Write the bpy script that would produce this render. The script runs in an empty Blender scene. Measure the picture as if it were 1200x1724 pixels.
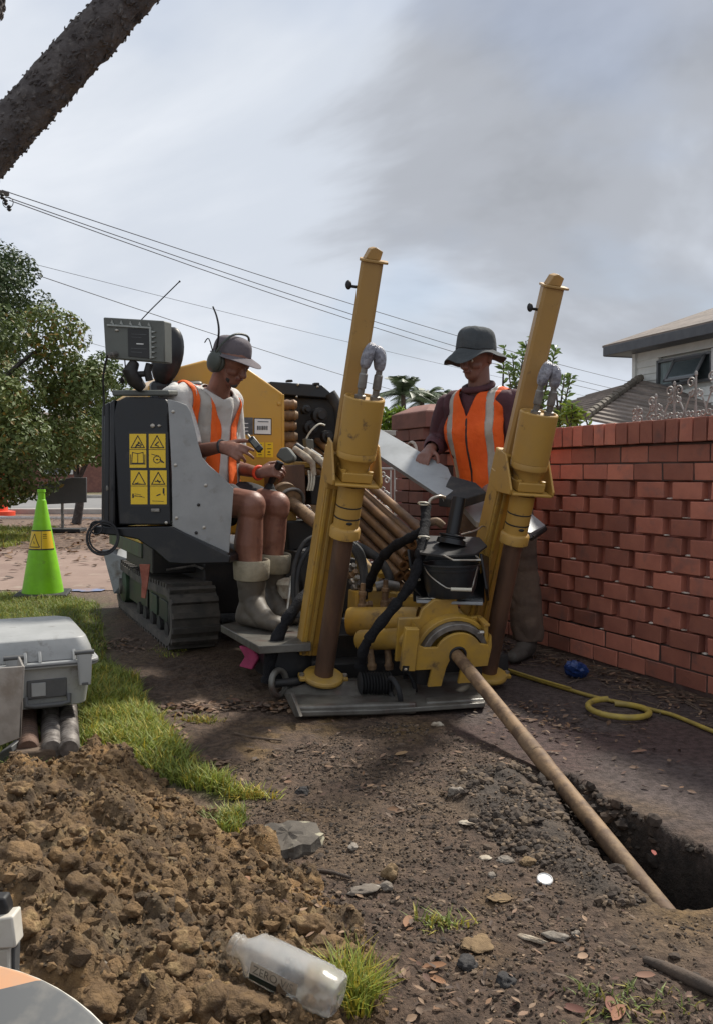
import bpy, bmesh, math, random
import numpy as np
from mathutils import Vector, Matrix
R = math.radians
random.seed(7)
rng = np.random.default_rng(7)
scene = bpy.context.scene
COL = scene.collection

# ---------------------------------------------------------------- camera
FPX, CX, CY = 1500.0, 600.0, 862.0          # focal length and centre of a 1200 x 1724 frame
PITCH = R(2.48)
CAMZ = 1.0
cam_data = bpy.data.cameras.new('camera')
cam = bpy.data.objects.new('camera', cam_data)
COL.objects.link(cam)
cam.location = (0, 0, CAMZ)
cam.rotation_euler = (R(90) - PITCH, 0, 0)
cam_data.sensor_fit = 'VERTICAL'
cam_data.sensor_height = 36.0
cam_data.lens = 36.0 * FPX / 1724.0
cam_data.clip_end = 3000
cam_data.clip_start = 0.05
scene.camera = cam

# ---------------------------------------------------------------- world: daylight sky under broken cloud
SUN_EL, SUN_AZ = R(50), R(38)               # azimuth measured from +Y towards +X
world = bpy.data.worlds.new('World')
scene.world = world
world.use_nodes = True
wn, wl = world.node_tree.nodes, world.node_tree.links
wn.clear()
w_out = wn.new('ShaderNodeOutputWorld')
w_bg = wn.new('ShaderNodeBackground'); w_bg.inputs['Strength'].default_value = 1.0
sky = wn.new('ShaderNodeTexSky'); sky.sky_type = 'NISHITA'; sky.sun_disc = False
sky.sun_elevation = SUN_EL; sky.sun_rotation = SUN_AZ
sky_scale = wn.new('ShaderNodeVectorMath'); sky_scale.operation = 'SCALE'
sky_scale.inputs['Scale'].default_value = 0.085
wl.new(sky.outputs[0], sky_scale.inputs[0])
tc = wn.new('ShaderNodeTexCoord')
sep = wn.new('ShaderNodeSeparateXYZ'); wl.new(tc.outputs['Generated'], sep.inputs[0])
zadd = wn.new('ShaderNodeMath'); zadd.operation = 'ADD'; zadd.inputs[1].default_value = 0.32
zabs = wn.new('ShaderNodeMath'); zabs.operation = 'ABSOLUTE'
wl.new(sep.outputs['Z'], zabs.inputs[0]); wl.new(zabs.outputs[0], zadd.inputs[0])
dx = wn.new('ShaderNodeMath'); dx.operation = 'DIVIDE'
dy = wn.new('ShaderNodeMath'); dy.operation = 'DIVIDE'
wl.new(sep.outputs['X'], dx.inputs[0]); wl.new(zadd.outputs[0], dx.inputs[1])
wl.new(sep.outputs['Y'], dy.inputs[0]); wl.new(zadd.outputs[0], dy.inputs[1])
comb = wn.new('ShaderNodeCombineXYZ')
wl.new(dx.outputs[0], comb.inputs[0]); wl.new(dy.outputs[0], comb.inputs[1])
def wnoise(loc, scale, detail, rough, dist):
    mp = wn.new('ShaderNodeMapping'); mp.inputs['Location'].default_value = loc
    wl.new(comb.outputs[0], mp.inputs[0])
    n = wn.new('ShaderNodeTexNoise'); n.inputs['Scale'].default_value = scale
    n.inputs['Detail'].default_value = detail; n.inputs['Roughness'].default_value = rough
    n.inputs['Distortion'].default_value = dist
    wl.new(mp.outputs[0], n.inputs['Vector'])
    return n.outputs['Fac']
def wramp(fac, stops):
    r = wn.new('ShaderNodeValToRGB'); wl.new(fac, r.inputs[0])
    e = r.color_ramp.elements
    while len(e) < len(stops): e.new(0.5)
    for el, (p, c) in zip(e, stops):
        el.position = p; el.color = (*c, 1)
    r.color_ramp.interpolation = 'EASE'
    return r.outputs[0]
cloud_shade = wramp(wnoise((1.06, 26.68, 0.0), 0.62, 7, 0.54, 0.4),
                    [(0.29, (0.225, 0.235, 0.255)), (0.39, (0.36, 0.38, 0.42)), (0.47, (0.53, 0.57, 0.635)), (0.62, (0.67, 0.70, 0.75))])
cloud_cover = wramp(wnoise((9.41, 28.76, 0.0), 1.3, 5, 0.5, 0.2), [(0.34, (0.66,) * 3), (0.52, (1,) * 3)])
wmix = wn.new('ShaderNodeMix'); wmix.data_type = 'RGBA'
wl.new(cloud_cover, wmix.inputs[0]); wl.new(sky_scale.outputs[0], wmix.inputs[6]); wl.new(cloud_shade, wmix.inputs[7])
wl.new(wmix.outputs[2], w_bg.inputs['Color'])
wl.new(w_bg.outputs[0], w_out.inputs['Surface'])

# ---------------------------------------------------------------- sun, softened by thin cloud
sun_data = bpy.data.lights.new('sun', 'SUN')
sun_data.energy = 4.2
sun_data.angle = R(6.0)
sun_data.color = (1.0, 0.94, 0.84)
sun = bpy.data.objects.new('sun', sun_data)
COL.objects.link(sun)
sun.location = (6, 8, 12)
sun.rotation_euler = (R(90) - SUN_EL, 0, R(180) - SUN_AZ)

scene.view_settings.view_transform = 'Standard'
scene.view_settings.look = 'None'
scene.view_settings.gamma = 1.0
scene.view_settings.use_curve_mapping = False
scene.view_settings.exposure = 0.36

# ---------------------------------------------------------------- measuring helpers
def ray(u, v):
    x, y = (u - CX) / FPX, (CY - v) / FPX
    c, s = math.cos(PITCH), math.sin(PITCH)
    return Vector((x, c + y * s, -s + y * c))
def P(u, v, d):
    """the point at distance d (along +Y) seen at (u, v) of the photograph"""
    r = ray(u, v)
    r = r * (d / r.y)
    return Vector((r.x, r.y, CAMZ + r.z))
def G(u, v, z=0.0):
    r = ray(u, v)
    t = (z - CAMZ) / r.z
    return Vector((r.x * t, r.y * t, z))
def PL(u, v, o, n):
    """the point of the plane (o, n) seen at (u, v)"""
    r = ray(u, v); c = Vector((0, 0, CAMZ))
    return c + r * ((o - c).dot(n) / r.dot(n))

# ---------------------------------------------------------------- materials
MATS = {}
def mat(name, base, second=None, scale=8.0, amount=(0.4, 0.6), rough=0.6, metal=0.0, bump=0.0, bscale=40.0,
        third=None, tscale=3.0, tamount=(0.55, 0.7), random_value=0.0, spec=0.5, trans=0.0, detail=6, rough2=None, attr=None,
        translucent=0.0, alpha=1.0, stretch=None, coat=0.0):
    m = bpy.data.materials.new(name); m.use_nodes = True
    nt = m.node_tree; n, l = nt.nodes, nt.links
    b = n['Principled BSDF']
    b.inputs['Roughness'].default_value = rough; b.inputs['Metallic'].default_value = metal
    b.inputs['Specular IOR Level'].default_value = spec
    b.inputs['Coat Weight'].default_value = coat
    if trans: b.inputs['Transmission Weight'].default_value = trans
    if alpha < 1: b.inputs['Alpha'].default_value = alpha
    tcn = n.new('ShaderNodeTexCoord')
    vec = tcn.outputs['Object']
    oi = n.new('ShaderNodeObjectInfo')
    off = n.new('ShaderNodeVectorMath'); off.operation = 'MULTIPLY_ADD'
    off.inputs[1].default_value = (13.1, 7.7, 3.3)
    l.new(oi.outputs['Random'], off.inputs[0]); l.new(vec, off.inputs[2])
    vec = off.outputs[0]
    if stretch:
        mp = n.new('ShaderNodeMapping'); mp.inputs['Scale'].default_value = stretch
        l.new(vec, mp.inputs[0]); vec = mp.outputs[0]
    def noise_(sc, det=detail):
        t = n.new('ShaderNodeTexNoise'); t.inputs['Scale'].default_value = sc; t.inputs['Detail'].default_value = det
        t.inputs['Roughness'].default_value = 0.62
        l.new(vec, t.inputs['Vector']); return t.outputs['Fac']
    def mask(fac, lo, hi):
        mr = n.new('ShaderNodeMapRange'); mr.inputs['From Min'].default_value = lo; mr.inputs['From Max'].default_value = hi
        l.new(fac, mr.inputs['Value']); return mr.outputs[0]
    def mix(f, a, c):
        x = n.new('ShaderNodeMix'); x.data_type = 'RGBA'
        l.new(f, x.inputs[0])
        for i, val in ((6, a), (7, c)):
            if isinstance(val, tuple): x.inputs[i].default_value = (*val, 1)
            else: l.new(val, x.inputs[i])
        return x.outputs[2]
    colr = base
    if second is not None:
        f = mask(noise_(scale), *amount)
        colr = mix(f, colr, second)
        if rough2 is not None:
            mr = n.new('ShaderNodeMapRange'); mr.inputs['To Min'].default_value = rough; mr.inputs['To Max'].default_value = rough2
            l.new(f, mr.inputs['Value']); l.new(mr.outputs[0], b.inputs['Roughness'])
    if third is not None:
        colr = mix(mask(noise_(tscale), *tamount), colr, third)
    if attr:
        a = n.new('ShaderNodeAttribute'); a.attribute_name = attr
        x = n.new('ShaderNodeMix'); x.data_type = 'RGBA'; x.blend_type = 'MULTIPLY'; x.inputs[0].default_value = 1.0
        if isinstance(colr, tuple): x.inputs[6].default_value = (*colr, 1)
        else: l.new(colr, x.inputs[6])
        l.new(a.outputs['Color'], x.inputs[7]); colr = x.outputs[2]
    if random_value:
        h = n.new('ShaderNodeHueSaturation')
        mr = n.new('ShaderNodeMapRange'); mr.inputs['To Min'].default_value = 1 - random_value; mr.inputs['To Max'].default_value = 1 + random_value * 0.6
        l.new(oi.outputs['Random'], mr.inputs['Value']); l.new(mr.outputs[0], h.inputs['Value'])
        if isinstance(colr, tuple): h.inputs['Color'].default_value = (*colr, 1)
        else: l.new(colr, h.inputs['Color'])
        colr = h.outputs[0]
    if isinstance(colr, tuple): b.inputs['Base Color'].default_value = (*colr, 1)
    else: l.new(colr, b.inputs['Base Color'])
    if bump:
        bp = n.new('ShaderNodeBump'); bp.inputs['Strength'].default_value = bump; bp.inputs['Distance'].default_value = 0.02
        l.new(noise_(bscale, 8), bp.inputs['Height']); l.new(bp.outputs[0], b.inputs['Normal'])
    if translucent:
        ts = n.new('ShaderNodeBsdfTranslucent'); ms = n.new('ShaderNodeMixShader'); ms.inputs[0].default_value = translucent
        if isinstance(colr, tuple): ts.inputs[0].default_value = (*colr, 1)
        else: l.new(colr, ts.inputs[0])
        l.new(b.outputs[0], ms.inputs[1]); l.new(ts.outputs[0], ms.inputs[2]); l.new(ms.outputs[0], n['Material Output'].inputs[0])
    MATS[name] = m
    return m

YEL = (0.43, 0.245, 0.044); YEL2 = (0.54, 0.29, 0.03)
mat('mast_paint', YEL, (0.36, 0.215, 0.06), 5, (0.35, 0.75), rough=0.48, third=(0.13, 0.08, 0.04), tscale=17, tamount=(0.60, 0.70), bump=0.03, bscale=60)
mat('column_paint', (0.37, 0.215, 0.062), (0.31, 0.185, 0.066), 5, (0.35, 0.75), rough=0.5, third=(0.15, 0.095, 0.05), tscale=17, tamount=(0.62, 0.72), bump=0.03, bscale=60)
mat('track_rubber', (0.065, 0.059, 0.052), (0.125, 0.108, 0.088), 9, (0.4, 0.7), rough=0.85, bump=0.1, bscale=40, third=(0.022, 0.021, 0.02), tscale=6, tamount=(0.55, 0.7))
mat('hood_paint', YEL2, (0.46, 0.25, 0.04), 3, (0.3, 0.8), rough=0.38, third=(0.30, 0.19, 0.08), tscale=9, tamount=(0.64, 0.8), coat=0.2)
mat('dirty_yellow', (0.46, 0.27, 0.035), (0.30, 0.19, 0.06), 9, (0.35, 0.7), rough=0.5, third=(0.10, 0.065, 0.035), tscale=12, tamount=(0.58, 0.72), bump=0.04)
mat('black_paint', (0.008, 0.009, 0.011), (0.020, 0.019, 0.018), 7, (0.5, 0.8), rough=0.36, bump=0.02, rough2=0.6, spec=0.4, third=(0.050, 0.045, 0.038), tscale=5, tamount=(0.58, 0.82))
mat('black_dirty', (0.012, 0.011, 0.011), (0.045, 0.037, 0.029), 11, (0.5, 0.8), rough=0.6, bump=0.08, bscale=30, rough2=0.85)
mat('rubber', (0.013, 0.013, 0.014), (0.055, 0.048, 0.04), 10, (0.5, 0.8), rough=0.75, bump=0.1, bscale=50)
mat('hose_wrap', (0.007, 0.007, 0.009), (0.014, 0.014, 0.016), 30, rough=0.85, bump=0.6, bscale=70, spec=0.25)
mat('steel_plate', (0.31, 0.325, 0.335), (0.22, 0.23, 0.235), 5, (0.35, 0.7), rough=0.5, metal=0.3, third=(0.15, 0.13, 0.11), tscale=8, tamount=(0.6, 0.75), bump=0.03)
mat('grey_paint', (0.29, 0.295, 0.295), (0.225, 0.23, 0.23), 6, (0.4, 0.7), rough=0.5, metal=0.2, third=(0.19, 0.18, 0.165), tscale=13, tamount=(0.6, 0.78), bump=0.02)
mat('wet_steel', (0.145, 0.138, 0.12), (0.055, 0.047, 0.040), 6, (0.4, 0.65), rough=0.34, metal=0.15, third=(0.09, 0.06, 0.05), tscale=10, tamount=(0.55, 0.7), bump=0.06, rough2=0.5)
mat('rust_pipe', (0.165, 0.092, 0.058), (0.090, 0.054, 0.040), 9, (0.35, 0.65), rough=0.42, metal=0.4, third=(0.19, 0.105, 0.05), tscale=5, tamount=(0.6, 0.75), bump=0.06, stretch=(1, 1, 0.25))
mat('drill_rod', (0.24, 0.13, 0.055), (0.12, 0.065, 0.035), 6, (0.4, 0.65), rough=0.55, metal=0.2, third=(0.33, 0.22, 0.11), tscale=10, tamount=(0.6, 0.75), bump=0.08)
mat('muddy_rod', (0.235, 0.148, 0.078), (0.115, 0.068, 0.038), 14, (0.42, 0.58), rough=0.7, metal=0.1, third=(0.085, 0.055, 0.035), tscale=22, tamount=(0.6, 0.7), bump=0.15, bscale=60)
mat('worn_rod', (0.135, 0.082, 0.048), (0.22, 0.145, 0.080), 16, (0.45, 0.6), rough=0.75, third=(0.075, 0.046, 0.03), tscale=9, tamount=(0.55, 0.68), bump=0.15, bscale=60)
mat('bright_steel', (0.46, 0.44, 0.40), (0.30, 0.26, 0.21), 20, rough=0.35, metal=0.7, bump=0.03)
mat('grey_metal', (0.25, 0.235, 0.215), (0.13, 0.12, 0.11), 16, rough=0.5, metal=0.5, bump=0.05)
mat('green_paint', (0.035, 0.075, 0.035), (0.03, 0.04, 0.028), 8, rough=0.55, third=(0.07, 0.06, 0.045), tscale=10, tamount=(0.55, 0.7), bump=0.04)
mat('dark_green', (0.018, 0.034, 0.02), (0.03, 0.03, 0.024), 10, rough=0.5, third=(0.07, 0.06, 0.05), tscale=9, tamount=(0.58, 0.72), bump=0.05)
mat('sticker_yellow', (0.70, 0.46, 0.012), rough=0.4)
mat('sticker_black', (0.012, 0.012, 0.012), rough=0.45)
mat('faded_print', (0.09, 0.075, 0.055), (0.22, 0.19, 0.14), 30, rough=0.7)
mat('sticker_white', (0.72, 0.72, 0.70), rough=0.45)
mat('sticker_grey', (0.10, 0.105, 0.11), (0.06, 0.06, 0.065), 14, rough=0.45)
mat('mud_white', (0.42, 0.37, 0.29), (0.27, 0.21, 0.15), 25, rough=0.9, bump=0.2)
mat('olive_box', (0.105, 0.112, 0.10), (0.085, 0.09, 0.08), 8, rough=0.55)
mat('olive_light', (0.34, 0.36, 0.34), (0.25, 0.26, 0.24), 8, rough=0.55)
mat('tape_grey', (0.33, 0.33, 0.37), (0.17, 0.17, 0.20), 28, rough=0.35, metal=0.1, bump=0.9, bscale=35)
mat('pink_cloth', (0.42, 0.055, 0.14), (0.30, 0.04, 0.10), 14, rough=0.85, bump=0.4, bscale=30)
mat('orange_strap', (0.42, 0.15, 0.10), (0.30, 0.09, 0.06), 14, rough=0.85)
mat('red_plastic', (0.5, 0.02, 0.015), rough=0.45)
mat('skin', (0.175, 0.074, 0.049), (0.23, 0.104, 0.070), 9, (0.35, 0.65), rough=0.5, bump=0.10, bscale=60, third=(0.120, 0.046, 0.034), tscale=15, tamount=(0.54, 0.7))
mat('skin_dark', (0.15, 0.068, 0.048), (0.20, 0.09, 0.065), 7, (0.3, 0.7), rough=0.55, bump=0.03, bscale=70)
mat('hivis', (0.93, 0.15, 0.014), (0.84, 0.115, 0.012), 5, rough=0.75, bump=0.5, bscale=13, translucent=0.12)
mat('reflective', (0.40, 0.37, 0.33), (0.34, 0.32, 0.29), 20, rough=0.45, metal=0.2, bump=0.2, bscale=12)
mat('white_shirt', (0.62, 0.60, 0.57), (0.50, 0.48, 0.45), 6, rough=0.85, bump=0.5, bscale=11)
mat('maroon_shirt', (0.085, 0.030, 0.038), (0.060, 0.022, 0.030), 6, rough=0.85, bump=0.5, bscale=11)
mat('shorts', (0.02, 0.02, 0.024), (0.035, 0.035, 0.04), 9, rough=0.9, bump=0.3, bscale=14)
mat('brown_trousers', (0.140, 0.098, 0.072), (0.095, 0.066, 0.050), 7, rough=0.9, bump=0.6, bscale=9, third=(0.17, 0.125, 0.095), tscale=11, tamount=(0.6, 0.75))
mat('gumboot', (0.100, 0.082, 0.062), (0.062, 0.051, 0.039), 7, rough=0.6, bump=0.1, bscale=20, third=(0.14, 0.115, 0.085), tscale=12, tamount=(0.6, 0.75))
mat('boot_lining', (0.34, 0.30, 0.22), (0.24, 0.21, 0.15), 10, rough=0.9, bump=0.3, bscale=30)
mat('work_boot', (0.085, 0.075, 0.065), (0.055, 0.048, 0.042), 9, rough=0.75, bump=0.2)
mat('cap_cloth', (0.135, 0.115, 0.125), (0.105, 0.09, 0.10), 8, rough=0.9, bump=0.3, bscale=25)
mat('hat_cloth', (0.036, 0.043, 0.048), (0.055, 0.062, 0.066), 6, rough=0.9, bump=0.5, bscale=14)
mat('earmuff', (0.045, 0.055, 0.048), (0.07, 0.08, 0.07), 10, rough=0.5)
mat('hair', (0.03, 0.026, 0.024), (0.06, 0.055, 0.05), 40, rough=0.8, bump=0.5, bscale=90)
mat('eye_white', (0.55, 0.52, 0.48), rough=0.3)
mat('lips', (0.16, 0.055, 0.045), rough=0.5)
mat('zip', (0.03, 0.02, 0.02), rough=0.6)
mat('brick', (0.45, 0.165, 0.108), (0.36, 0.128, 0.088), 7, (0.35, 0.65), rough=0.72, bump=0.12, bscale=55, random_value=0.42, third=(0.26, 0.12, 0.095), tscale=9, tamount=(0.56, 0.72))
mat('brick_brown', (0.24, 0.105, 0.080), (0.18, 0.080, 0.064), 7, rough=0.8, bump=0.12, bscale=55, random_value=0.2)
mat('brick_back', (0.34, 0.125, 0.09), (0.27, 0.10, 0.075), 9, rough=0.85, bump=0.15, bscale=30, third=(0.32, 0.20, 0.15), tscale=5, tamount=(0.62, 0.75))
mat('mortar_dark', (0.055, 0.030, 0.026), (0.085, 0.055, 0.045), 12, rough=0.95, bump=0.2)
mat('mortar_light', (0.66, 0.60, 0.53), (0.35, 0.28, 0.23), 22, rough=0.95, bump=0.3)
mat('iron_pale', (0.34, 0.32, 0.30), (0.22, 0.19, 0.17), 14, rough=0.6, third=(0.16, 0.09, 0.06), tscale=18, tamount=(0.62, 0.74))
mat('gate_white', (0.60, 0.58, 0.56), (0.45, 0.41, 0.38), 15, rough=0.6)
mat('gate_pink', (0.33, 0.10, 0.10), (0.26, 0.08, 0.08), 8, rough=0.6)
mat('weatherboard', (0.70, 0.71, 0.67), (0.64, 0.65, 0.61), 4, rough=0.6)
mat('roof_tile', (0.25, 0.205, 0.175), (0.18, 0.15, 0.13), 3, rough=0.85, bump=0.3, bscale=8, third=(0.20, 0.165, 0.13), tscale=5, tamount=(0.55, 0.7), random_value=0.2)
mat('ridge_tile', (0.20, 0.17, 0.14), (0.13, 0.115, 0.09), 4, rough=0.85, bump=0.2, random_value=0.2)
mat('fascia', (0.065, 0.07, 0.078), (0.05, 0.052, 0.06), 5, rough=0.5)
mat('window_frame', (0.10, 0.105, 0.11), rough=0.4)
mat('window_white', (0.62, 0.62, 0.60), rough=0.5)
mat('window_glass', (0.05, 0.065, 0.07), (0.08, 0.10, 0.105), 1.2, rough=0.06, spec=0.9)
mat('curtain', (0.24, 0.30, 0.30), (0.16, 0.20, 0.20), 3, rough=0.9, stretch=(6, 6, 0.6))
mat('bark', (0.105, 0.092, 0.088), (0.055, 0.047, 0.046), 9, (0.35, 0.65), rough=0.95, bump=1.0, bscale=26, third=(0.16, 0.145, 0.135), tscale=16, tamount=(0.56, 0.7))
mat('twig', (0.10, 0.07, 0.05), (0.06, 0.045, 0.035), 9, rough=0.9, bump=0.4)
mat('leaf_dark', (0.080, 0.110, 0.038), rough=0.55, attr='tint', spec=0.35, translucent=0.12)
mat('leaf_green', (0.14, 0.22, 0.055), rough=0.5, attr='tint', translucent=0.25)
mat('leaf_palm', (0.07, 0.10, 0.045), rough=0.5, attr='tint', translucent=0.15)
mat('grass_blade', (0.18, 0.225, 0.045), rough=0.6, attr='tint', translucent=0.3)
mat('dead_leaf', (0.130, 0.088, 0.060), rough=0.75, attr='tint', translucent=0.1)
mat('gravel', (0.15, 0.112, 0.08), (0.09, 0.068, 0.05), 30, rough=0.9, attr='tint', bump=0.2, bscale=60)
mat('clod', (0.215, 0.132, 0.060), (0.095, 0.057, 0.029), 20, (0.35, 0.65), rough=0.95, attr='tint', bump=1.0, bscale=48, third=(0.32, 0.22, 0.105), tscale=12, tamount=(0.57, 0.70))
mat('stone', (0.23, 0.20, 0.165), (0.15, 0.125, 0.10), 18, rough=0.9, bump=0.4, bscale=40, third=(0.32, 0.29, 0.25), tscale=25, tamount=(0.6, 0.7))
mat('clay', (0.23, 0.155, 0.080), (0.16, 0.105, 0.055), 22, rough=0.95, bump=0.6, bscale=50)
mat('asphalt_lump', (0.03, 0.028, 0.028), (0.05, 0.045, 0.042), 30, rough=0.9, bump=0.5, bscale=60)
mat('cone_lime', (0.22, 0.58, 0.006), (0.18, 0.47, 0.008), 5, rough=0.5, third=(0.14, 0.26, 0.03), tscale=16, tamount=(0.62, 0.74), bump=0.04)
mat('cone_orange', (0.75, 0.07, 0.025), rough=0.45)
mat('case_grey', (0.33, 0.335, 0.33), (0.28, 0.285, 0.28), 6, rough=0.5, third=(0.15, 0.14, 0.125), tscale=14, tamount=(0.6, 0.75), bump=0.05)
mat('case_dark', (0.07, 0.072, 0.073), (0.09, 0.09, 0.09), 8, rough=0.55, bump=0.05)
mat('galvanised', (0.36, 0.33, 0.295), (0.28, 0.255, 0.225), 14, rough=0.5, metal=0.35, third=(0.22, 0.18, 0.14), tscale=7, tamount=(0.56, 0.75), bump=0.04)
mat('ribbed_rod', (0.20, 0.18, 0.165), (0.06, 0.05, 0.045), 14, rough=0.6, metal=0.3, bump=0.2)
mat('ribbed_rust', (0.145, 0.085, 0.06), (0.085, 0.055, 0.042), 14, rough=0.75, metal=0.15, bump=0.3)
mat('timber', (0.155, 0.11, 0.078), (0.10, 0.07, 0.05), 9, rough=0.9, bump=0.4, stretch=(1, 8, 8))
mat('sign_white', (0.60, 0.57, 0.50), (0.48, 0.44, 0.37), 10, rough=0.6)
mat('hose_yellow', (0.40, 0.29, 0.05), (0.28, 0.205, 0.05), 12, rough=0.55, third=(0.16, 0.12, 0.06), tscale=18, tamount=(0.6, 0.72))
mat('blue_plastic', (0.012, 0.035, 0.13), (0.02, 0.05, 0.19), 14, rough=0.35, bump=0.3, bscale=25)
mat('white_plastic', (0.66, 0.65, 0.63), rough=0.4)
mat('bucket_black', (0.011, 0.014, 0.017), (0.022, 0.024, 0.026), 9, rough=0.33, bump=0.02)
mat('bone_plastic', (0.52, 0.49, 0.40), rough=0.5)
mat('wire_black', (0.012, 0.012, 0.014), rough=0.6)
mat('power_wire', (0.12, 0.12, 0.135), rough=0.7)
mat('pole_wood', (0.10, 0.085, 0.07), (0.075, 0.06, 0.05), 6, rough=0.9)
mat('road', (0.20, 0.195, 0.19), (0.165, 0.16, 0.158), 2, rough=0.9, bump=0.1)
mat('kerb', (0.42, 0.40, 0.37), (0.32, 0.30, 0.27), 3, rough=0.9)
mat('footpath', (0.25, 0.175, 0.14), (0.20, 0.135, 0.108), 1.5, rough=0.92, bump=0.15, bscale=30, third=(0.31, 0.25, 0.20), tscale=5, tamount=(0.58, 0.72))
mat('blue_paint', (0.16, 0.20, 0.34), (0.24, 0.17, 0.16), 9, rough=0.9)
mat('board_grey', (0.075, 0.077, 0.08), (0.095, 0.095, 0.095), 3, rough=0.6)
mat('concrete', (0.105, 0.09, 0.072), (0.065, 0.055, 0.045), 9, rough=0.9, bump=0.3, third=(0.34, 0.31, 0.22), tscale=14, tamount=(0.58, 0.64))
# clear dirty plastic of the bottle
m = mat('clear_plastic', (0.92, 0.92, 0.90), (0.74, 0.64, 0.50), 9, (0.5, 0.8), rough=0.20, trans=0.82, spec=0.5, bump=0.05)
m.node_tree.nodes['Principled BSDF'].inputs['IOR'].default_value = 1.2
# warning board: orange and grey slanting bands printed on white
m = mat('sign_board', (0.6, 0.57, 0.5), rough=0.6)
def _board(m):
    n, l = m.node_tree.nodes, m.node_tree.links
    t = n.new('ShaderNodeTexCoord'); s = n.new('ShaderNodeSeparateXYZ'); l.new(t.outputs['Object'], s.inputs[0])
    a = n.new('ShaderNodeMath'); a.operation = 'MULTIPLY_ADD'; a.inputs[1].default_value = -0.32
    l.new(s.outputs['X'], a.inputs[0]); l.new(s.outputs['Y'], a.inputs[2])
    mr = n.new('ShaderNodeMapRange'); mr.inputs['From Min'].default_value = -0.3; mr.inputs['From Max'].default_value = 0.3
    l.new(a.outputs[0], mr.inputs['Value'])
    r = n.new('ShaderNodeValToRGB'); r.color_ramp.interpolation = 'CONSTANT'
    e = r.color_ramp.elements
    stops = [(0.0, (0.085, 0.088, 0.09)), (0.60, (0.52, 0.27, 0.14)), (0.655, (0.50, 0.46, 0.36)), (0.695, (0.52, 0.27, 0.14)), (0.73, (0.085, 0.088, 0.09)), (0.9, (0.52, 0.27, 0.14))]
    while len(e) < len(stops): e.new(0.5)
    for el, (p, c) in zip(e, stops): el.position = p; el.color = (*c, 1)
    l.new(mr.outputs[0], r.inputs[0])
    nz = n.new('ShaderNodeTexNoise'); nz.inputs['Scale'].default_value = 25; nz.inputs['Detail'].default_value = 6; l.new(t.outputs['Object'], nz.inputs['Vector'])
    mm = n.new('ShaderNodeMapRange'); mm.inputs['From Min'].default_value = 0.5; mm.inputs['From Max'].default_value = 0.8; mm.inputs['To Max'].default_value = 0.5
    l.new(nz.outputs['Fac'], mm.inputs['Value'])
    x = n.new('ShaderNodeMix'); x.data_type = 'RGBA'; l.new(mm.outputs[0], x.inputs[0]); l.new(r.outputs[0], x.inputs[6]); x.inputs[7].default_value = (0.3, 0.27, 0.22, 1)
    l.new(x.outputs[2], n['Principled BSDF'].inputs['Base Color'])
_board(m)

# ---------------------------------------------------------------- mesh helpers
def frame_from(z, xhint=(1, 0, 0)):
    z = Vector(z).normalized(); x = Vector(xhint); x = x - z * x.dot(z)
    if x.length < 1e-6:
        x = Vector((0, 1, 0)); x = x - z * x.dot(z)
    x.normalize(); y = z.cross(x)
    return Matrix((x, y, z)).transposed()          # columns x, y, z

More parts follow.
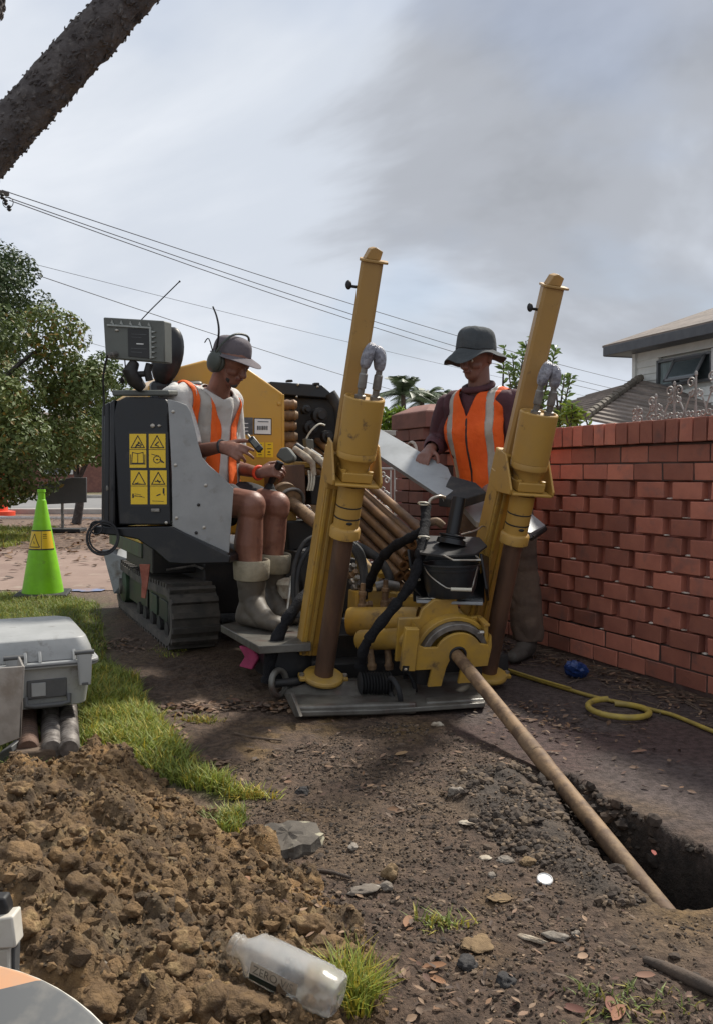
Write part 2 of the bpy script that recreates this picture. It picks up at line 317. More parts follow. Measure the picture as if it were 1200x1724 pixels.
class MB:
    def __init__(self): self.v = []; self.f = []; self.m = []; self.cur = 0
    def add(self, verts, faces):
        o = len(self.v)
        self.v += [tuple(p) for p in verts]
        self.f += [tuple(i + o for i in f) for f in faces]
        self.m += [self.cur] * len(faces)
        return self
    def box(self, c, s, rot=None):
        c = Vector(c); rot = rot or Matrix.Identity(3)
        vs = [c + rot @ Vector((s[0] * i, s[1] * j, s[2] * k)) * 0.5 for i in (-1, 1) for j in (-1, 1) for k in (-1, 1)]
        return self.add(vs, [(0, 1, 3, 2), (4, 6, 7, 5), (0, 4, 5, 1), (2, 3, 7, 6), (0, 2, 6, 4), (1, 5, 7, 3)])
    def prism(self, pts, ext):
        """closed polygon of 3-D points pushed along ext"""
        pts = [Vector(p) for p in pts]; ext = Vector(ext); n = len(pts)
        nrm = Vector((0, 0, 0))
        for i in range(n):
            nrm += pts[i].cross(pts[(i + 1) % n])
        if nrm.dot(ext) > 0: pts = pts[::-1]
        vs = pts + [p + ext for p in pts]
        fs = [tuple(range(n)), tuple(range(2 * n - 1, n - 1, -1))]
        fs += [(i, i + n, (i + 1) % n + n, (i + 1) % n) for i in range(n)]
        return self.add(vs, fs)
    def rings(self, rings, close=True, caps=True):
        n = len(rings[0]); vs = [p for r in rings for p in r]; fs = []
        for k in range(len(rings) - 1):
            for i in range(n if close else n - 1):
                j = (i + 1) % n
                fs.append((k * n + i, k * n + j, (k + 1) * n + j, (k + 1) * n + i))
        if caps:
            fs.append(tuple(range(n - 1, -1, -1))); fs.append(tuple((len(rings) - 1) * n + i for i in range(n)))
        return self.add(vs, fs)
    def lathe(self, o, axis, prof, n=24, xhint=(1, 0, 0), caps=True):
        """prof: (distance along axis, radius)"""
        o = Vector(o); F = frame_from(axis, xhint); rr = []
        for s, r in prof:
            rr.append([o + F @ Vector((r * math.cos(2 * math.pi * i / n), r * math.sin(2 * math.pi * i / n), s)) for i in range(n)])
        return self.rings(rr, caps=caps)
    def cyl(self, a, b, r0, r1=None, n=16):
        a, b = Vector(a), Vector(b); r1 = r0 if r1 is None else r1
        return self.lathe(a, b - a, [(0, r0), ((b - a).length, r1)], n)
    def tube(self, pts, r, n=8, smooth=0, caps=True):
        pts = [Vector(p) for p in pts]
        if smooth: pts = spline(pts, smooth)
        m = len(pts); rr = []; x = None
        for i, p in enumerate(pts):
            t = (pts[min(i + 1, m - 1)] - pts[max(i - 1, 0)])
            if t.length < 1e-9: t = Vector((0, 0, 1))
            F = frame_from(t, x if x is not None else (0.3, 0.5, 0.81))
            x = F.col[0]
            ri = r[i] if isinstance(r, (list, tuple)) and len(r) == m else (r if not isinstance(r, (list, tuple)) else r[0] + (r[-1] - r[0]) * i / (m - 1))
            rr.append([p + F @ Vector((ri * math.cos(2 * math.pi * k / n), ri * math.sin(2 * math.pi * k / n), 0)) for k in range(n)])
        return self.rings(rr, caps=caps)
    def ball(self, c, r, n=12, m=8, rot=None):
        c = Vector(c); rx, ry, rz = r if isinstance(r, (tuple, list)) else (r, r, r); rot = rot or Matrix.Identity(3)
        rr = []
        for j in range(m + 1):
            t = math.pi * (0.002 + 0.996 * j / m)
            rr.append([c + rot @ Vector((rx * math.sin(t) * math.cos(2 * math.pi * i / n), ry * math.sin(t) * math.sin(2 * math.pi * i / n), -rz * math.cos(t))) for i in range(n)])
        return self.rings(rr)
    def torus(self, c, axis, R_, r, n=28, k=8, a0=0, a1=2 * math.pi):
        F = frame_from(axis); c = Vector(c); full = abs(a1 - a0 - 2 * math.pi) < 1e-6; rr = []
        for i in range(n + 1):
            a = a0 + (a1 - a0) * i / n
            d = F @ Vector((math.cos(a), math.sin(a), 0))
            rr.append([c + d * (R_ + r * math.cos(2 * math.pi * q / k)) + F.col[2] * (r * math.sin(2 * math.pi * q / k)) for q in range(k)])
        return self.rings(rr, caps=not full)
    def build(self, name, material, parent=None, bevel=0.0, smooth=35, seg=2):
        return mesh_obj(name, self.v, self.f, material, parent, bevel, smooth, seg, self.m)

def spline(pts, k):
    out = []; n = len(pts)
    for i in range(n - 1):
        p0, p1, p2, p3 = pts[max(i - 1, 0)], pts[i], pts[i + 1], pts[min(i + 2, n - 1)]
        for j in range(k):
            t = j / k
            out.append(0.5 * ((2 * p1) + (p2 - p0) * t + (2 * p0 - 5 * p1 + 4 * p2 - p3) * t * t + (3 * p1 - p0 - 3 * p2 + p3) * t ** 3))
    out.append(pts[-1])
    return out

def mesh_obj(name, v, f, material, parent=None, bevel=0.0, smooth=35, seg=2, midx=None, center=True):
    me = bpy.data.meshes.new(name)
    v = np.array([tuple(p) for p in v], dtype=np.float32)
    c = (v.min(0) + v.max(0)) / 2 if center else np.zeros(3, np.float32)
    me.from_pydata((v - c).tolist(), [], [list(x) for x in f])
    return finish(name, me, material, parent, Vector(c.tolist()), bevel, smooth, seg, midx)

def finish(name, me, material, parent, loc, bevel=0.0, smooth=35, seg=2, midx=None):
    mats = material if isinstance(material, (list, tuple)) else [material]
    for x in mats: me.materials.append(MATS[x])
    if midx is not None and len(mats) > 1: me.polygons.foreach_set('material_index', midx)
    if smooth:
        me.polygons.foreach_set('use_smooth', [True] * len(me.polygons))
        if smooth < 180: me.set_sharp_from_angle(angle=R(smooth))
    me.update()
    ob = bpy.data.objects.new(name, me); COL.objects.link(ob)
    ob.location = loc
    if parent: adopt(ob, parent)
    if bevel:
        b = ob.modifiers.new('bevel', 'BEVEL'); b.width = bevel; b.segments = seg; b.limit_method = 'ANGLE'; b.angle_limit = R(38)
        b.harden_normals = False
    return ob
WORLD = {}
def wloc(o):
    p = Vector(o.location); q = o.parent
    while q is not None: p = p + Vector(q.location); q = q.parent
    return p
def adopt(ob, parent):
    """parents carry no rotation or scale, so a child only needs its offset"""
    w = Vector(ob.location); ob.parent = parent; ob.location = w - wloc(parent)
def thing(name, loc, label, cat, group=None, kind=None):
    o = bpy.data.objects.new(name, None); COL.objects.link(o); o.location = loc; o.empty_display_size = 0.1
    return tag(o, label, cat, group, kind)
def tag(o, label=None, cat=None, group=None, kind=None):
    if label: o['label'] = label
    if cat: o['category'] = cat
    if group: o['group'] = group
    if kind: o['kind'] = kind
    return o
def numpy_obj(name, V, faces, material, parent=None, tint=None, smooth=False, kind=None, loc=(0, 0, 0)):
    """V (n,3); faces (m,3) or (m,4); tint (n,3)"""
    me = bpy.data.meshes.new(name)
    V = np.asarray(V, np.float32); faces = np.asarray(faces, np.int32); k = faces.shape[1]
    me.vertices.add(len(V)); me.vertices.foreach_set('co', V.ravel())
    me.loops.add(faces.size); me.loops.foreach_set('vertex_index', faces.ravel())
    me.polygons.add(len(faces))
    me.polygons.foreach_set('loop_start', np.arange(0, faces.size, k, dtype=np.int32))
    me.polygons.foreach_set('loop_total', np.full(len(faces), k, np.int32))
    me.polygons.foreach_set('use_smooth', np.full(len(faces), bool(smooth)))
    if tint is not None:
        a = me.attributes.new('tint', 'FLOAT_COLOR', 'POINT')
        t = np.ones((len(V), 4), np.float32); t[:, :3] = tint; a.data.foreach_set('color', t.ravel())
    me.update(calc_edges=True); me.validate()
    me.materials.append(MATS[material])
    o = bpy.data.objects.new(name, me); COL.objects.link(o); o.location = loc
    if parent: adopt(o, parent)
    if kind: o['kind'] = kind
    return o

# value noise in numpy
def _hash(ix, iy, seed):
    h = (ix.astype(np.int64) * 374761393 + iy.astype(np.int64) * 668265263 + seed * 1274126177) & 0xFFFFFFFF
    h = ((h ^ (h >> 13)) * 1274126177) & 0xFFFFFFFF
    return ((h ^ (h >> 16)) & 0xFFFFFF) / float(0xFFFFFF)
def vnoise(x, y, seed=0):
    ix, iy = np.floor(x), np.floor(y); fx, fy = x - ix, y - iy
    fx = fx * fx * (3 - 2 * fx); fy = fy * fy * (3 - 2 * fy)
    a, b, c, d = _hash(ix, iy, seed), _hash(ix + 1, iy, seed), _hash(ix, iy + 1, seed), _hash(ix + 1, iy + 1, seed)
    return (a * (1 - fx) + b * fx) * (1 - fy) + (c * (1 - fx) + d * fx) * fy
def fbm(x, y, seed=0, o=4, gain=0.5):
    s = 0; a = 1; t = 0
    for k in range(o):
        s = s + a * vnoise(x * 2 ** k, y * 2 ** k, seed + k * 17); t += a; a *= gain
    return s / t
def sstep(a, b, x):
    t = np.clip((x - a) / (b - a), 0, 1); return t * t * (3 - 2 * t)
def poly_dist(px, py, poly):
    """signed distance to a polygon (negative inside)"""
    d = np.full(px.shape, 1e9); inside = np.zeros(px.shape, bool); n = len(poly)
    for i in range(n):
        x0, y0 = poly[i]; x1, y1 = poly[(i + 1) % n]
        ex, ey = x1 - x0, y1 - y0
        t = np.clip(((px - x0) * ex + (py - y0) * ey) / (ex * ex + ey * ey), 0, 1)
        d = np.minimum(d, np.hypot(px - x0 - t * ex, py - y0 - t * ey))
        c = ((y0 <= py) != (y1 <= py)) & (px < (x1 - x0) * (py - y0) / (y1 - y0 + 1e-12) + x0)
        inside ^= c
    return np.where(inside, -d, d)
def ico(sub):
    bm = bmesh.new(); bmesh.ops.create_icosphere(bm, subdivisions=sub, radius=1)
    V = np.array([v.co[:] for v in bm.verts]); F_ = np.array([[v.index for v in f.verts] for f in bm.faces]); bm.free()
    return V, F_
ICO1, ICO2, ICO3 = ico(1), ico(2), ico(3)
def rand_rot(n):
    q = rng.normal(size=(n, 4)); q /= np.linalg.norm(q, axis=1)[:, None]
    w, x, y, z = q.T
    return np.stack([1 - 2 * (y * y + z * z), 2 * (x * y - z * w), 2 * (x * z + y * w), 2 * (x * y + z * w), 1 - 2 * (x * x + z * z), 2 * (y * z - x * w),
                     2 * (x * z - y * w), 2 * (y * z + x * w), 1 - 2 * (x * x + y * y)], 1).reshape(n, 3, 3)
def lumps(pos, size, base, jitter=0.25, flat=(0.6, 1.0)):
    """many deformed stones or clods in one array"""
    V0, F0 = base; n = len(pos); k = len(V0)
    sc = rng.uniform(0.7, 1.3, (n, 3)); 
    W = V0[None] * (1 + rng.normal(0, jitter, (n, k, 1))) * sc[:, None, :]
    W = np.einsum('nij,nkj->nki', rand_rot(n), W)
    W[:, :, 2] *= rng.uniform(*flat, (n, 1))
    W = W * size[:, None, None] + pos[:, None, :]
    Fc = (F0[None] + (np.arange(n) * k)[:, None, None]).reshape(-1, 3)
    return W.reshape(-1, 3), Fc, np.repeat(np.arange(n), k)
# ================================================================ terrain
PIT = [(G(u, v).x, G(u, v).y) for u, v in ((905, 1308), (955, 1300), (1022, 1343), (1110, 1388), (1205, 1434))]
PIT += [(1.13, 2.06), (0.93, 2.02)] + [(G(u, v).x, G(u, v).y) for u, v in ((1200, 1524), (1122, 1534), (1060, 1490), (1000, 1440), (935, 1366))]
HEAP = [(G(u, v).x, G(u, v).y) for u, v in ((60, 1312), (130, 1292), (175, 1276), (255, 1312), (350, 1378), (428, 1432), (520, 1490), (600, 1560), (655, 1640), (640, 1760), (560, 2000), (420, 2250))]
HEAP += [(-0.6, 0.98), (-1.9, 0.98), (-2.1, 1.6), (-1.7, 2.7)]
MOUND = [(G(u, v).x, G(u, v).y) for u, v in ((750, 1330), (800, 1298), (880, 1296), (925, 1345), (1010, 1450), (1085, 1520), (990, 1530), (880, 1440), (800, 1400))]
GRASS = [(G(u, v).x, G(u, v).y) for u, v in ((-500, 1000), (0, 999), (120, 1004), (168, 1020), (178, 1060), (182, 1108), (228, 1140), (248, 1190), (290, 1240), (345, 1292), (428, 1342), (395, 1352), (330, 1338), (230, 1308), (130, 1285), (-100, 1330), (-700, 1330))]
ASPH = [(G(u, v).x, G(u, v).y) for u, v in ((560, 1090), (720, 1205), (900, 1300), (1022, 1340), (1205, 1432))] + [(1.3, 1.8), (2.6, 1.2), (1.62, 3.60), (0.55, 6.1), (-0.6, 6.9)]

def ground_h(x, y):
    x = np.asarray(x, float); y = np.asarray(y, float)
    near = 1 - sstep(5.0, 8.0, y)
    asph = 1 - sstep(-0.06, 0.05, poly_dist(x, y, ASPH))
    rough = 0.026 * (fbm(x * 4, y * 4, 3, 4) - 0.5) + 0.030 * (fbm(x * 18, y * 18, 9, 4, 0.6) - 0.5)
    flat = 0.010 * (fbm(x * 2.2, y * 2.2, 5, 3) - 0.5) + 0.0012 * (fbm(x * 60, y * 60, 4, 2) - 0.5)
    h = (rough * (1 - asph) + flat * asph) * near
    g = poly_dist(x, y, GRASS)
    h = h + 0.03 * (1 - sstep(-0.25, 0.02, g)) * near
    md = poly_dist(x, y, MOUND)
    h = h + (0.026 + 0.030 * (fbm(x * 14, y * 14, 21, 3) - 0.3)) * (1 - sstep(-0.12, 0.03, md))
    pd = poly_dist(x, y, PIT) + 0.03 * (fbm(x * 12, y * 12, 31, 3) - 0.5) * (1 - 0.55 * asph)
    floor = 0.42 + 0.10 * (fbm(x * 9, y * 9, 41, 4) - 0.5) + 0.06 * (fbm(x * 30, y * 30, 43, 3) - 0.5)
    wallw = 0.02 + 0.06 * (1 - asph)
    t = sstep(0.0, 1.0, -pd / wallw)
    upper = sstep(2.42, 2.72, y + 0.10 * (fbm(x * 8, y * 8, 47, 3) - 0.5))                     # the cut runs out shallow towards the machine
    return h - t * floor * (1 - 0.80 * upper)

_b = np.random.default_rng(11)
BUMPS = [(x, y, r, a) for x, y, r, a in zip(_b.uniform(-2.0, 0.25, 5200), _b.uniform(0.8, 3.1, 5200), _b.choice([0.011, 0.016, 0.022, 0.034, 0.05, 0.075], 5200, p=[.46, .30, .15, .062, .022, .006]), _b.uniform(0.5, 1.0, 5200))]
def heap_smooth(x, y):
    x = np.asarray(x, float); y = np.asarray(y, float)
    d = poly_dist(x, y, HEAP) + 0.10 * (fbm(x * 3.5, y * 3.5, 61, 3) - 0.5)
    h = 0.225 * sstep(0.0, 0.95, -d) + 0.045 * sstep(0.0, 0.12, -d)
    h = h + 0.065 * np.exp(-(((x + 0.80) / 0.13) ** 2 + ((y - 2.80) / 0.13) ** 2))
    h = h - 0.10 * np.exp(-(((x + 0.78) / 0.07) ** 2 + ((y - 2.12) / 0.09) ** 2))
    h = h + 0.07 * (fbm(x * 5, y * 5, 71, 4) - 0.5) * sstep(0.0, 0.2, -d)
    return np.where(d > 0.02, -0.05, h)
def H(x, y):
    return float(max(ground_h(np.array([x]), np.array([y]))[0], heap_smooth(np.array([x]), np.array([y]))[0]))
def S(u, v, off=0.0):
    """where the line of sight through (u, v) meets the terrain"""
    r = ray(u, v); lo, hi = 0.7, 14.0
    for _ in range(3):
        t = np.linspace(lo, hi, 90); x, y, z = r.x * t, r.y * t, CAMZ + r.z * t
        below = z <= np.maximum(ground_h(x, y), heap_smooth(x, y)) + off
        i = int(np.argmax(below)) if below.any() else len(t) - 1
        lo, hi = t[max(i - 1, 0)], t[i]
    return Vector((r.x * hi, r.y * hi, H(r.x * hi, r.y * hi)))

def axis_(dense0, dense1, step, lo, hi, grow=1.14):
    a = list(np.arange(dense0, dense1, step)); s = step; x = a[-1]
    while x < hi: s *= grow; x += s; a.append(x)
    s = step; x = a[0]; b = []
    while x > lo: s *= grow; x -= s; b.append(x)
    return np.array(b[::-1] + a)
gx = axis_(-1.0, 1.75, 0.0125, -900, 900); gy = axis_(1.35, 4.35, 0.0125, -6, 1500)
X, Y = np.meshgrid(gx, gy)
Z = ground_h(X, Y)
Z = Z - np.where(Y > 60, 0.0, 0.0)
nx, ny = len(gx), len(gy)
def grid_faces(nx, ny):
    i = np.arange((ny - 1) * nx).reshape(ny - 1, nx)[:, :-1].ravel()
    return np.stack([i, i + 1, i + nx + 1, i + nx], 1)
A = (1 - sstep(-0.16, 0.14, poly_dist(X, Y, ASPH) + 0.42 * (fbm(X * 5, Y * 5, 81, 5, 0.62) - 0.5)))[..., None]
Gm = (1 - sstep(-0.05, 0.04, poly_dist(X, Y, GRASS)))[..., None]
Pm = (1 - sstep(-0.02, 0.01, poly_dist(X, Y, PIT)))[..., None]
n1 = fbm(X * 3, Y * 3, 91, 4)[..., None]; n2 = fbm(X * 22, Y * 22, 95, 3)[..., None]
dirt = np.array([0.100, 0.064, 0.043]) * (0.62 + 0.75 * n2) * (0.8 + 0.4 * n1)
dirt = dirt * (1 - 0.5 * sstep(0.55, 0.7, n1)) + np.array([0.135, 0.092, 0.052]) * 0.5 * sstep(0.55, 0.7, n1)
md = (1 - sstep(-0.08, 0.03, poly_dist(X, Y, MOUND)))[..., None]
dirt = dirt * (1 - md) + np.array([0.070, 0.054, 0.042]) * (0.6 + 0.8 * n2) * md
asphc = np.array([0.092, 0.068, 0.062]) * (0.75 + 0.5 * n1) * (0.85 + 0.3 * n2)
redst = sstep(0.52, 0.68, fbm(X * 2.1 + 5, Y * 2.1, 103, 4))[..., None]
asphc = asphc * (1 - 0.6 * redst) + np.array([0.085, 0.045, 0.040]) * 0.6 * redst
clayc = np.array([0.17, 0.105, 0.04]) * (0.7 + 0.6 * n2)
cs = np.zeros(X.shape)
for u, v, r in ((470, 1230, 0.16), (560, 1218, 0.18), (680, 1232, 0.14), (430, 1265, 0.10), (520, 1370, 0.08), (800, 1585, 0.07), (840, 1512, 0.05), (1150, 1530, 0.10)):
    c = G(u, v); cs = np.maximum(cs, np.exp(-(((X - c.x) / r) ** 2 + ((Y - c.y) / (r * 1.2)) ** 2) * 1.2))
cs = (cs * sstep(0.3, 0.6, fbm(X * 9, Y * 9, 111, 4)))[..., None]
far = sstep(6.5, 8.0, Y)[..., None]
litter = np.array([0.20, 0.135, 0.10]) * (0.7 + 0.6 * fbm(X * 1.3, Y * 1.3, 121, 4)[..., None])
lawn = np.array([0.10, 0.125, 0.035])
col = dirt * (1 - A) + asphc * A
col = col * (1 - 0.85 * cs) + clayc * 0.85 * cs
col = col * (1 - Gm) + np.array([0.085, 0.095, 0.032]) * Gm
col = col * (1 - Pm) + np.array([0.030, 0.022, 0.017]) * (0.5 + n2) * Pm  # pit tint darkened, painting in the shade inside the hole
col = col * (1 - far) + litter * far
fg = (sstep(30, 60, Y) )[..., None]
col = col * (1 - fg) + lawn * fg
mat('ground', (1, 1, 1), (0.50, 0.48, 0.46), 34, (0.42, 0.60), rough=0.78, third=(1.5, 1.45, 1.35), tscale=120, tamount=(0.60, 0.66), bump=0.8, bscale=85, attr='tint', spec=0.35)
V = np.stack([X, Y, Z], -1).reshape(-1, 3)
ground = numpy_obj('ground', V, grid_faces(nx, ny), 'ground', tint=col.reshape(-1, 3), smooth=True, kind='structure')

# heap of dug soil
hx = np.arange(-2.0, 0.25, 0.0062); hy = np.arange(0.95, 3.12, 0.0062)
HX, HY = np.meshgrid(hx, hy)
HZ = heap_smooth(HX, HY); inside = HZ > -0.04
B = np.zeros_like(HZ)
for x, y, r, a in BUMPS:
    i0, i1 = np.searchsorted(hx, (x - r, x + r)); j0, j1 = np.searchsorted(hy, (y - r, y + r))
    if i1 <= i0 or j1 <= j0: continue
    sx, sy = HX[j0:j1, i0:i1], HY[j0:j1, i0:i1]
    q = 1 - ((sx - x) ** 2 + (sy - y) ** 2) / (r * r)
    B[j0:j1, i0:i1] = np.maximum(B[j0:j1, i0:i1], a * r * 0.95 * np.sqrt(np.clip(q, 0, 1)))
rug = fbm(HX * 30, HY * 30, 131, 5, 0.80) - 0.5
HZ = np.where(inside, HZ + B * (0.55 + 0.9 * fbm(HX * 14, HY * 14, 133, 3)) + 0.066 * rug, HZ)
soil_heap = thing('soil_heap', (-0.85, 1.9, 0.0), 'heap of crumbly brown dug soil filling the lower left corner', 'soil heap')
n3 = fbm(HX * 5, HY * 5, 141, 4)[..., None]; n4 = fbm(HX * 30, HY * 30, 143, 3)[..., None]
right = sstep(-0.45, 0.05, HX - 0.35 * (HY - 1.9))[..., None]
ht = (0.62 + 0.76 * n3) * (0.7 + 0.6 * n4) * (np.array([0.95, 0.97, 1.0]) + sstep(0.5, 0.66, fbm(HX * 9 + 4, HY * 9, 149, 3))[..., None] * np.array([0.35, 0.28, 0.12]))
grey = sstep(0.5, 0.64, fbm(HX * 3 + 9, HY * 3, 147, 3))[..., None] * (0.35 + 0.5 * right)
ht = ht * (1 - grey) + np.array([0.50, 0.62, 0.85]) * grey
gi = np.arange(HX.size).reshape(HX.shape)
keep = inside[:-1, :-1] | inside[1:, :-1] | inside[:-1, 1:] | inside[1:, 1:]
fa = np.stack([gi[:-1, :-1], gi[:-1, 1:], gi[1:, 1:], gi[1:, :-1]], -1)[keep]
HV = np.stack([HX, HY, HZ], -1).reshape(-1, 3) - np.array([-0.85, 1.9, 0.0])
tag(numpy_obj('loose_soil', HV, fa, 'clod', None, tint=ht.reshape(-1, 3), smooth=True)).parent = soil_heap
def heap_z(x, y):
    i = np.clip(np.searchsorted(hx, x), 1, len(hx) - 1); j = np.clip(np.searchsorted(hy, y), 1, len(hy) - 1)
    return np.maximum(HZ[j, i], ground_h(x, y))
def scatter_in(poly, n, seed=0):
    r_ = np.random.default_rng(seed); poly = np.array(poly); lo, hi = poly.min(0), poly.max(0); out = []
    while sum(len(o) for o in out) < n:
        c = r_.uniform(lo, hi, (n * 3, 2)); out.append(c[poly_dist(c[:, 0], c[:, 1], poly.tolist()) < 0])
    return np.concatenate(out)[:n]
c = scatter_in([(max(-1.95, x), max(0.9, y)) for x, y in HEAP], 26000, 5)
size = rng.choice([0.0024, 0.004, 0.0062, 0.0095, 0.015], 26000, p=[.38, .33, .19, .075, .025])
pos = np.stack([c[:, 0], c[:, 1], heap_z(c[:, 0], c[:, 1]) + size * 0.15], 1)
W, Fc, idx = lumps(pos, size, ICO1, 0.24, (0.7, 1.0))
tn = rng.uniform(0.6, 1.3, (26000, 1)) * np.where(rng.random((26000, 1)) < 0.14, np.array([[0.55, 0.62, 0.75]]), np.array([[1, 1, 1]]))
o = numpy_obj('crumbs', W - np.array([-0.85, 1.9, 0.0]), Fc, 'clod', None, tint=tn[idx], smooth=False, kind='stuff'); o.parent = soil_heap
# the clods one can pick out on the heap
CL = [(62, 1400, .034), (30, 1450, .042), (130, 1405, .03), (140, 1500, .042), (115, 1455, .036), (175, 1480, .02), (255, 1455, .03), (270, 1490, .026), (300, 1440, .03), (310, 1585, .036), (290, 1560, .026),
      (190, 1620, .019), (215, 1630, .018), (165, 1655, .034), (150, 1690, .04), (230, 1660, .026), (90, 1620, .034), (60, 1650, .03), (45, 1560, .035), (300, 1630, .03), (355, 1700, .045), (300, 1700, .03), (400, 1690, .04), (240, 1350, .03),
      (180, 1340, .03), (90, 1330, .036), (30, 1330, .03), (140, 1290, .032), (195, 1275, .03), (330, 1400, .03), (370, 1440, .026), (280, 1380, .028), (420, 1500, .024), (470, 1545, .026), (520, 1560, .03), (560, 1590, .026), (395, 1560, .022), (440, 1620, .022), (200, 1430, .024), (225, 1530, .02), (350, 1530, .026), (330, 1650, .028), (20, 1370, .03), (105, 1550, .02)]
from mathutils import noise as _mn
ICO4 = ico(4)
def rough_lump(r, flat, amp, base=None):
    V0, F0 = base or ICO4; k = Vector(rng.uniform(0, 50, 3).tolist()); sc = rng.uniform(0.75, 1.25, 3); out = []
    for v in V0:
        q = Vector(v)
        d = _mn.fractal(q * 1.3 + k, 0.75, 2.1, 6) * 0.55 + _mn.noise(q * 0.9 + k * 2) * 0.6
        out.append(v * (1 + amp * 1.6 * d))
    W = np.array(out) * sc * r; W[:, 2] *= flat
    return W, F0
for u, v, r in CL:
    p = S(u, v, 0.01)
    r *= 0.92; W, Fc = rough_lump(r, 0.75, 0.40)
    base = rng.uniform(0.8, 1.25)
    o = numpy_obj('clod', W, Fc, 'clod', None, tint=np.full((len(W), 3), base), smooth=True, loc=Vector((p.x, p.y, p.z + r * 0.35)))
    adopt(o, soil_heap)

# gravel and broken asphalt: uncountable
def gravel(name, poly, n, sizes, tints, seed, label, zoff=0.1, base=ICO1):
    c = scatter_in(poly, n, seed); r_ = np.random.default_rng(seed)
    dens = fbm(c[:, 0] * 5, c[:, 1] * 5, seed, 3); c = c[dens > 0.42]; n = len(c)
    size = r_.choice(sizes[0], n, p=sizes[1])
    z = ground_h(c[:, 0], c[:, 1])
    W, Fc, idx = lumps(np.stack([c[:, 0], c[:, 1], z + size * zoff], 1), size, base, 0.15, (0.5, 0.9))
    t = np.array(tints)[r_.integers(0, len(tints), n)] * r_.uniform(0.7, 1.25, (n, 1))
    return tag(numpy_obj(name, W, Fc, 'gravel', tint=t[idx], smooth=False), label, 'gravel', kind='stuff')
DIRT = [(G(u, v).x, G(u, v).y) for u, v in ((380, 1290), (640, 1215), (760, 1225), (900, 1300), (1000, 1440), (1115, 1545), (1200, 1540), (1300, 1800), (600, 1800), (640, 1640), (520, 1490), (420, 1420))]
gravel('gravel', DIRT, 6000, ([.0022, .0035, .006, .010], [.5, .34, .13, .03]), [(.5, .47, .45), (.8, .75, .7), (.35, .33, .32), (1.2, 1.1, 1.0)], 3, 'small stones and crumbs strewn over the bare dirt')
gravel('broken_asphalt', MOUND, 6000, ([.0035, .0055, .009, .014], [.40, .36, .19, .05]), [(.42, .40, .40), (.6, .55, .5), (.3, .28, .27), (1.0, .95, .85)], 4, 'mound of broken black asphalt crumbs beside the pit', 0.3)
gravel('fine_debris', DIRT, 17000, ([.0014, .0022, .0034, .0055], [.4, .35, .18, .07]), [(.35, .32, .30), (.6, .55, .48), (1.5, 1.4, 1.25), (.25, .23, .22), (.9, .8, .65)], 8, 'fine crumbs of soil, asphalt and chips over the dirt', 0.3)
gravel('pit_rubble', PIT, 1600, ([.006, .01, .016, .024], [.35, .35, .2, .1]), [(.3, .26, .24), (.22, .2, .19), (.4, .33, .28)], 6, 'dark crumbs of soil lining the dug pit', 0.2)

# single stones and lumps
def rock(name, u, v, r, material, label, cat, flat=0.6, group=None, stretch=(1, 1), rz=None, base=ICO3):
    p = S(u, v)
    W, Fc = rough_lump(r * 0.85, 1.0, 0.34)
    W[:, 2] *= flat; W[:, 0] *= stretch[0]; W[:, 1] *= stretch[1]
    o = numpy_obj(name, W, Fc, material, smooth=True, tint=np.ones((len(W), 3)), loc=Vector((p.x, p.y, p.z - W[:, 2].min() * 0.35)))
    o.rotation_euler.z = rng.uniform(-0.5, 0.5) if rz is None else rz
    return tag(o, label, cat, group)
rock('asphalt_ball', 510, 1339, .021, 'asphalt_lump', 'round black lump lying alone on the wet dirt', 'lump', 0.95)
rock('clay_lump', 655, 1478, .026, 'clay', 'yellowish clay lump on the dirt right of the slab', 'clay lump', 0.9)
rock('stone', 648, 1496, .018, 'stone', 'small pale stone touching the yellow clay lump', 'stone', 0.7)
rock('boulder', 888, 1455, .024, 'clay', 'largest round brownish stone left of the pit', 'stone', 0.75)
rock('stone', 850, 1450, .017, 'stone', 'grey stone just left of the round brownish stone', 'stone', 0.6, stretch=(1.4, 1))
rock('stone', 828, 1476, .014, 'stone', 'small stone left of the white bottle cap', 'stone', 0.6)
rock('stone', 815, 1445, .014, 'mud_white', 'pale flat chip of stone upper left of the bottle cap', 'stone', 0.35, stretch=(1.8, 0.8))
rock('stone', 785, 1386, .016, 'mud_white', 'whitish flat stone at the foot of the asphalt mound', 'stone', 0.4, stretch=(1.5, 0.9))
rock('stone', 765, 1338, .022, 'stone', 'grey stone at the left tip of the asphalt mound', 'stone', 0.8)
rock('stone', 615, 1500, .022, 'stone', 'flat grey stone in the shallow puddle hollow', 'stone', 0.35, stretch=(1.6, 1))
rock('stone', 595, 1428, .018, 'stone', 'grey stone on the dirt just right of the slab', 'stone', 0.5)
rock('stone', 935, 1578, .022, 'stone', 'pale pinkish stone below the bottle cap', 'stone', 0.5, stretch=(1.6, 0.8))
rock('stone', 893, 1582, .016, 'mud_white', 'narrow white shard left of the pinkish stone', 'stone', 0.4, stretch=(2.0, 0.7))
rock('stone', 968, 1576, .014, 'stone', 'brown stone right of the pinkish stone', 'stone', 0.7)
rock('stone', 735, 1222, .018, 'mud_white', 'pale crumb of clay under the front of the machine', 'stone', 0.7, stretch=(1.5, 0.8))
rock('clay_patch', 800, 1590, .042, 'clay', 'flattened patch of yellow clay at lower middle', 'clay lump', 0.22, stretch=(1.0, 1.2))
rock('clay_patch', 842, 1512, .026, 'clay', 'smeared pale yellow clay patch below the bottle cap line', 'clay lump', 0.12, stretch=(1.3, 1))
rock('clay_lump', 170, 1640, .016, 'stone', 'rounded tan pebble on the soil heap', 'stone', 0.8)
rock('asphalt_lump', 785, 1628, .026, 'asphalt_lump', 'black lump below the yellow clay patch', 'lump', 0.6)
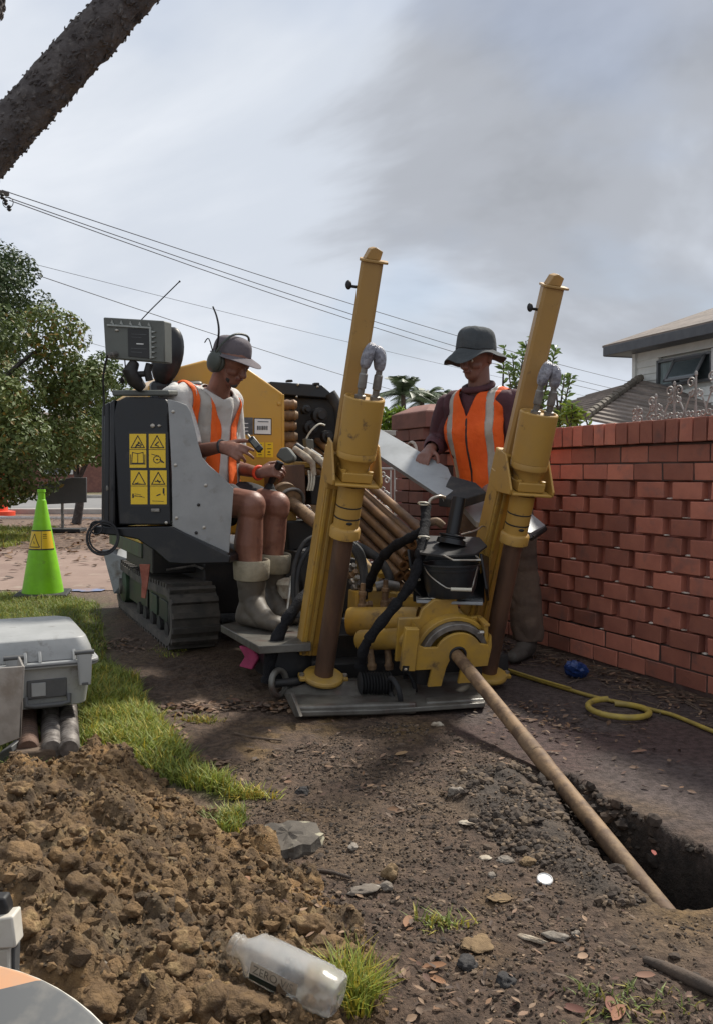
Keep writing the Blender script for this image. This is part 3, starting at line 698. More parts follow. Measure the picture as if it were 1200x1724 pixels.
rock('asphalt_lump', 850, 1655, .024, 'asphalt_lump', 'black lump lying lower right of the yellow clay patch', 'lump', 0.6)
# broken slab
p = S(485, 1425)
mb = MB(); n = 30; rings_ = []
for lv, (zz, kk) in enumerate(((-.012, 1.0), (.010, 1.05), (.024, 1.0), (.034, .97), (.037, .80), (.036, .45), (.038, .05))):
    rg = []
    for i in range(n):
        a = 2 * math.pi * i / n; w_ = (1 + .16 * math.sin(2 * a + 1) + .12 * abs(math.sin(2.5 * a + 2)) + .05 * math.sin(11 * a + lv * .6)) * (.92 if (i * 7) % 5 < 2 and lv < 3 else 1)
        rg.append(Vector((p.x + .078 * kk * w_ * math.cos(a), p.y + .10 * kk * w_ * math.sin(a), p.z + zz + .004 * math.sin(7 * a + lv))))
    rings_.append(rg)
mb.rings(rings_)
tag(mb.build('broken_slab', 'concrete', smooth=24), 'broken slab of mossy concrete lying on the dirt beside the heap', 'slab')
# white bottle cap
p = S(916, 1484)
mb = MB(); mb.lathe(p, (0.0, -0.35, 1), [(0.0, .0195), (.009, .0195), (.0105, .0175), (.0085, .0160), (.0085, .002)], 28)
tag(mb.build('bottle_cap', 'white_plastic', smooth=40), 'round white plastic bottle cap on the dirt left of the pit', 'bottle cap')
# ---------------------------------------------------------------- paths and road behind
def sheet(name, pts, material, z=0.006, kind='structure'):
    o = mesh_obj(name, [(x, y, z) for x, y in pts], [tuple(range(len(pts)))], material, smooth=0); o['kind'] = kind; return o
sheet('footpath', [(-14, 7.55), (-1.1, 7.55), (-0.9, 8.2), (0.2, 8.2), (0.2, 11.6), (-14, 11.6)], 'footpath')
sheet('road', [(-60, 22.2), (60, 22.2), (60, 36), (-60, 36)], 'road', 0.004)
mb = MB(); mb.box((0, 22.0, 0.06), (120, 0.3, 0.14)); o = mb.build('kerb', 'kerb', bevel=0.02); o['kind'] = 'structure'
mb = MB(); mb.box((0, 36.1, 0.06), (120, 0.3, 0.14)); o = mb.build('kerb', 'kerb', bevel=0.02); o['kind'] = 'structure'
# blue spray mark on the path
p = G(150, 995); pts = []
for i in range(18):
    a = 2 * math.pi * i / 18; k = rng.uniform(0.75, 1.1)
    pts.append((p.x + 0.16 * k * math.cos(a), p.y + 0.10 * k * math.sin(a)))
sheet('spray_mark', pts, 'blue_paint', 0.010)

# ---------------------------------------------------------------- grass
def grass(name, poly, n, h, label, seed, dry=0.15, edge=0.0, tint=(1, 1, 1), lean=0.55, zfun=ground_h, cat='grass', w=0.0022):
    r_ = np.random.default_rng(seed); c = scatter_in(poly, n, seed)
    dn = fbm(c[:, 0] * 4, c[:, 1] * 4, seed, 3)
    d = poly_dist(c[:, 0], c[:, 1], poly)
    keep = r_.random(n) < np.clip(0.35 + 1.2 * dn, 0, 1) * np.clip(-d / 0.06 + 0.25, 0, 1)
    c = c[keep]; dn = dn[keep]; n = len(c)
    z = zfun(c[:, 0], c[:, 1]) - 0.004
    L = r_.uniform(h[0], h[1], n) * (0.6 + 0.8 * dn); a = r_.uniform(0, 2 * np.pi, n); b = r_.uniform(0.1, lean, n)
    dirv = np.stack([np.cos(a) * np.sin(b), np.sin(a) * np.sin(b), np.cos(b)], 1)
    bend = np.stack([np.cos(a), np.sin(a), np.full(n, -0.35)], 1) * (L * r_.uniform(0.1, 0.6, n))[:, None]
    side = np.stack([-np.sin(a), np.cos(a), np.zeros(n)], 1) * (w * r_.uniform(0.7, 1.4, n))[:, None]
    p0 = np.stack([c[:, 0], c[:, 1], z], 1); p1 = p0 + dirv * (L * 0.55)[:, None]; p2 = p0 + dirv * L[:, None] + bend * 0.8
    V = np.stack([p0 - side, p0 + side, p1 + side * 0.8, p1 - side * 0.8, p2], 1).reshape(-1, 3)
    k = np.arange(n)[:, None] * 5
    F_ = np.concatenate([k + np.array([0, 1, 2]), k + np.array([0, 2, 3]), k + np.array([3, 2, 4])])
    t = np.array(tint) * r_.uniform(0.65, 1.35, (n, 1)) * np.where(r_.random((n, 1)) < dry, np.array([[1.7, 1.15, 0.9]]), np.array([[1, 1, 1]]))
    return tag(numpy_obj(name, V, F_, 'grass_blade', tint=np.repeat(t, 5, 0)), label, cat, kind='stuff')
grass('grass', [(max(x, -3.2), y) for x, y in GRASS], 46000, (0.02, 0.055), 'mown green grass verge left of the machine', 2)
GR2 = [(G(u, v).x, G(u, v).y) for u, v in ((140, 1130), (235, 1145), (250, 1190), (300, 1250), (350, 1300), (420, 1345), (330, 1338), (230, 1305), (135, 1270))]
grass('tall_grass', GR2, 11000, (0.03, 0.085), 'longer bright grass along the verge edge beside the heap', 3, 0.25, tint=(1.25, 1.2, 1.0), lean=0.9)
def patch(u, v, rx, ry, n, h, label, seed, **k):
    p = S(u, v); poly = [(p.x + rx * math.cos(t) * (0.8 + 0.3 * math.sin(3 * t + seed)), p.y + ry * math.sin(t)) for t in np.linspace(0, 2 * math.pi, 14)[:-1]]
    zf = lambda x, y: np.maximum(ground_h(x, y), heap_smooth(x, y))
    return grass('grass_tuft', poly, n, h, label, seed, 0.3, zfun=zf, **k)
patch(385, 1390, .07, .09, 900, (.03, .06), 'grass tuft at the right edge of the soil heap', 5)
patch(600, 1690, .06, .07, 900, (.05, .11), 'bright grass tuft beside the bottle base', 6, tint=(1.3, 1.25, 1), w=0.0018)
patch(740, 1560, .09, .04, 170, (.02, .05), 'thin dry grass tuft left of the yellow clay patch', 7, lean=1.2)
patch(1050, 1690, .18, .07, 220, (.015, .035), 'sparse weeds at the bottom right of the dirt', 8, lean=1.2, tint=(.8, .8, .9))
patch(420, 1340, .10, .035, 500, (.03, .07), 'dry grass spilling off the verge tip onto the dirt', 9, lean=1.3, tint=(1.4, 1.2, 1))
patch(340, 1215, .12, .05, 420, (.02, .05), 'dry grass wisp among fallen leaves beside the verge', 10, lean=1.3, tint=(1.1, .9, .8))
patch(290, 1095, .16, .2, 500, (.01, .03), 'thin grass growing next to the rubber track', 12, lean=1.0)
FARG = [(-9, 11.9), (-4.6, 11.9), (-4.9, 14.2), (-5.4, 16.2), (-9, 16.5)]
grass('far_grass', FARG, 14000, (0.05, 0.11), 'sunlit strip of lawn by the street behind the cone', 14, tint=(1.25, 1.15, 1), w=0.006)

# ---------------------------------------------------------------- leaf litter
def leaf_field(name, spots, label, seed, size=(0.016, 0.034), zf=None):
    r_ = np.random.default_rng(seed); C = []
    for x, y, rx, ry, n in spots:
        t = r_.normal(0, 0.5, (n, 2)); C.append(np.stack([x + t[:, 0] * rx, y + t[:, 1] * ry], 1))
    C = np.concatenate(C); n = len(C)
    zf = zf or (lambda x, y: np.maximum(ground_h(x, y), heap_smooth(x, y)))
    z = zf(C[:, 0], C[:, 1]) + 0.004 + r_.uniform(0, 0.008, n)
    L = r_.uniform(*size, n); wd = L * r_.uniform(0.28, 0.45, n); a = r_.uniform(0, 2 * np.pi, n)
    e = np.stack([np.cos(a), np.sin(a), r_.normal(0, 0.18, n)], 1); s = np.stack([-np.sin(a), np.cos(a), r_.normal(0, 0.25, n)], 1)
    cu = r_.uniform(0.1, 0.5, n)
    up = np.zeros((n, 3)); up[:, 2] = 1
    c0 = np.stack([C[:, 0], C[:, 1], z], 1)
    pts = [c0 - e * L[:, None], c0 - e * (L * .3)[:, None] + s * wd[:, None] + up * (cu * wd)[:, None], c0 + e * (L * .35)[:, None] + s * (wd * .85)[:, None] + up * (cu * wd)[:, None],
           c0 + e * L[:, None] + up * (cu * L * .4)[:, None], c0 + e * (L * .35)[:, None] - s * (wd * .85)[:, None] + up * (cu * wd)[:, None], c0 - e * (L * .3)[:, None] - s * wd[:, None] + up * (cu * wd)[:, None]]
    V = np.stack(pts, 1).reshape(-1, 3); k = np.arange(n)[:, None] * 6
    F_ = np.concatenate([k + np.array([0, 1, 2, 3]), k + np.array([0, 3, 4, 5])])
    pal = np.array([(1, 1, 1), (1.5, 1.35, 1.25), (0.55, 0.5, 0.5), (1.3, 1.0, 0.7), (0.8, 0.6, 0.58), (1.9, 1.8, 1.6)])
    t = pal[r_.integers(0, 6, n)] * r_.uniform(0.6, 1.2, (n, 1))
    return tag(numpy_obj(name, V, F_, 'dead_leaf', tint=np.repeat(t, 6, 0)), label, 'leaves', kind='stuff')
def sp(u, v, rx, ry, n): p = S(u, v); return (p.x, p.y, rx, ry, n)
leaf_field('leaf_litter', [sp(320, 1195, .22, .12, 240), sp(470, 1195, .22, .08, 180), sp(345, 1285, .10, .06, 60), sp(205, 1085, .22, .3, 90), sp(270, 1230, .15, .1, 50)], 'dry brown leaves gathered along the grass edge', 21, (.012, .026))
leaf_field('leaf_litter', [sp(940, 1225, .35, .25, 130), sp(1000, 1290, .4, .3, 60), sp(880, 1200, .25, .2, 110), sp(640, 1290, .5, .5, 110)], 'scattered leaves on the dark driveway', 22, (.009, .019))
leaf_field('leaf_litter', [sp(700, 1640, .12, .12, 40), sp(760, 1690, .22, .1, 30), sp(600, 1600, .12, .15, 30), sp(1000, 1690, .35, .1, 40), sp(470, 1510, .1, .1, 40), sp(830, 1560, .4, .2, 45)], 'pale dry leaves and chips on the foreground dirt', 23, (.007, .015))
wall_litter = []
leaf_field('leaf_litter', [(-4.6, 14, 3.5, 5.5, 1600), (-3.0, 17, 2.5, 6, 900), (-5.5, 11.3, 4, .8, 260)], 'brown leaf litter under the street tree', 24, (.03, .07), lambda x, y: np.zeros_like(x) + .01)
# leaves that stand out singly
def single_leaf(u, v, L, w, ang, material_tint, label):
    p = S(u, v); e = Vector((math.cos(ang), math.sin(ang), 0.1)); s = Vector((-math.sin(ang), math.cos(ang), 0.25))
    V = []; 
    for i in range(7):
        t = i / 6 * 2 - 1; hw = w * math.sqrt(max(0, 1 - t * t)) ; z = Vector((0, 0, 0.006 + 0.25 * w * (t * t)))
        V += [e * (t * L) + s * hw + z + Vector((0, 0, hw * .4)), e * (t * L) + z, e * (t * L) - s * hw + z + Vector((0, 0, hw * .4))]
    F_ = [(i * 3 + j, i * 3 + j + 1, i * 3 + j + 4, i * 3 + j + 3) for i in range(6) for j in range(2)]
    o = numpy_obj('fallen_leaf', np.array(V), np.array(F_), 'dead_leaf', tint=np.tile(np.array(material_tint), (21, 1)), smooth=True, loc=p)
    return tag(o, label, 'leaf', 'single leaves lying on the ground')
for u, v, L, w, a, t, lb in [(675, 1272, .026, .009, .4, (2.2, 2.0, 1.4), 'pale yellow curled leaf in front of the machine'),
        (485, 1320, .014, .007, -.3, (1.8, 1.5, 1.3), 'small tan leaf just left of the black ball'),
        (623, 1326, .014, .005, .5, (2, 1.8, 1.5), 'small pale leaf right of the black ball'),
        (672, 1369, .016, .005, 0, (1.6, 1.3, 1.1), 'narrow leaf on dirt above the clay lump'),
        (686, 1557, .022, .010, 1.2, (1.9, 1.4, 1.0), 'upright tan curled leaf near the lower middle'),
        (730, 1632, .026, .008, .05, (1.7, 1.2, .8), 'long tan leaf under the yellow clay patch'),
        (735, 1655, .026, .007, -.9, (2.0, 1.5, 1.1), 'peeling light leaf strip below the long tan leaf'),
        (1027, 1698, .024, .010, 1.3, (1.5, .9, .85), 'pinkish curled leaf at the bottom right'),
        (1040, 1712, .026, .010, .9, (2.0, 1.3, 1.0), 'salmon curled leaf touching the bottom edge'),
        (965, 1705, .024, .009, -.7, (.9, .5, .5), 'dark red leaf left of the pinkish leaves'),
        (1085, 1648, .020, .008, -.1, (1.6, 1.2, 1.1), 'light leaf beside the long root'),
        (980, 1616, .012, .008, .2, (2.6, 2.5, 2.3), 'white chip of leaf right of centre foreground'),
        (1100, 1440, .014, .007, 1.4, (1.8, .5, .5), 'red leaf lying in the dark pit'),
        (620, 1614, .010, .006, .4, (2.2, .25, .3), 'tiny bright red petal near the bottle'),
        (415, 1487, .016, .008, 1.2, (2.3, 1.7, 1.3), 'pale peach chip on the right slope of the heap'),
        (1075, 1268, .030, .007, .05, (1.8, 1.4, 1.3), 'long pale leaf on the driveway below the hose ring'),
        (930, 1268, .034, .006, -.4, (1.0, .7, .6), 'long thin dark leaf on the driveway')]:
    single_leaf(u, v, L, w, a, t, lb)
# root lying at lower right
pts = [S(u, v) + Vector((0, 0, .008)) for u, v in ((1085, 1622), (1120, 1636), (1160, 1655), (1215, 1680), (1300, 1700), (1420, 1730))]
tag(MB().tube(pts, [.008, .012, .014, .013, .010, .004], 8).build('root', 'twig', smooth=60), 'gnarled root lying in the dirt at the right edge', 'root')
pts = [S(u, v) + Vector((0, 0, .006)) for u, v in ((515, 1470), (555, 1472), (590, 1482))]
tag(MB().tube(pts, [.006, .004], 7, 5).build('stick', 'twig', smooth=60), 'short brown stick beside the broken slab', 'stick')
pts = [S(u, v) + Vector((0, 0, .004)) for u, v in ((395, 1236), (425, 1243), (475, 1248))]
tag(MB().tube(pts, .004, 6, 5).build('stick', 'timber', smooth=60), 'thin pale twig on the dirt left of the machine front', 'stick')
# ================================================================ brick wall on the right
WA = R(23.85)
WB = Vector((-math.sin(WA), math.cos(WA), 0)); WNORM = Vector((-math.cos(WA), -math.sin(WA), 0))
W0 = G(1197, 1176)
WROT = Matrix((-WB, -WNORM, Vector((0, 0, 1)))).transposed()     # x along the wall, y into it
brick_wall = thing('brick_wall', W0 + WB * 0.6, 'red brick boundary wall with projecting open-bond bricks, right of the machine', 'wall')
def brick_mesh(sx, sy, sz, seed):
    bm = bmesh.new(); bmesh.ops.create_cube(bm, size=1)
    for v in bm.verts: v.co = Vector((v.co.x * sx, v.co.y * sy, v.co.z * sz)) + Vector([random.uniform(-.0022, .0022) for _ in range(3)])
    bmesh.ops.bevel(bm, geom=bm.edges[:], offset=0.0028, segments=1, affect='EDGES')
    me = bpy.data.meshes.new('brick'); bm.to_mesh(me); bm.free(); me.materials.append(MATS['brick']); return me
def put(me, name, loc, parent, rot):
    o = bpy.data.objects.new(name, me); COL.objects.link(o); o.location = loc; o.rotation_euler = rot.to_euler(); 
    o.parent = parent; o.location = loc - wloc(parent)
    return o
WX0, WX1 = -1.05, 2.32
CH = 0.0865
solid = [brick_mesh(0.187, 0.10, 0.0775, i) for i in range(4)]
proj = [brick_mesh(0.178, 0.12, 0.0775, i) for i in range(4)]
rowl = [brick_mesh(0.0765, 0.235, 0.108, i) for i in range(4)]
def wpt(x, y, z): return W0 + WB * x - WNORM * y + Vector((0, 0, z))
for k in range(13):
    z = 0.012 + CH * (k + 0.5)
    if k < 2 or k > 10:
        x = WX0 + (0.0985 if k % 2 else 0.0)
        while x < WX1:
            put(random.choice(solid), 'brick', wpt(x + random.uniform(-.002, .002), 0.05 + random.uniform(-.002, .003), z), brick_wall, WROT); x += 0.197
    else:
        x = WX0 + (0.119 if k % 2 else 0.0) + 0.03
        while x < WX1:
            put(random.choice(proj), 'brick', wpt(x + random.uniform(-.003, .003), 0.058 + random.uniform(-.004, .004), z), brick_wall, WROT); x += 0.238
x = WX0
while x < WX1 + 0.05:
    put(random.choice(rowl), 'brick', wpt(x, 0.095 + random.uniform(-.002, .002), 0.012 + CH * 13 + 0.062), brick_wall, WROT); x += 0.0865
L = WX1 - WX0; xm = (WX0 + WX1) / 2
# mortar between the solid courses, recessed inner leaf behind the open bond
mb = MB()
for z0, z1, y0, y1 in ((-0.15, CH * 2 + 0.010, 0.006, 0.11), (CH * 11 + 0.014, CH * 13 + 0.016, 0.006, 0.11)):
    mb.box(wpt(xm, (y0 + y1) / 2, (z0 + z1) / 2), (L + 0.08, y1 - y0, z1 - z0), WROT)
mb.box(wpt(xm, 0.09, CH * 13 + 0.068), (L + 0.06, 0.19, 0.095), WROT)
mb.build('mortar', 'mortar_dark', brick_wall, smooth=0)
mb = MB(); mb.box(wpt(xm, 0.118, CH * 6.5), (L + 0.06, 0.16, CH * 13 - 0.01), WROT)
mb.build('inner_leaf', 'brick_back', brick_wall, smooth=0)
# thin mortar beds between projecting bricks
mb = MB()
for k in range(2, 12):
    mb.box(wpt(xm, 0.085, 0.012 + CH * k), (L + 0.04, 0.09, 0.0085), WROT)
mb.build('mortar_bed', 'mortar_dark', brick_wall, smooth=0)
# pale mortar on the ledges, whitened to stand for sunlight striking them
mb = MB()
for k in range(2, 11):
    x = WX0 + (0.119 if k % 2 else 0.0) + 0.03 + 0.119
    while x < WX1:
        if random.random() < (0.6 if k < 8 else 0.2):
            mb.ball(wpt(x + random.uniform(-.015, .015), 0.012 + random.uniform(-.003, .006), 0.014 + CH * k + 0.003), (random.uniform(.014, .032), .014, random.uniform(.003, .0055)), 8, 5, WROT)
        x += 0.238
tag(mb.build('sunlit_mortar_smear', 'mortar_light', brick_wall, smooth=60), kind='stuff')

# ---------------------------------------------------------------- gate pillar
PX0 = WX1 + 0.06
pillar = thing('brick_pillar', wpt(PX0 + 0.2, 0.05, 0), 'brown brick gate pillar with stepped cap and ring ornament behind the machine', 'pillar')
pc = brick_mesh(0.20, 0.10, 0.0775, 1); pcs = []
for i in range(3):
    me = brick_mesh(0.205, 0.10, 0.0775, i); me.materials[0] = MATS['brick_brown']; pcs.append(me)
hd = brick_mesh(0.10, 0.10, 0.0775, 9); hd.materials[0] = MATS['brick_brown']
ROT90 = Matrix((-WNORM, WB, Vector((0, 0, 1)))).transposed()
PW = 0.44
for k in range(15):
    z = 0.012 + CH * (k + 0.5)
    o_ = 0.0 if k % 2 else 0.05
    for i in range(2):
        put(random.choice(pcs), 'brick', wpt(PX0 - 0.0 + 0.11 + 0.215 * i + (0.003 if k % 2 else -0.003), -0.13, z), pillar, WROT)      # face to the drive
        put(random.choice(pcs), 'brick', wpt(PX0 + 0.045, -0.025 + 0.215 * i + (0.003 if k % 2 else -0.003), z), pillar, ROT90)     # face to the camera
mb = MB(); mb.box(wpt(PX0 + 0.22, 0.04, 0.64), (0.42, 0.335, 1.30), WROT); mb.build('core', 'mortar_dark', pillar, smooth=0)
mb = MB(); mb.box(wpt(PX0 + 0.215, 0.04, 0.012 + CH * 15 + 0.055), (0.52, 0.46, 0.11), WROT); mb.build('cap_course', 'brick_brown', pillar, 0.006)
mb = MB(); c0 = wpt(PX0 + 0.215, 0.04, 0.012 + CH * 15 + 0.112)
q = [c0 + WB * (a * .25) - WNORM * (b * .22) for a, b in ((-1, -1), (1, -1), (1, 1), (-1, 1))]
q2 = [c0 + WB * (a * .13) - WNORM * (b * .12) + Vector((0, 0, .055)) for a, b in ((-1, -1), (1, -1), (1, 1), (-1, 1))]
mb.rings([q, q2]); mb.build('cap_slope', 'brick_brown', pillar, 0.004)
mb = MB(); mb.torus(wpt(PX0 + 0.16, -0.185, 1.14), WNORM, 0.075, 0.012, 28, 8); mb.build('ring_ornament', 'mortar_light', pillar, smooth=60)

# ---------------------------------------------------------------- scroll railing on top of the wall
def scroll(mb, o, ex, ez, pts, r=0.007, k=6):
    mb.tube([o + ex * a + ez * b for a, b in pts], r, 6, k)
def curl(cx, cz, r0, a0, turns, n=9):
    return [(cx + r0 * (1 - 0.72 * i / n) * math.cos(a0 + turns * 2 * math.pi * i / n), cz + r0 * (1 - 0.72 * i / n) * math.sin(a0 + turns * 2 * math.pi * i / n)) for i in range(n + 1)]
railing = thing('scroll_railing', wpt(-0.1, 0.1, 1.245), 'pale rusty wrought iron scroll railing on the brick wall top', 'railing')
RZ = 0.012 + CH * 13 + 0.116; ez = Vector((0, 0, 1))
xs = [(0.616, .070), (0.485, .120), (0.361, .170), (0.224, .205), (0.095, .225), (-0.035, .235), (-0.165, .24), (-0.295, .24), (-0.425, .24), (-0.555, .24), (-0.685, .24)]
for i, (x, h) in enumerate(xs):
    mb = MB(); mb.cyl(wpt(x, .1, RZ - .01), wpt(x, .1, RZ + h), .0052, .0046, 6); mb.ball(wpt(x, .1, RZ + h + .006), (.008, .008, .014), 6, 5); mb.build('bar', 'iron_pale', railing, smooth=40)
    o0 = wpt(x, .1, RZ); tall = h > .1
    for s in (-1, 1):
        rr0 = min(.026, h * .24)
        if s == 1 or i % 2 == 0:
            mb = MB(); scroll(mb, o0, WB * s, ez, [(.003, h * .50), (.005, h * .74)] + curl(.005 + rr0, h * .84, rr0, math.pi, -1.25), .0042); mb.build('scroll', 'iron_pale', railing, smooth=60)
        if tall:
            mb = MB(); scroll(mb, o0, WB * s, ez, curl(.030, h * .60, .020, 2.2, 1.1, 7)[::-1] + [(.045, h * .45), (.062, h * .26)] + curl(.047, h * .15, .017, 0.2, -1.1, 7), .0040, 4); mb.build('scroll', 'iron_pale', railing, smooth=60)
        mb = MB(); scroll(mb, o0, WB * s, ez, [(.004, h * .30)] + curl(.022, .022, .018, math.pi * .8, -1.0, 7), .0038, 4); mb.build('scroll', 'iron_pale', railing, smooth=60)

# ---------------------------------------------------------------- white iron gate behind the pillar
g0 = P(675, 870, 7.35); g0.z = 0
gate = thing('iron_gate', g0, 'white scrolled iron gate with pink frame behind the drill rods', 'gate')
gx_ = Vector((-0.97, 0.25, 0)); GW = 1.2
mb = MB(); mb.box(g0 + Vector((0, 0, .56)), (.035, .035, 1.12), Matrix.Rotation(R(-14), 3, 'Z')); mb.build('post', 'gate_pink', gate, .004)
mb = MB(); mb.box(g0 + gx_ * .05 + Vector((0, 0, .56)), (.022, .022, 1.06), Matrix.Rotation(R(-14), 3, 'Z')); mb.build('frame_bar', 'gate_white', gate, .003)
for zz in (.10, 1.04):
    mb = MB(); mb.tube([g0 + gx_ * .05 + Vector((0, 0, zz)), g0 + gx_ * GW + Vector((0, 0, zz))], .012, 6); mb.build('rail', 'gate_white', gate)
for i in range(12):
    x = .09 + i * .095
    mb = MB(); mb.cyl(g0 + gx_ * x + ez * .1, g0 + gx_ * x + ez * 1.04, .006, n=6); mb.build('bar', 'gate_white', gate)
    for j in range(7):
        mb = MB(); o0 = g0 + gx_ * x + ez * (.16 + j * .125)
        scroll(mb, o0, gx_, ez, curl(.028, .03, .028, math.pi, -1.2, 7)[::-1] + curl(.062, .085, .026, math.pi * 1.2, 1.1, 7), .0055, 4); mb.build('scroll', 'gate_white', gate, smooth=60)
# dry debris along the wall foot
wl_sp = [(wpt(a, -0.16, 0).x, wpt(a, -0.16, 0).y, .12, .12, 26) for a in np.arange(-0.8, 2.2, 0.13)]
leaf_field('leaf_litter', wl_sp, 'dry leaves and twigs along the foot of the brick wall', 25, (.010, .024))
mb = MB(); r_ = random.Random(4)
for i in range(150):
    a = r_.uniform(-.7, 2.2); p = wpt(a, -r_.uniform(.03, .38), 0); p.z = H(p.x, p.y) + .006; an = r_.uniform(0, 6.3); l_ = r_.uniform(.03, .09)
    d = Vector((math.cos(an) * l_, math.sin(an) * l_, r_.uniform(-.004, .012))); mb.tube([p - d, p + Vector((r_.uniform(-.01, .01), 0, .004)), p + d], .0022, 5)
tag(mb.build('twig_litter', 'timber', smooth=0), 'dry twigs strewn along the wall foot', 'twigs', kind='stuff')
# ================================================================ house beyond the wall
HA = R(19); HB = Vector((math.sin(HA), -math.cos(HA), 0)); HN = Vector((-math.cos(HA), -math.sin(HA), 0))   # HB runs towards the camera, HN out of the wall
H0 = P(1070, 650, 22.0); HX0 = Vector((H0.x, H0.y, 0))
house = thing('weatherboard_house', HX0 + HB * 2, 'two-storey white weatherboard house with tiled roofs beyond the brick wall', 'house')
def hp(a, n, z): return HX0 + HB * a + HN * n + Vector((0, 0, z))
HROT = Matrix((HB, -HN, Vector((0, 0, 1)))).transposed()
if HROT.determinant() < 0: HROT = Matrix((-HB, -HN, Vector((0, 0, 1)))).transposed()
EZ = P(1070, 596, 22.0).z                       # soffit height
LEN = 7.0; bz = 0.17; z = 2.2
def opening(z): return 1.02, 3.0
wz0, wz1 = P(1112, 652, 21).z, P(1112, 606, 21).z
mb = MB(); mb.box(hp(LEN / 2, -2.6, EZ / 2 - .05), (LEN - .05, 5.0, EZ - .1), HROT); mb.build('wall', 'weatherboard', house, smooth=0)
while z < EZ - 0.02:
    segs = [(0, LEN)] if z + bz < wz0 or z > wz1 else [(0, .86), (2.72, LEN)]
    for a, b in segs:
        pts = [hp(a, -.10, z), hp(a, .045, z), hp(a, .012, z + bz + .02), hp(a, -.10, z + bz + .02)]
        MB().prism(pts, HB * (b - a)).build('weatherboard', 'weatherboard', house, smooth=0)
    pts = [hp(-.045, -.02, z), hp(-.012, -.02, z + bz), hp(.05, -.02, z + bz), hp(.05, -.02, z)]
    z += bz
mb = MB(); mb.box(hp(-.0, .03, EZ / 2), (.12, .12, EZ), HROT); mb.build('corner_board', 'weatherboard', house, .01)
# window: frame, glass, curtain and an open awning sash
win = MB()
for a0, a1, z0, z1 in ((.86, 2.72, wz1 - .06, wz1), (.86, 2.72, wz0, wz0 + .06), (.86, .92, wz0, wz1), (2.66, 2.72, wz0, wz1), (1.40, 1.45, wz0 + .06, wz1 - .06)):
    win.box(hp((a0 + a1) / 2, .03, (z0 + z1) / 2), (a1 - a0, .10, z1 - z0), HROT)
win = win.build('window', 'window_frame', house, .006)
mb = MB(); mb.box(hp(1.79, -.03, (wz0 + wz1) / 2), (1.76, .02, wz1 - wz0 - .1), HROT); mb.build('pane', 'window_glass', win, smooth=0)
mb = MB(); mb.box(hp(1.16, .0, (wz0 + wz1) / 2), (.46, .015, wz1 - wz0 - .12), HROT); mb.build('curtain', 'curtain', win, smooth=0)
sash = MB(); s0 = hp(1.5, .06, wz1 - .06); sx = HB; sz = (Vector((0, 0, -1)) * .86 + HN * .5).normalized(); SL = (wz1 - wz0) * .95
for a0, a1, b0, b1 in ((0, 1.05, 0, .07), (0, 1.05, SL - .07, SL), (0, .07, 0, SL), (.98, 1.05, 0, SL)):
    sash.prism([s0 + sx * a0 + sz * b0, s0 + sx * a1 + sz * b0, s0 + sx * a1 + sz * b1, s0 + sx * a0 + sz * b1], sz.cross(sx) * .04)
sash.build('awning_sash', 'window_frame', win, .004)
MB().prism([s0 + sx * .06 + sz * .06, s0 + sx * .99 + sz * .06, s0 + sx * .99 + sz * (SL - .06), s0 + sx * .06 + sz * (SL - .06)], sz.cross(sx) * .012).build('sash_pane', 'window_glass', win, smooth=0)
mb = MB(); mb.box(hp(2.77, .04, (wz0 + wz1) / 2), (.10, .10, wz1 - wz0 + .1), HROT); mb.build('window_trim', 'window_white', win, .006)
# upper roof: soffit, fascia, gutter and tile courses
OV = .55
rf = MB().prism([hp(-OV, OV, EZ), hp(LEN, OV, EZ), hp(LEN, -5.4, EZ), hp(-OV, -5.4, EZ)], (0, 0, .06)).build('roof', 'fascia', house, smooth=0)
MB().box(hp(LEN / 2 - OV / 2, OV + .02, EZ + .10), (LEN + OV, .05, .24), HROT).build('gutter', 'fascia', rf, .02)
MB().box(hp(-OV - .02, -2.4, EZ + .10), (.05, 5.9, .24), HROT).build('gutter', 'fascia', rf, .02)
slope = R(22)
for i in range(9):
    n0 = OV + .04 - i * .30 * math.cos(slope); z0 = EZ + .20 + i * .30 * math.sin(slope); a0 = -OV + i * .28 - .03
    n1 = n0 - .34 * math.cos(slope); z1 = z0 + .34 * math.sin(slope)
    MB().prism([hp(a0, n0, z0), hp(a0 + .30, n1, z1), hp(LEN, n1, z1), hp(LEN, n0, z0)], (0, 0, .05)).build('tile_row', 'roof_tile', rf, smooth=0)
    MB().prism([hp(a0, n0, z0), hp(a0, -4.6 + i * .3, z0), hp(a0 + .32, -4.6 + i * .3, z1), hp(a0 + .32, n1, z1)], (0, 0, .05)).build('tile_row', 'roof_tile', rf, smooth=0)
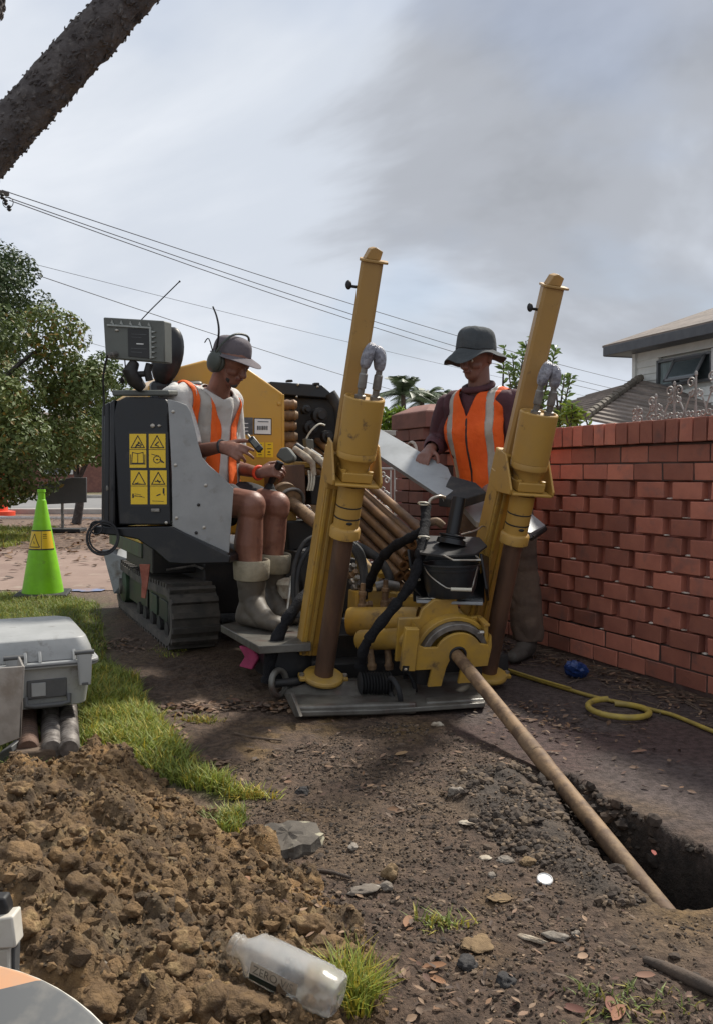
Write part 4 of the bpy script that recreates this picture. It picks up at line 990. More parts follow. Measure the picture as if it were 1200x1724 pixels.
# lower hipped roof in front of it
top = P(1078, 640, 21.6); lowr = P(985, 706, 19.6)
d = lowr - top
lroof = MB().prism([hp(-.5, 2.2, 1.9), hp(LEN, 2.2, 1.9), hp(LEN, -.2, 1.9), hp(-4.2, -.2, 1.9), hp(-4.2, 2.2, 1.9)], (0, 0, .08)).build('lower_roof', 'fascia', house, smooth=0)
N = 13
upd = d.normalized()
dl = P(930, 694, 24.5) - P(1066, 640, 23.5)       # run of the left slope's courses
for i in range(N):
    t0, t1 = i / N, (i + 1.12) / N
    a, b = top + d * t0, top + d * t1
    # face towards the camera: courses run to the right
    ra, rb = P(1230, 668, 19.5), P(1260, 762, 17.6)
    c0, c1 = ra + (rb - ra) * t0, ra + (rb - ra) * t1
    MB().prism([a, b + Vector((0, 0, .05)), c1 + Vector((0, 0, .05)), c0], (0, 0, -.05)).build('tile_row', 'roof_tile', lroof, smooth=0)
    la, lb = P(1000, 662, 27), P(800, 735, 24.5)
    e0, e1 = la + (lb - la) * t0, la + (lb - la) * t1
    MB().prism([a, e0, e1 + Vector((0, 0, .05)), b + Vector((0, 0, .05))], (0, 0, -.05)).build('tile_row', 'roof_tile', lroof, smooth=0)
for i in range(15):
    t0, t1 = i / 15, (i + 1.15) / 15
    a, b = top + d * t0 + Vector((0, 0, .06)), top + d * t1 + Vector((0, 0, .075))
    MB().cyl(a, b, .085, .10, 8).build('hip_cap', 'ridge_tile', lroof, smooth=40)
# low house far behind the tree and a pale-capped fence behind the machine
fh = P(40, 800, 48); fh.z = 0
lowhouse = thing('brick_house', fh, 'low brick house across the street behind the tree', 'house')
MB().box(fh + Vector((-4, 2, 1.3)), (18, 6, 2.6)).build('wall', 'brick_brown', lowhouse, smooth=0)
q = [fh + Vector((x, y, 2.6)) for x, y in ((-13.5, -1.5), (5.5, -1.5), (5.5, 5.5), (-13.5, 5.5))]; q2 = [fh + Vector((x, y, 4.4)) for x, y in ((-10, 1.9), (2, 1.9), (2, 2.1), (-10, 2.1))]
MB().rings([q, q2]).build('roof', 'roof_tile', lowhouse, smooth=0)
for x in (-6, -2, 2.2):
    w_ = MB().box(fh + Vector((x, -1.02, 1.5)), (1.6, .08, 1.1)).build('window', 'window_white', lowhouse, smooth=0)
    MB().box(fh + Vector((x, -1.07, 1.5)), (1.4, .04, .9)).build('pane', 'window_glass', w_, smooth=0)
f0 = P(690, 760, 9.2)
fence = thing('low_brick_wall', Vector((f0.x - 1, f0.y, 0)), 'low brick wall with pale coping behind the gate', 'wall')
MB().box((f0.x - .55, 9.2, .69), (1.5, .12, 1.38)).build('brickwork', 'brick_brown', fence, .004)
MB().box((f0.x - .55, 9.2, 1.41), (1.6, .22, .055)).build('coping', 'kerb', fence, .01)

# ================================================================ trees
LQ = np.array([[-.5, 0, 0], [0, -.28, .06], [.5, 0, -.04], [0, .28, .06]])
def leaves(name, centers, radii, n, size, material, parent, seed, light=(1.35, 1.3, 1.1), dark=(.7, .75, .75), shell=0.55, flat=.8, red=0.0, up=0.5):
    r_ = np.random.default_rng(seed); centers = np.array(centers, float); radii = np.array(radii, float)
    vol = radii ** 2; k = r_.choice(len(centers), n, p=vol / vol.sum())
    d = r_.normal(size=(n, 3)); d /= np.linalg.norm(d, axis=1)[:, None]
    rad = radii[k] * (shell + (1.06 - shell) * r_.random(n) ** .5)
    c = centers[k] + d * rad[:, None] * np.array([1, 1, flat])
    nrm = d * .8 + r_.normal(0, .55, (n, 3)) + np.array([0, 0, up]); nrm /= np.linalg.norm(nrm, axis=1)[:, None]
    t = np.cross(nrm, r_.normal(size=(n, 3))); t /= np.linalg.norm(t, axis=1)[:, None]; b = np.cross(nrm, t)
    s = size * r_.uniform(.6, 1.35, n)
    V = c[:, None, :] + s[:, None, None] * (LQ[None, :, 0:1] * t[:, None, :] + LQ[None, :, 1:2] * b[:, None, :] + LQ[None, :, 2:3] * nrm[:, None, :])
    F_ = (np.arange(n) * 4)[:, None] + np.arange(4)
    clump = r_.uniform(0, 1, len(centers))[k]
    w = (0.5 * clump + .5 * r_.random(n))[:, None]
    tint = np.array(dark) * (1 - w) + np.array(light) * w
    if red: tint = np.where(r_.random((n, 1)) < red * clump[:, None] * 2, tint * np.array([[1.9, .95, .8]]), tint)
    return tag(numpy_obj(name, V.reshape(-1, 3) - np.array(wloc(parent)), F_, material, tint=np.repeat(tint, 4, 0)), kind=None), parent
def crown(name, *a, **k):
    o, p = leaves(name, *a, **k); o.parent = p; return o
def blob_centers(c, r, n, seed, rs=(.28, .45)):
    r_ = np.random.default_rng(seed); d = r_.normal(size=(n, 3)); d /= np.linalg.norm(d, axis=1)[:, None]
    rad = r_.random(n) ** .4
    return (np.array(c) + d * rad[:, None] * np.array(r)).tolist(), (r_.uniform(*rs, n) * min(r)).tolist()
def tree(name, base, top, r, cc, cr, nb, nl, leaf, material, label, seed, limbs=6, **k):
    t = thing(name, base, label, 'tree')
    mb = MB(); b, tp = Vector(base), Vector(top)
    mb.tube([b, b + (tp - b) * .5 + Vector((.05, .03, 0)), tp], [r, r * .6], 9, 6); mb.build('trunk', 'bark', t, smooth=60)
    C, Rr = blob_centers(cc, cr, nb, seed, k.pop('rs', (.28, .45)))
    mb = MB()
    for c in C[:limbs]:
        mb.tube([b + (tp - b) * .8, (tp + Vector(c)) / 2 + Vector((0, 0, .1)), Vector(c)], [r * .4, r * .08], 6, 4)
    mb.build('limbs', 'bark', t, smooth=60)
    crown('crown', C, Rr, nl, leaf, material, t, seed, **k)
    return t
tree('broadleaf_tree', (-6.6, 14.2, 0), (-6.3, 14.0, 1.7), .18, (-5.45, 13.6, 2.0), (1.62, 1.4, 1.42), 60, 34000, .085, 'leaf_dark', 'large dense olive-green street tree at the left edge', 31, light=(2.0, 1.8, 1.3), dark=(.7, .8, .75), red=.08, rs=(.22, .36))
tree('broadleaf_tree', (-10.2, 21, 0), (-9.8, 21, 3.6), .22, (-8.75, 21, 4.95), (1.8, 1.6, 1.5), 30, 15000, .10, 'leaf_dark', 'taller darker tree rising behind the dense street tree', 33, light=(.8, .9, .85), dark=(.4, .5, .5), rs=(.25, .4))
tree('broadleaf_tree', (-5.5, 17.5, 0), (-5.4, 17.3, 1.0), .10, (-5.0, 17, 2.2), (.8, .8, 1.05), 20, 9000, .085, 'leaf_dark', 'smaller leafy tree between the street tree and the machine', 35, light=(1.7, 1.7, 1.2), dark=(.8, .9, .8), rs=(.3, .45))
# long-leaved bush whose top shows behind the standing worker
def spray(name, base, stems, n, leaf, material, label, seed, cat='tree', light=(1.4, 1.3, 1.2), dark=(.7, .7, .7)):
    r_ = np.random.default_rng(seed); t = thing(name, base, label, cat)
    mb = MB(); V = []; T = []
    for tip in stems:
        tip = Vector(tip); b = Vector(base); mid = b.lerp(tip, .6) + Vector((r_.normal(0, .06), r_.normal(0, .06), .05))
        pts = spline([b, mid, tip], 10); mb.tube(pts, [.02, .004], 5)
        for q in range(n):
            f = r_.uniform(.45, 1.0); i = min(int(f * (len(pts) - 1)), len(pts) - 2); p = pts[i].lerp(pts[i + 1], f * (len(pts) - 1) - i)
            ax = (pts[i + 1] - pts[i]).normalized(); a = r_.uniform(0, 6.28)
            F = frame_from(ax); out = (F.col[0] * math.cos(a) + F.col[1] * math.sin(a) + ax * r_.uniform(.3, 1.1)).normalized()
            L = leaf * r_.uniform(.7, 1.2); s = out.cross(Vector(r_.normal(size=3))).normalized() * L * .17
            V += [p, p + out * L * .5 + s, p + out * L - Vector((0, 0, L * .2)), p + out * L * .5 - s]
            w = r_.random(); tt = np.array(dark) * (1 - w) + np.array(light) * w; T += [tt] * 4
    mb.build('stems', 'twig', t, smooth=60)
    V = np.array([tuple(v) for v in V]) - np.array(base); F_ = np.arange(len(V)).reshape(-1, 4)
    o = numpy_obj('foliage', V, F_, material, tint=np.array(T)); o.parent = t
    return t
b = P(890, 760, 7.2); b.z = 0.0
spray('shrub', b, [P(u, v, d_) for u, v, d_ in ((848, 585, 7.2), (862, 600, 7.1), (880, 590, 7.3), (895, 560, 7.2), (905, 580, 7.1), (918, 570, 7.3), (935, 585, 7.2), (950, 630, 7.2), (930, 615, 7.1), (855, 625, 7.1), (875, 630, 7.3), (900, 610, 7.1), (960, 632, 7.2), (884, 574, 7.2), (912, 600, 7.2), (868, 640, 7.1), (890, 640, 7.2))], 60, .085, 'leaf_green', 'long-leaved green shrub rising behind the right-hand mast', 41, 'shrub', light=(1.5, 1.35, 1.6), dark=(.6, .65, .7))
b = P(960, 740, 5.6); b.z = 0.3
spray('shrub', b, [P(u, v, 5.6 + .02 * (i % 3)) for i, (u, v) in enumerate(((940, 700), (948, 688), (955, 682), (962, 680), (970, 686), (977, 690), (985, 702), (935, 712), (966, 694), (952, 698)))], 70, .06, 'leaf_green', 'small bright green shrub tip showing above the brick wall', 43, 'shrub', light=(1.9, 1.6, 1.0), dark=(1.0, 1.0, .7))
b = P(655, 740, 11); b.z = 0
spray('shrub', b, [P(u, v, 11 + .05 * (i % 4)) for i, (u, v) in enumerate(((640, 708), (648, 695), (655, 690), (662, 693), (670, 698), (676, 692), (682, 702), (690, 700), (632, 712), (666, 690), (645, 702), (625, 715)))], 90, .13, 'leaf_green', 'bright green shrub behind the low wall and pillar', 45, 'shrub', light=(1.9, 1.7, .9), dark=(.9, .95, .6))
# palms
def palm(u, v, d_, s, label, seed, n=15, base_v=760):
    r_ = np.random.default_rng(seed); h = P(u, v, d_); t = thing('palm_tree', (h.x, h.y, 0), label, 'palm tree')
    MB().tube([(h.x, h.y, 0), (h.x + .05, h.y, h.z * .5), h], [.14 * s, .08 * s], 8, 6).build('trunk', 'twig', t, smooth=60)
    for i in range(n):
        a = 2 * math.pi * i / n + r_.uniform(-.2, .2); el = r_.uniform(.1, 1.3); L = s * r_.uniform(1.3, 1.8)
        out = Vector((math.cos(a) * math.cos(el), math.sin(a) * math.cos(el), math.sin(el)))
        pts = [h + out * (L * k / 8) - Vector((0, 0, 1)) * (L * .55 * (k / 8) ** 2.2) for k in range(9)]
        V = []; T = []
        for k in range(1, 9):
            for m in range(3):
                p = pts[k - 1].lerp(pts[k], m / 3); ax = (pts[k] - pts[k - 1]).normalized(); sd = ax.cross(Vector((0, 0, 1))).normalized()
                ll = L * .30 * math.sin(math.pi * min(1, (k + m / 3) / 9) * .9 + .25)
                for sg in (-1, 1):
                    q = p + (sd * sg * .8 + ax * .7 - Vector((0, 0, .35))).normalized() * ll; wv = ax * .035 * s
                    V += [p - wv, p + wv, q + wv * .2, q - wv * .2]; T += [np.full(3, r_.uniform(.6, 1.3))] * 4
        for k in range(8):
            wv = Vector((0, 0, .015 * s)); V += [pts[k] - wv, pts[k] + wv, pts[k + 1] + wv, pts[k + 1] - wv]; T += [np.full(3, .8)] * 4
        V = np.array([tuple(x) for x in V]); o = numpy_obj('frond', V - np.array((h.x, h.y, 0)), np.arange(len(V)).reshape(-1, 4), 'leaf_palm', tint=np.array(T)); o.parent = t
palm(678, 664, 30, .95, 'left palm with upright fronds behind the low wall', 51)
palm(710, 676, 34, .95, 'middle palm with drooping fronds behind the pillar', 52, 17)
palm(737, 676, 38, .8, 'smallest palm nearest the orange-vested standing worker', 53, 13)

# ---------------------------------------------------------------- near tree whose rough limb crosses the top left corner
nt = thing('rough_barked_tree', (-3.95, 5.3, 0), 'rough dark bark limb crossing the upper left corner', 'tree')
def barky(name, pts, rad, parent, seed, nseg=90, n=40):
    r_ = np.random.default_rng(seed); pts = spline([Vector(p) for p in pts], nseg // (len(pts) - 1)); m = len(pts); V = []; rings = []
    x = None
    ii, kk = np.meshgrid(np.arange(m), np.arange(n), indexing='ij')
    rough = fbm(ii * .55, np.minimum(kk, n - kk) * .8, seed, 4, .65)
    for i, p in enumerate(pts):
        F = frame_from(pts[min(i + 1, m - 1)] - pts[max(i - 1, 0)], x if x is not None else (0.2, 1, 0)); x = F.col[0]
        rr_ = rad[0] + (rad[1] - rad[0]) * i / (m - 1)
        rings.append([p + F @ Vector((math.cos(2 * math.pi * k / n), math.sin(2 * math.pi * k / n), 0)) * rr_ * (.84 + .36 * rough[i, k]) for k in range(n)])
    mb = MB(); mb.rings(rings)
    # loose bark plates standing off the surface
    for q in range(int(m * 16)):
        i = r_.integers(1, m - 1); k = r_.integers(0, n); p = rings[i][k]; c = pts[i]; o_ = (p - c).normalized(); ax = (pts[i + 1] - pts[i - 1]).normalized(); sd = ax.cross(o_)
        L = r_.uniform(.008, .020) * (1 if r_.random() < .6 else -1); w_ = r_.uniform(.006, .014); lift = r_.uniform(.002, .010)
        a = p - ax * L - o_ * .005; b_ = p + ax * L + o_ * lift + sd * r_.normal(0, .006)
        mb.add([a - sd * w_, a + sd * w_, b_ + sd * w_ * .5, b_ - sd * w_ * .6, p + o_ * .011], [(0, 1, 4), (1, 2, 4), (2, 3, 4), (3, 0, 4)])
    return mb.build(name, 'bark', parent, smooth=50)
a, b_ = P(0, 238, 5.0), P(212, 0, 5.0); dd = b_ - a
barky('limb', [a - dd * 1.75 + Vector((-.1, .1, -.15)), a - dd * .9, a, b_, b_ + dd * .9], [.125, .112], nt, 61, 140)
st = a - dd * 1.75 + Vector((-.1, .1, -.15))
barky('trunk', [(-3.95, 5.3, -.1), (-3.85, 5.25, .5), st + Vector((-.05, .05, -.1)), st + Vector((-.2, .2, .9)), st + Vector((-.3, .4, 2.6))], [.30, .17], nt, 62, 80)
q0 = P(-6, 30, 5.4)
barky('limb', [st + Vector((-.25, .25, 1.2)), q0 + Vector((-.35, 0, .1)), q0 + Vector((-.045, 0, .0)), q0 + Vector((-.02, .1, .5))], [.07, .05], nt, 63, 40, 20)
C, Rr = blob_centers((-4.0, 6.6, 6.2), (1.7, 1.7, 1.1), 24, 66); crown('crown', C, Rr, 9000, .09, 'leaf_dark', nt, 67)

# ---------------------------------------------------------------- power pole and lines
pp = P(-16, 340, 26); pole = thing('power_pole', (pp.x, pp.y, 0), 'timber power pole with crossarm at the left edge', 'power pole')
MB().cyl((pp.x, pp.y, 0), (pp.x, pp.y, pp.z + 1.2), .16, .12, 10).build('post', 'pole_wood', pole, smooth=40)
MB().box((pp.x + .1, pp.y - .2, pp.z + .25), (1.0, .12, .12), Matrix.Rotation(R(35), 3, 'Z')).build('crossarm', 'pole_wood', pole, .01)
for k, (u, v) in enumerate(((4, 326), (10, 336), (16, 346))):
    i0 = P(u, v, 25.6); MB().lathe(i0 - Vector((0, 0, .16)), (0, 0, 1), [(0, .03), (.05, .07), (.09, .04), (.13, .07), (.17, .03)], 10).build('insulator', 'black_dirty', pole, smooth=40)
MB().torus(P(14, 341, 25.6), (0, 1, 0), .15, .012, 16, 5).build('jumper_wire', 'wire_black', pole)
def line(name, pts, sag, r, label, parent=None):
    out = []
    for i in range(len(pts) - 1):
        a, b = Vector(pts[i]), Vector(pts[i + 1])
        for k in range(14):
            t = k / 14; out.append(a.lerp(b, t) - Vector((0, 0, sag * 4 * t * (1 - t))))
    out.append(Vector(pts[-1]))
    return tag(MB().tube(out, r, 5).build(name, 'power_wire', smooth=60), label, 'power line', 'overhead power lines')
line('power_line', [P(4, 320, 25.6), P(1080, 648, 62)], .35, .015, 'topmost overhead power line crossing behind the masts')
line('power_line', [P(10, 331, 25.6), P(1075, 664, 62)], .45, .015, 'upper wire of the close double power line')
line('power_line', [P(16, 337, 25.6), P(1075, 672, 62)], .55, .015, 'lower wire of the close double power line')
line('power_line', [P(60, 462, 40), P(700, 668, 75)], .15, .020, 'lower power line passing above the display box')
line('power_line', [P(40, 440, 42), P(1150, 700, 90)], .35, .012, 'faint far power line below the double wires')
line('power_line', [P(100, 562, 44), P(620, 705, 80)], .1, .012, 'lowest faint power line beside the street tree')
# ================================================================ the drilling machine
MY = R(14)                                      # the drill frame's heading
MR = Vector((math.cos(MY), math.sin(MY), 0)); MBK = Vector((-math.sin(MY), math.cos(MY), 0))
INC = R(13)
TF = (-MBK * math.cos(INC) - Vector((0, 0, 1)) * math.sin(INC)).normalized()      # down the drill string, towards the pit
TU = MR.cross(-TF).normalized()
if TU.z < 0: TU = -TU
UZ = Vector((0, 0, 1))
machine = thing('drilling_machine', (0.1, 4.6, 0), 'yellow tracked horizontal drilling rig with two leaning stake-down masts and operator seat', 'drilling machine')
TROT = Matrix((MR, -TF, TU)).transposed()
BY = R(24); BR = Vector((math.cos(BY), math.sin(BY), 0)); BB = Vector((-math.sin(BY), math.cos(BY), 0))
BROT = Matrix((BR, BB, UZ)).transposed()
def quad_on(o, n, px): return [PL(u, v, o, n) for u, v in px]

# ---------------------------------------------------------------- stake-down masts
def mast(c0, c1, s0, s1, knob_side=-1):
    ax = (c1 - c0).normalized(); F = frame_from(ax, MR); lx, fy = F.col[0], -F.col[1]    # fy towards the camera side
    if fy.y > 0: fy = -fy
    L = (c1 - c0).length
    # square box-section column
    w = .088; col = MB(); h = w / 2
    prof = [(-h + .012, -h), (h - .012, -h), (h, -h + .012), (h, h - .012), (h - .012, h), (-h + .012, h), (-h, h - .012), (-h, -h + .012)]
    yaw = R(-14); prof = [(x * math.cos(yaw) - y * math.sin(yaw), x * math.sin(yaw) + y * math.cos(yaw)) for x, y in prof]
    col.rings([[c0 + ax * s + lx * x - fy * y for x, y in prof] for s in (0, L)])
    column = col.build('mast_column', 'column_paint', machine, smooth=30)
    pl = MB(); pf = [(x * 1.28, y * 1.28) for x, y in prof]
    pl.rings([[c1 + ax * s + lx * (x + .006) - fy * (y) for x, y in pf] for s in (0, .010)])
    pl.build('top_plate', 'column_paint', column, .002)
    ear = MB(); ear.prism([c1 + ax * s + lx * x - fy * .02 for x, s in ((-.036, .01), (.024, .01), (.03, .045), (.0, .058), (-.02, .05))], fy * .05); ear.build('lifting_ear', 'column_paint', column, .003)
    kb = MB(); kp = c0 + ax * (L * .94) - lx * .05; kb.cyl(kp + lx * .02, kp - lx * .022, .006); kb.ball(kp - lx * .03 + ax * .004, (.013, .013, .019), 10, 8); kb.build('bleed_knob', 'black_dirty', column, smooth=60)
    # raised guide strip down the lower half of the column
    C3 = Matrix((lx, -fy, ax)).transposed()
    MB().box(c0 + ax * (L * .245) + lx * -.004, (.124, .104, L * .50), C3).build('guide_channel', 'mast_paint', column, .004)
    for off in (-.050, -.022, .018):
        MB().box(c0 + ax * (L * .245) + fy * .056 + lx * off, (.016, .012, L * .495), C3).build('guide_rail', 'dirty_yellow', column, .003)
    # stake, collar, neck, carriage and motor
    sx = (s1 - s0).normalized(); SL = (s1 - s0).length
    Fs = frame_from(sx, MR); ex, ey = Fs.col[0], -Fs.col[1]
    if ey.y > 0: ey = -ey
    B3 = Matrix((ex, -ey, sx)).transposed()
    stake = MB(); stake.cyl(s0 - sx * .30, s0 + sx * (SL * .545), .042, n=28); stake.build('stake_pipe', 'rust_pipe', machine, smooth=40)
    nk = MB(); z = SL * .53
    nk.lathe(s0 + sx * z, sx, [(0, .050), (.0, .064), (.038, .064), (.044, .060), (.048, .053), (.085, .053), (.087, .050), (.092, .050), (.094, .053), (.135, .053), (.137, .0505), (.141, .0505), (.143, .053), (SL * .155 + .03, .055)], 28)
    neck = nk.build('neck', 'mast_paint', machine, smooth=35)
    band = MB()
    for q in (.0885, .139): band.torus(s0 + sx * (z + q), sx, .0512, .003, 26, 6)
    band.ball(s0 + sx * (z + .075) + ey * .052, (.014, .006, .007), 10, 6, B3); band.build('wear_band', 'black_dirty', neck, smooth=60)
    zc = SL * .725
    car = MB(); car.box(s0 + sx * zc + ey * .005, (.185, .17, .012), B3); car.box(s0 + sx * (zc + .028) + ey * .0, (.125, .14, .040), B3)
    carriage = car.build('carriage', 'mast_paint', machine, .004)
    for sg in (-1, 1):
        ck = MB(); o_ = s0 + sx * zc + ex * (sg * .094)
        ck.prism([o_ + sx * a + ey * b for a, b in ((-.004, .082), (.02, .086), (.145, -.03), (.150, -.10), (-.02, -.11), (-.03, -.05))], ex * (sg * .010)); ck.build('cheek_plate', 'mast_paint', carriage, .003)
        for q in (-.055, .055):
            MB().lathe(s0 + sx * (zc + .048) + ex * (sg * .055) + ey * q, sx, [(0, .012), (.009, .012), (.010, .008)], 6).build('bolt', 'mast_paint', carriage, smooth=30)
    sl = MB(); sl.box(c0 + ax * (L * .505), (.125, .13, .16), Matrix((lx, -fy, ax)).transposed()); sl.build('slide_block', 'mast_paint', carriage, .006)
    mo = MB(); z0 = zc + .048
    mo.lathe(s0 + sx * z0, sx, [(0, .058), (.03, .062), (.045, .074), (.052, .080), (.075, .081), (.078, .0795), (.08, .081), (SL - z0 - .005, .0825), (SL - z0, .079), (SL - z0, .073), (SL - z0 - .010, .070), (SL - z0 - .012, .004)], 32)
    motor = mo.build('drive_motor', 'mast_paint', machine, smooth=35)
    fl = MB()
    fl.lathe(s0 + sx * .01, sx, [(-.012, .088), (0, .092), (.012, .088), (.016, .060), (.016, .049)], 30)
    for sg in (-1, 1): fl.box(s0 + sx * .008 + ex * (sg * .088), (.045, .055, .016), B3)
    flange = fl.build('foot_flange', 'dirty_yellow', machine, .003)
    for sg in (-1, 1): MB().lathe(s0 + sx * .016 + ex * (sg * .098), sx, [(0, .012), (.010, .011)], 6).build('bolt', 'bright_steel', flange)
    # hydraulic fittings with bubble-wrapped hose ends
    for k, (dx_, bend) in enumerate(((-.022, -1), (.040, 1))):
        p0 = s1 + ex * dx_ + ey * .01
        f = MB(); f.lathe(p0 - sx * .008, sx, [(0, .022), (.015, .022), (.018, .014), (.04, .014), (.045, .018), (.10, .017), (.105, .013), (.13, .013)], 12)
        f.build('hydraulic_fitting', 'grey_metal', motor, smooth=35)
    tp = MB()
    a_, b_ = s1 + ex * -.022 + sx * .11 + ey * .01, s1 + ex * .040 + sx * .105 + ey * .01
    tp.tube([a_, a_ + sx * .035 + ex * .002, a_ + sx * .075 + ex * .012, a_ + sx * .105 + ex * .03 - ey * .02], [.020, .026, .028, .020], 12, 0)
    tp.tube([b_, b_ + sx * .035 - ex * .002, b_ + sx * .075 - ex * .008, b_ + sx * .10 - ex * .028 - ey * .02], [.020, .027, .030, .020], 12, 0)
    o = tp.build('taped_hose_end', 'tape_grey', motor, smooth=60)
    sub = o.modifiers.new('sub', 'SUBSURF'); sub.levels = 2; sub.render_levels = 2
    return column
mast(P(526, 1092, 4.03), P(626, 441, 3.55), P(544, 1143, 3.93), P(614, 668, 3.60))
mast(P(794, 1062, 4.26), P(929, 484, 3.78), P(819, 1138, 4.13), P(907, 694, 3.81))

# ---------------------------------------------------------------- front vise / breakout head round the drill rod
E = P(768, 1103, 3.75); k_ = 3.75 / FPX
def vl(u, v, f=0.0): return E + MR * ((u - 768) * k_ / math.cos(MY)) + TU * ((1103 - v) * k_ * 1.01) + TF * f
def arc(cx, cy, r, a0, a1, n=14): return [(cx + r * math.cos(R(a0 + (a1 - a0) * i / n)), cy - r * math.sin(R(a0 + (a1 - a0) * i / n))) for i in range(n + 1)]
front = [(697, 1067), (703, 1082), (712, 1088), (732, 1088)] + arc(770, 1108, 44, 153, 27, 12) + [(822, 1088), (825, 1126), (792, 1126), (795, 1150), (762, 1150), (762, 1110)] + [(x, y) for x, y in arc(770, 1102, 13, 0, 180, 8)][::-1][:0] + [(757, 1094), (752, 1110), (748, 1158), (724, 1158), (727, 1127), (697, 1127)]
# plate outline with a slot for the rod
front = [(697, 1067), (703, 1083), (712, 1088), (734, 1088)] + arc(771, 1106, 42, 150, 30, 12) + [(823, 1088), (825, 1126), (790, 1127), (803, 1156), (775, 1156), (779, 1125)] + arc(770, 1103, 14, -30, 210, 12) + [(752, 1125), (746, 1159), (723, 1159), (727, 1127), (697, 1127)]
vp = MB().prism([vl(u, v, .0) for u, v in front], TF * -.016).build('vise_plate', 'dirty_yellow', machine, .002)
sidepl = MB().prism([vl(u, v, .01) for u, v in ((676, 1050), (699, 1052), (697, 1127), (673, 1125))], TF * -.03).build('vise_cheek', 'dirty_yellow', machine, .003)
MB().prism([vl(u, v, .013) for u, v in ((675, 1115), (686, 1116), (685, 1126), (674, 1125))], TF * -.002).build('decal', 'sticker_black', sidepl)
MB().ball(vl(680, 1121, .0145), (.007, .003, .006), 8, 6).build('decal_mark', 'mud_white', sidepl)
MB().prism([vl(u, v, -.10) for u, v in [(676, 1050), (712, 1050), (716, 1035), (736, 1018), (775, 1018), (780, 1040), (790, 1052), (823, 1052), (823, 1128), (676, 1128)]], TF * -.02).build('rear_plate', 'dirty_yellow', machine, .003)
for px in (((822, 1088), (826, 1070), (829, 1090), (825, 1126)),):
    MB().prism([vl(u, v, .0) for u, v in px], TF * -.10).build('side_web', 'dirty_yellow', machine, .002)
MB().prism([vl(u, v, .0) for u, v in ((697, 1067), (701, 1067), (701, 1127), (697, 1127))], TF * -.10).build('side_web', 'dirty_yellow', machine, .002)
for px in (((699, 1052), (703, 1083), (699, 1083)), ((815, 1054), (822, 1053), (825, 1088), (819, 1088))):
    MB().prism([vl(u, v, -.02) for u, v in px], TF * -.08).build('tray_wall', 'dirty_yellow', machine, .002)
MB().prism([vl(u, v, -.015) for u, v in ((814, 1052), (824, 1052), (824, 1056), (814, 1056))], TF * -.09).build('tray_rim', 'mast_paint', machine, .001)
ring = MB(); ro, ri = 62 * k_, 51 * k_; c_ = vl(769, 1112, -.02)
pts_o = [c_ + MR * (ro * math.cos(R(a))) + TU * (ro * math.sin(R(a))) for a in range(0, 181, 9)]; pts_i = [c_ + MR * (ri * math.cos(R(a))) + TU * (ri * math.sin(R(a))) for a in range(180, -1, -9)]
ring.prism(pts_o + pts_i, TF * -.05); ring.build('jaw_ring', 'grey_metal', machine, .003)
ring = MB(); ro, ri = 70 * k_, 62.5 * k_; c_ = vl(769, 1112, -.05)
pts_o = [c_ + MR * (ro * math.cos(R(a))) + TU * (ro * math.sin(R(a))) for a in range(0, 181, 9)]; pts_i = [c_ + MR * (ri * math.cos(R(a))) + TU * (ri * math.sin(R(a))) for a in range(180, -1, -9)]
ring.prism(pts_o + pts_i, TF * -.05); ring.build('jaw_housing', 'dirty_yellow', machine, .003)
MB().torus(vl(770, 1103, .0), TF, 13.5 * k_, .006, 26, 8).build('rod_guide', 'black_dirty', machine, smooth=60)
MB().lathe(vl(812, 1069, -.03), MR, [(-.02, .011), (.01, .011), (.012, .007)], 8).build('bolt', 'bright_steel', machine)
# lower support legs of the vise
for px in (((708, 1128), (732, 1128), (730, 1165), (708, 1160)), ((800, 1128), (822, 1128), (824, 1160), (808, 1160))):
    MB().prism([vl(u, v, -.04) for u, v in px], TF * -.08).build('support_leg', 'black_dirty', machine, .003)
# clamp cylinders left of the vise
c1 = MB(); a0, a1 = P(586, 1046, 4.12), P(705, 1046, 4.02); c1.lathe(a0, a1 - a0, [(0, .034), (.004, .062), (.012, .066), ((a1 - a0).length, .066)], 28); cyl1 = c1.build('clamp_cylinder', 'dirty_yellow', machine, smooth=35)
c2 = MB(); a0, a1 = P(606, 1078, 3.98), P(690, 1074, 3.80); c2.lathe(a0, a1 - a0, [(0, .040), (.004, .046), ((a1 - a0).length, .046)], 28); c2.build('clamp_cylinder', 'dirty_yellow', machine, smooth=35)
for u, v, d_ in ((608, 1018, 4.12), (646, 1012, 4.14)):
    q = P(u, v, d_); f = MB(); f.lathe(q - UZ * .05, (0.05, 0, 1), [(0, .02), (.05, .02), (.055, .015), (.09, .015), (.095, .019), (.11, .019), (.115, .012), (.15, .012)], 10); f.lathe(q + UZ * .0, MR, [(0, .012), (.03, .012), (.032, .017), (.05, .017)], 8); f.build('hose_fitting', 'muddy_rod', cyl1, smooth=35)
for u in (626, 655):
    q = P(u, 1112, 3.9); f = MB(); f.lathe(q - UZ * .04, (-.1, 0, 1), [(0, .018), (.02, .022), (.03, .016), (.09, .014)], 10); f.build('hose_fitting', 'muddy_rod', machine, smooth=35)
# cross boxes behind the cylinders
fb = MB(); fb.prism([P(u, v, 4.28) for u, v in ((600, 996), (660, 990), (662, 1040), (598, 1042))], BB * .10); fb.build('valve_block', 'dirty_yellow', machine, .006)
fb = MB(); fb.prism([P(u, v, 4.20) for u, v in ((668, 1000), (722, 1008), (726, 1052), (664, 1052))], BB * .25); fb.build('valve_block', 'dirty_yellow', machine, .006)
for (u, v) in ((676, 1030), (690, 1040)):
    MB().prism([P(u + a, v + b, 4.192) for a, b in ((-3, -9), (3, -9), (3, 9), (-3, 9))], BB * .006).build('bracket_slot', 'black_dirty', machine)
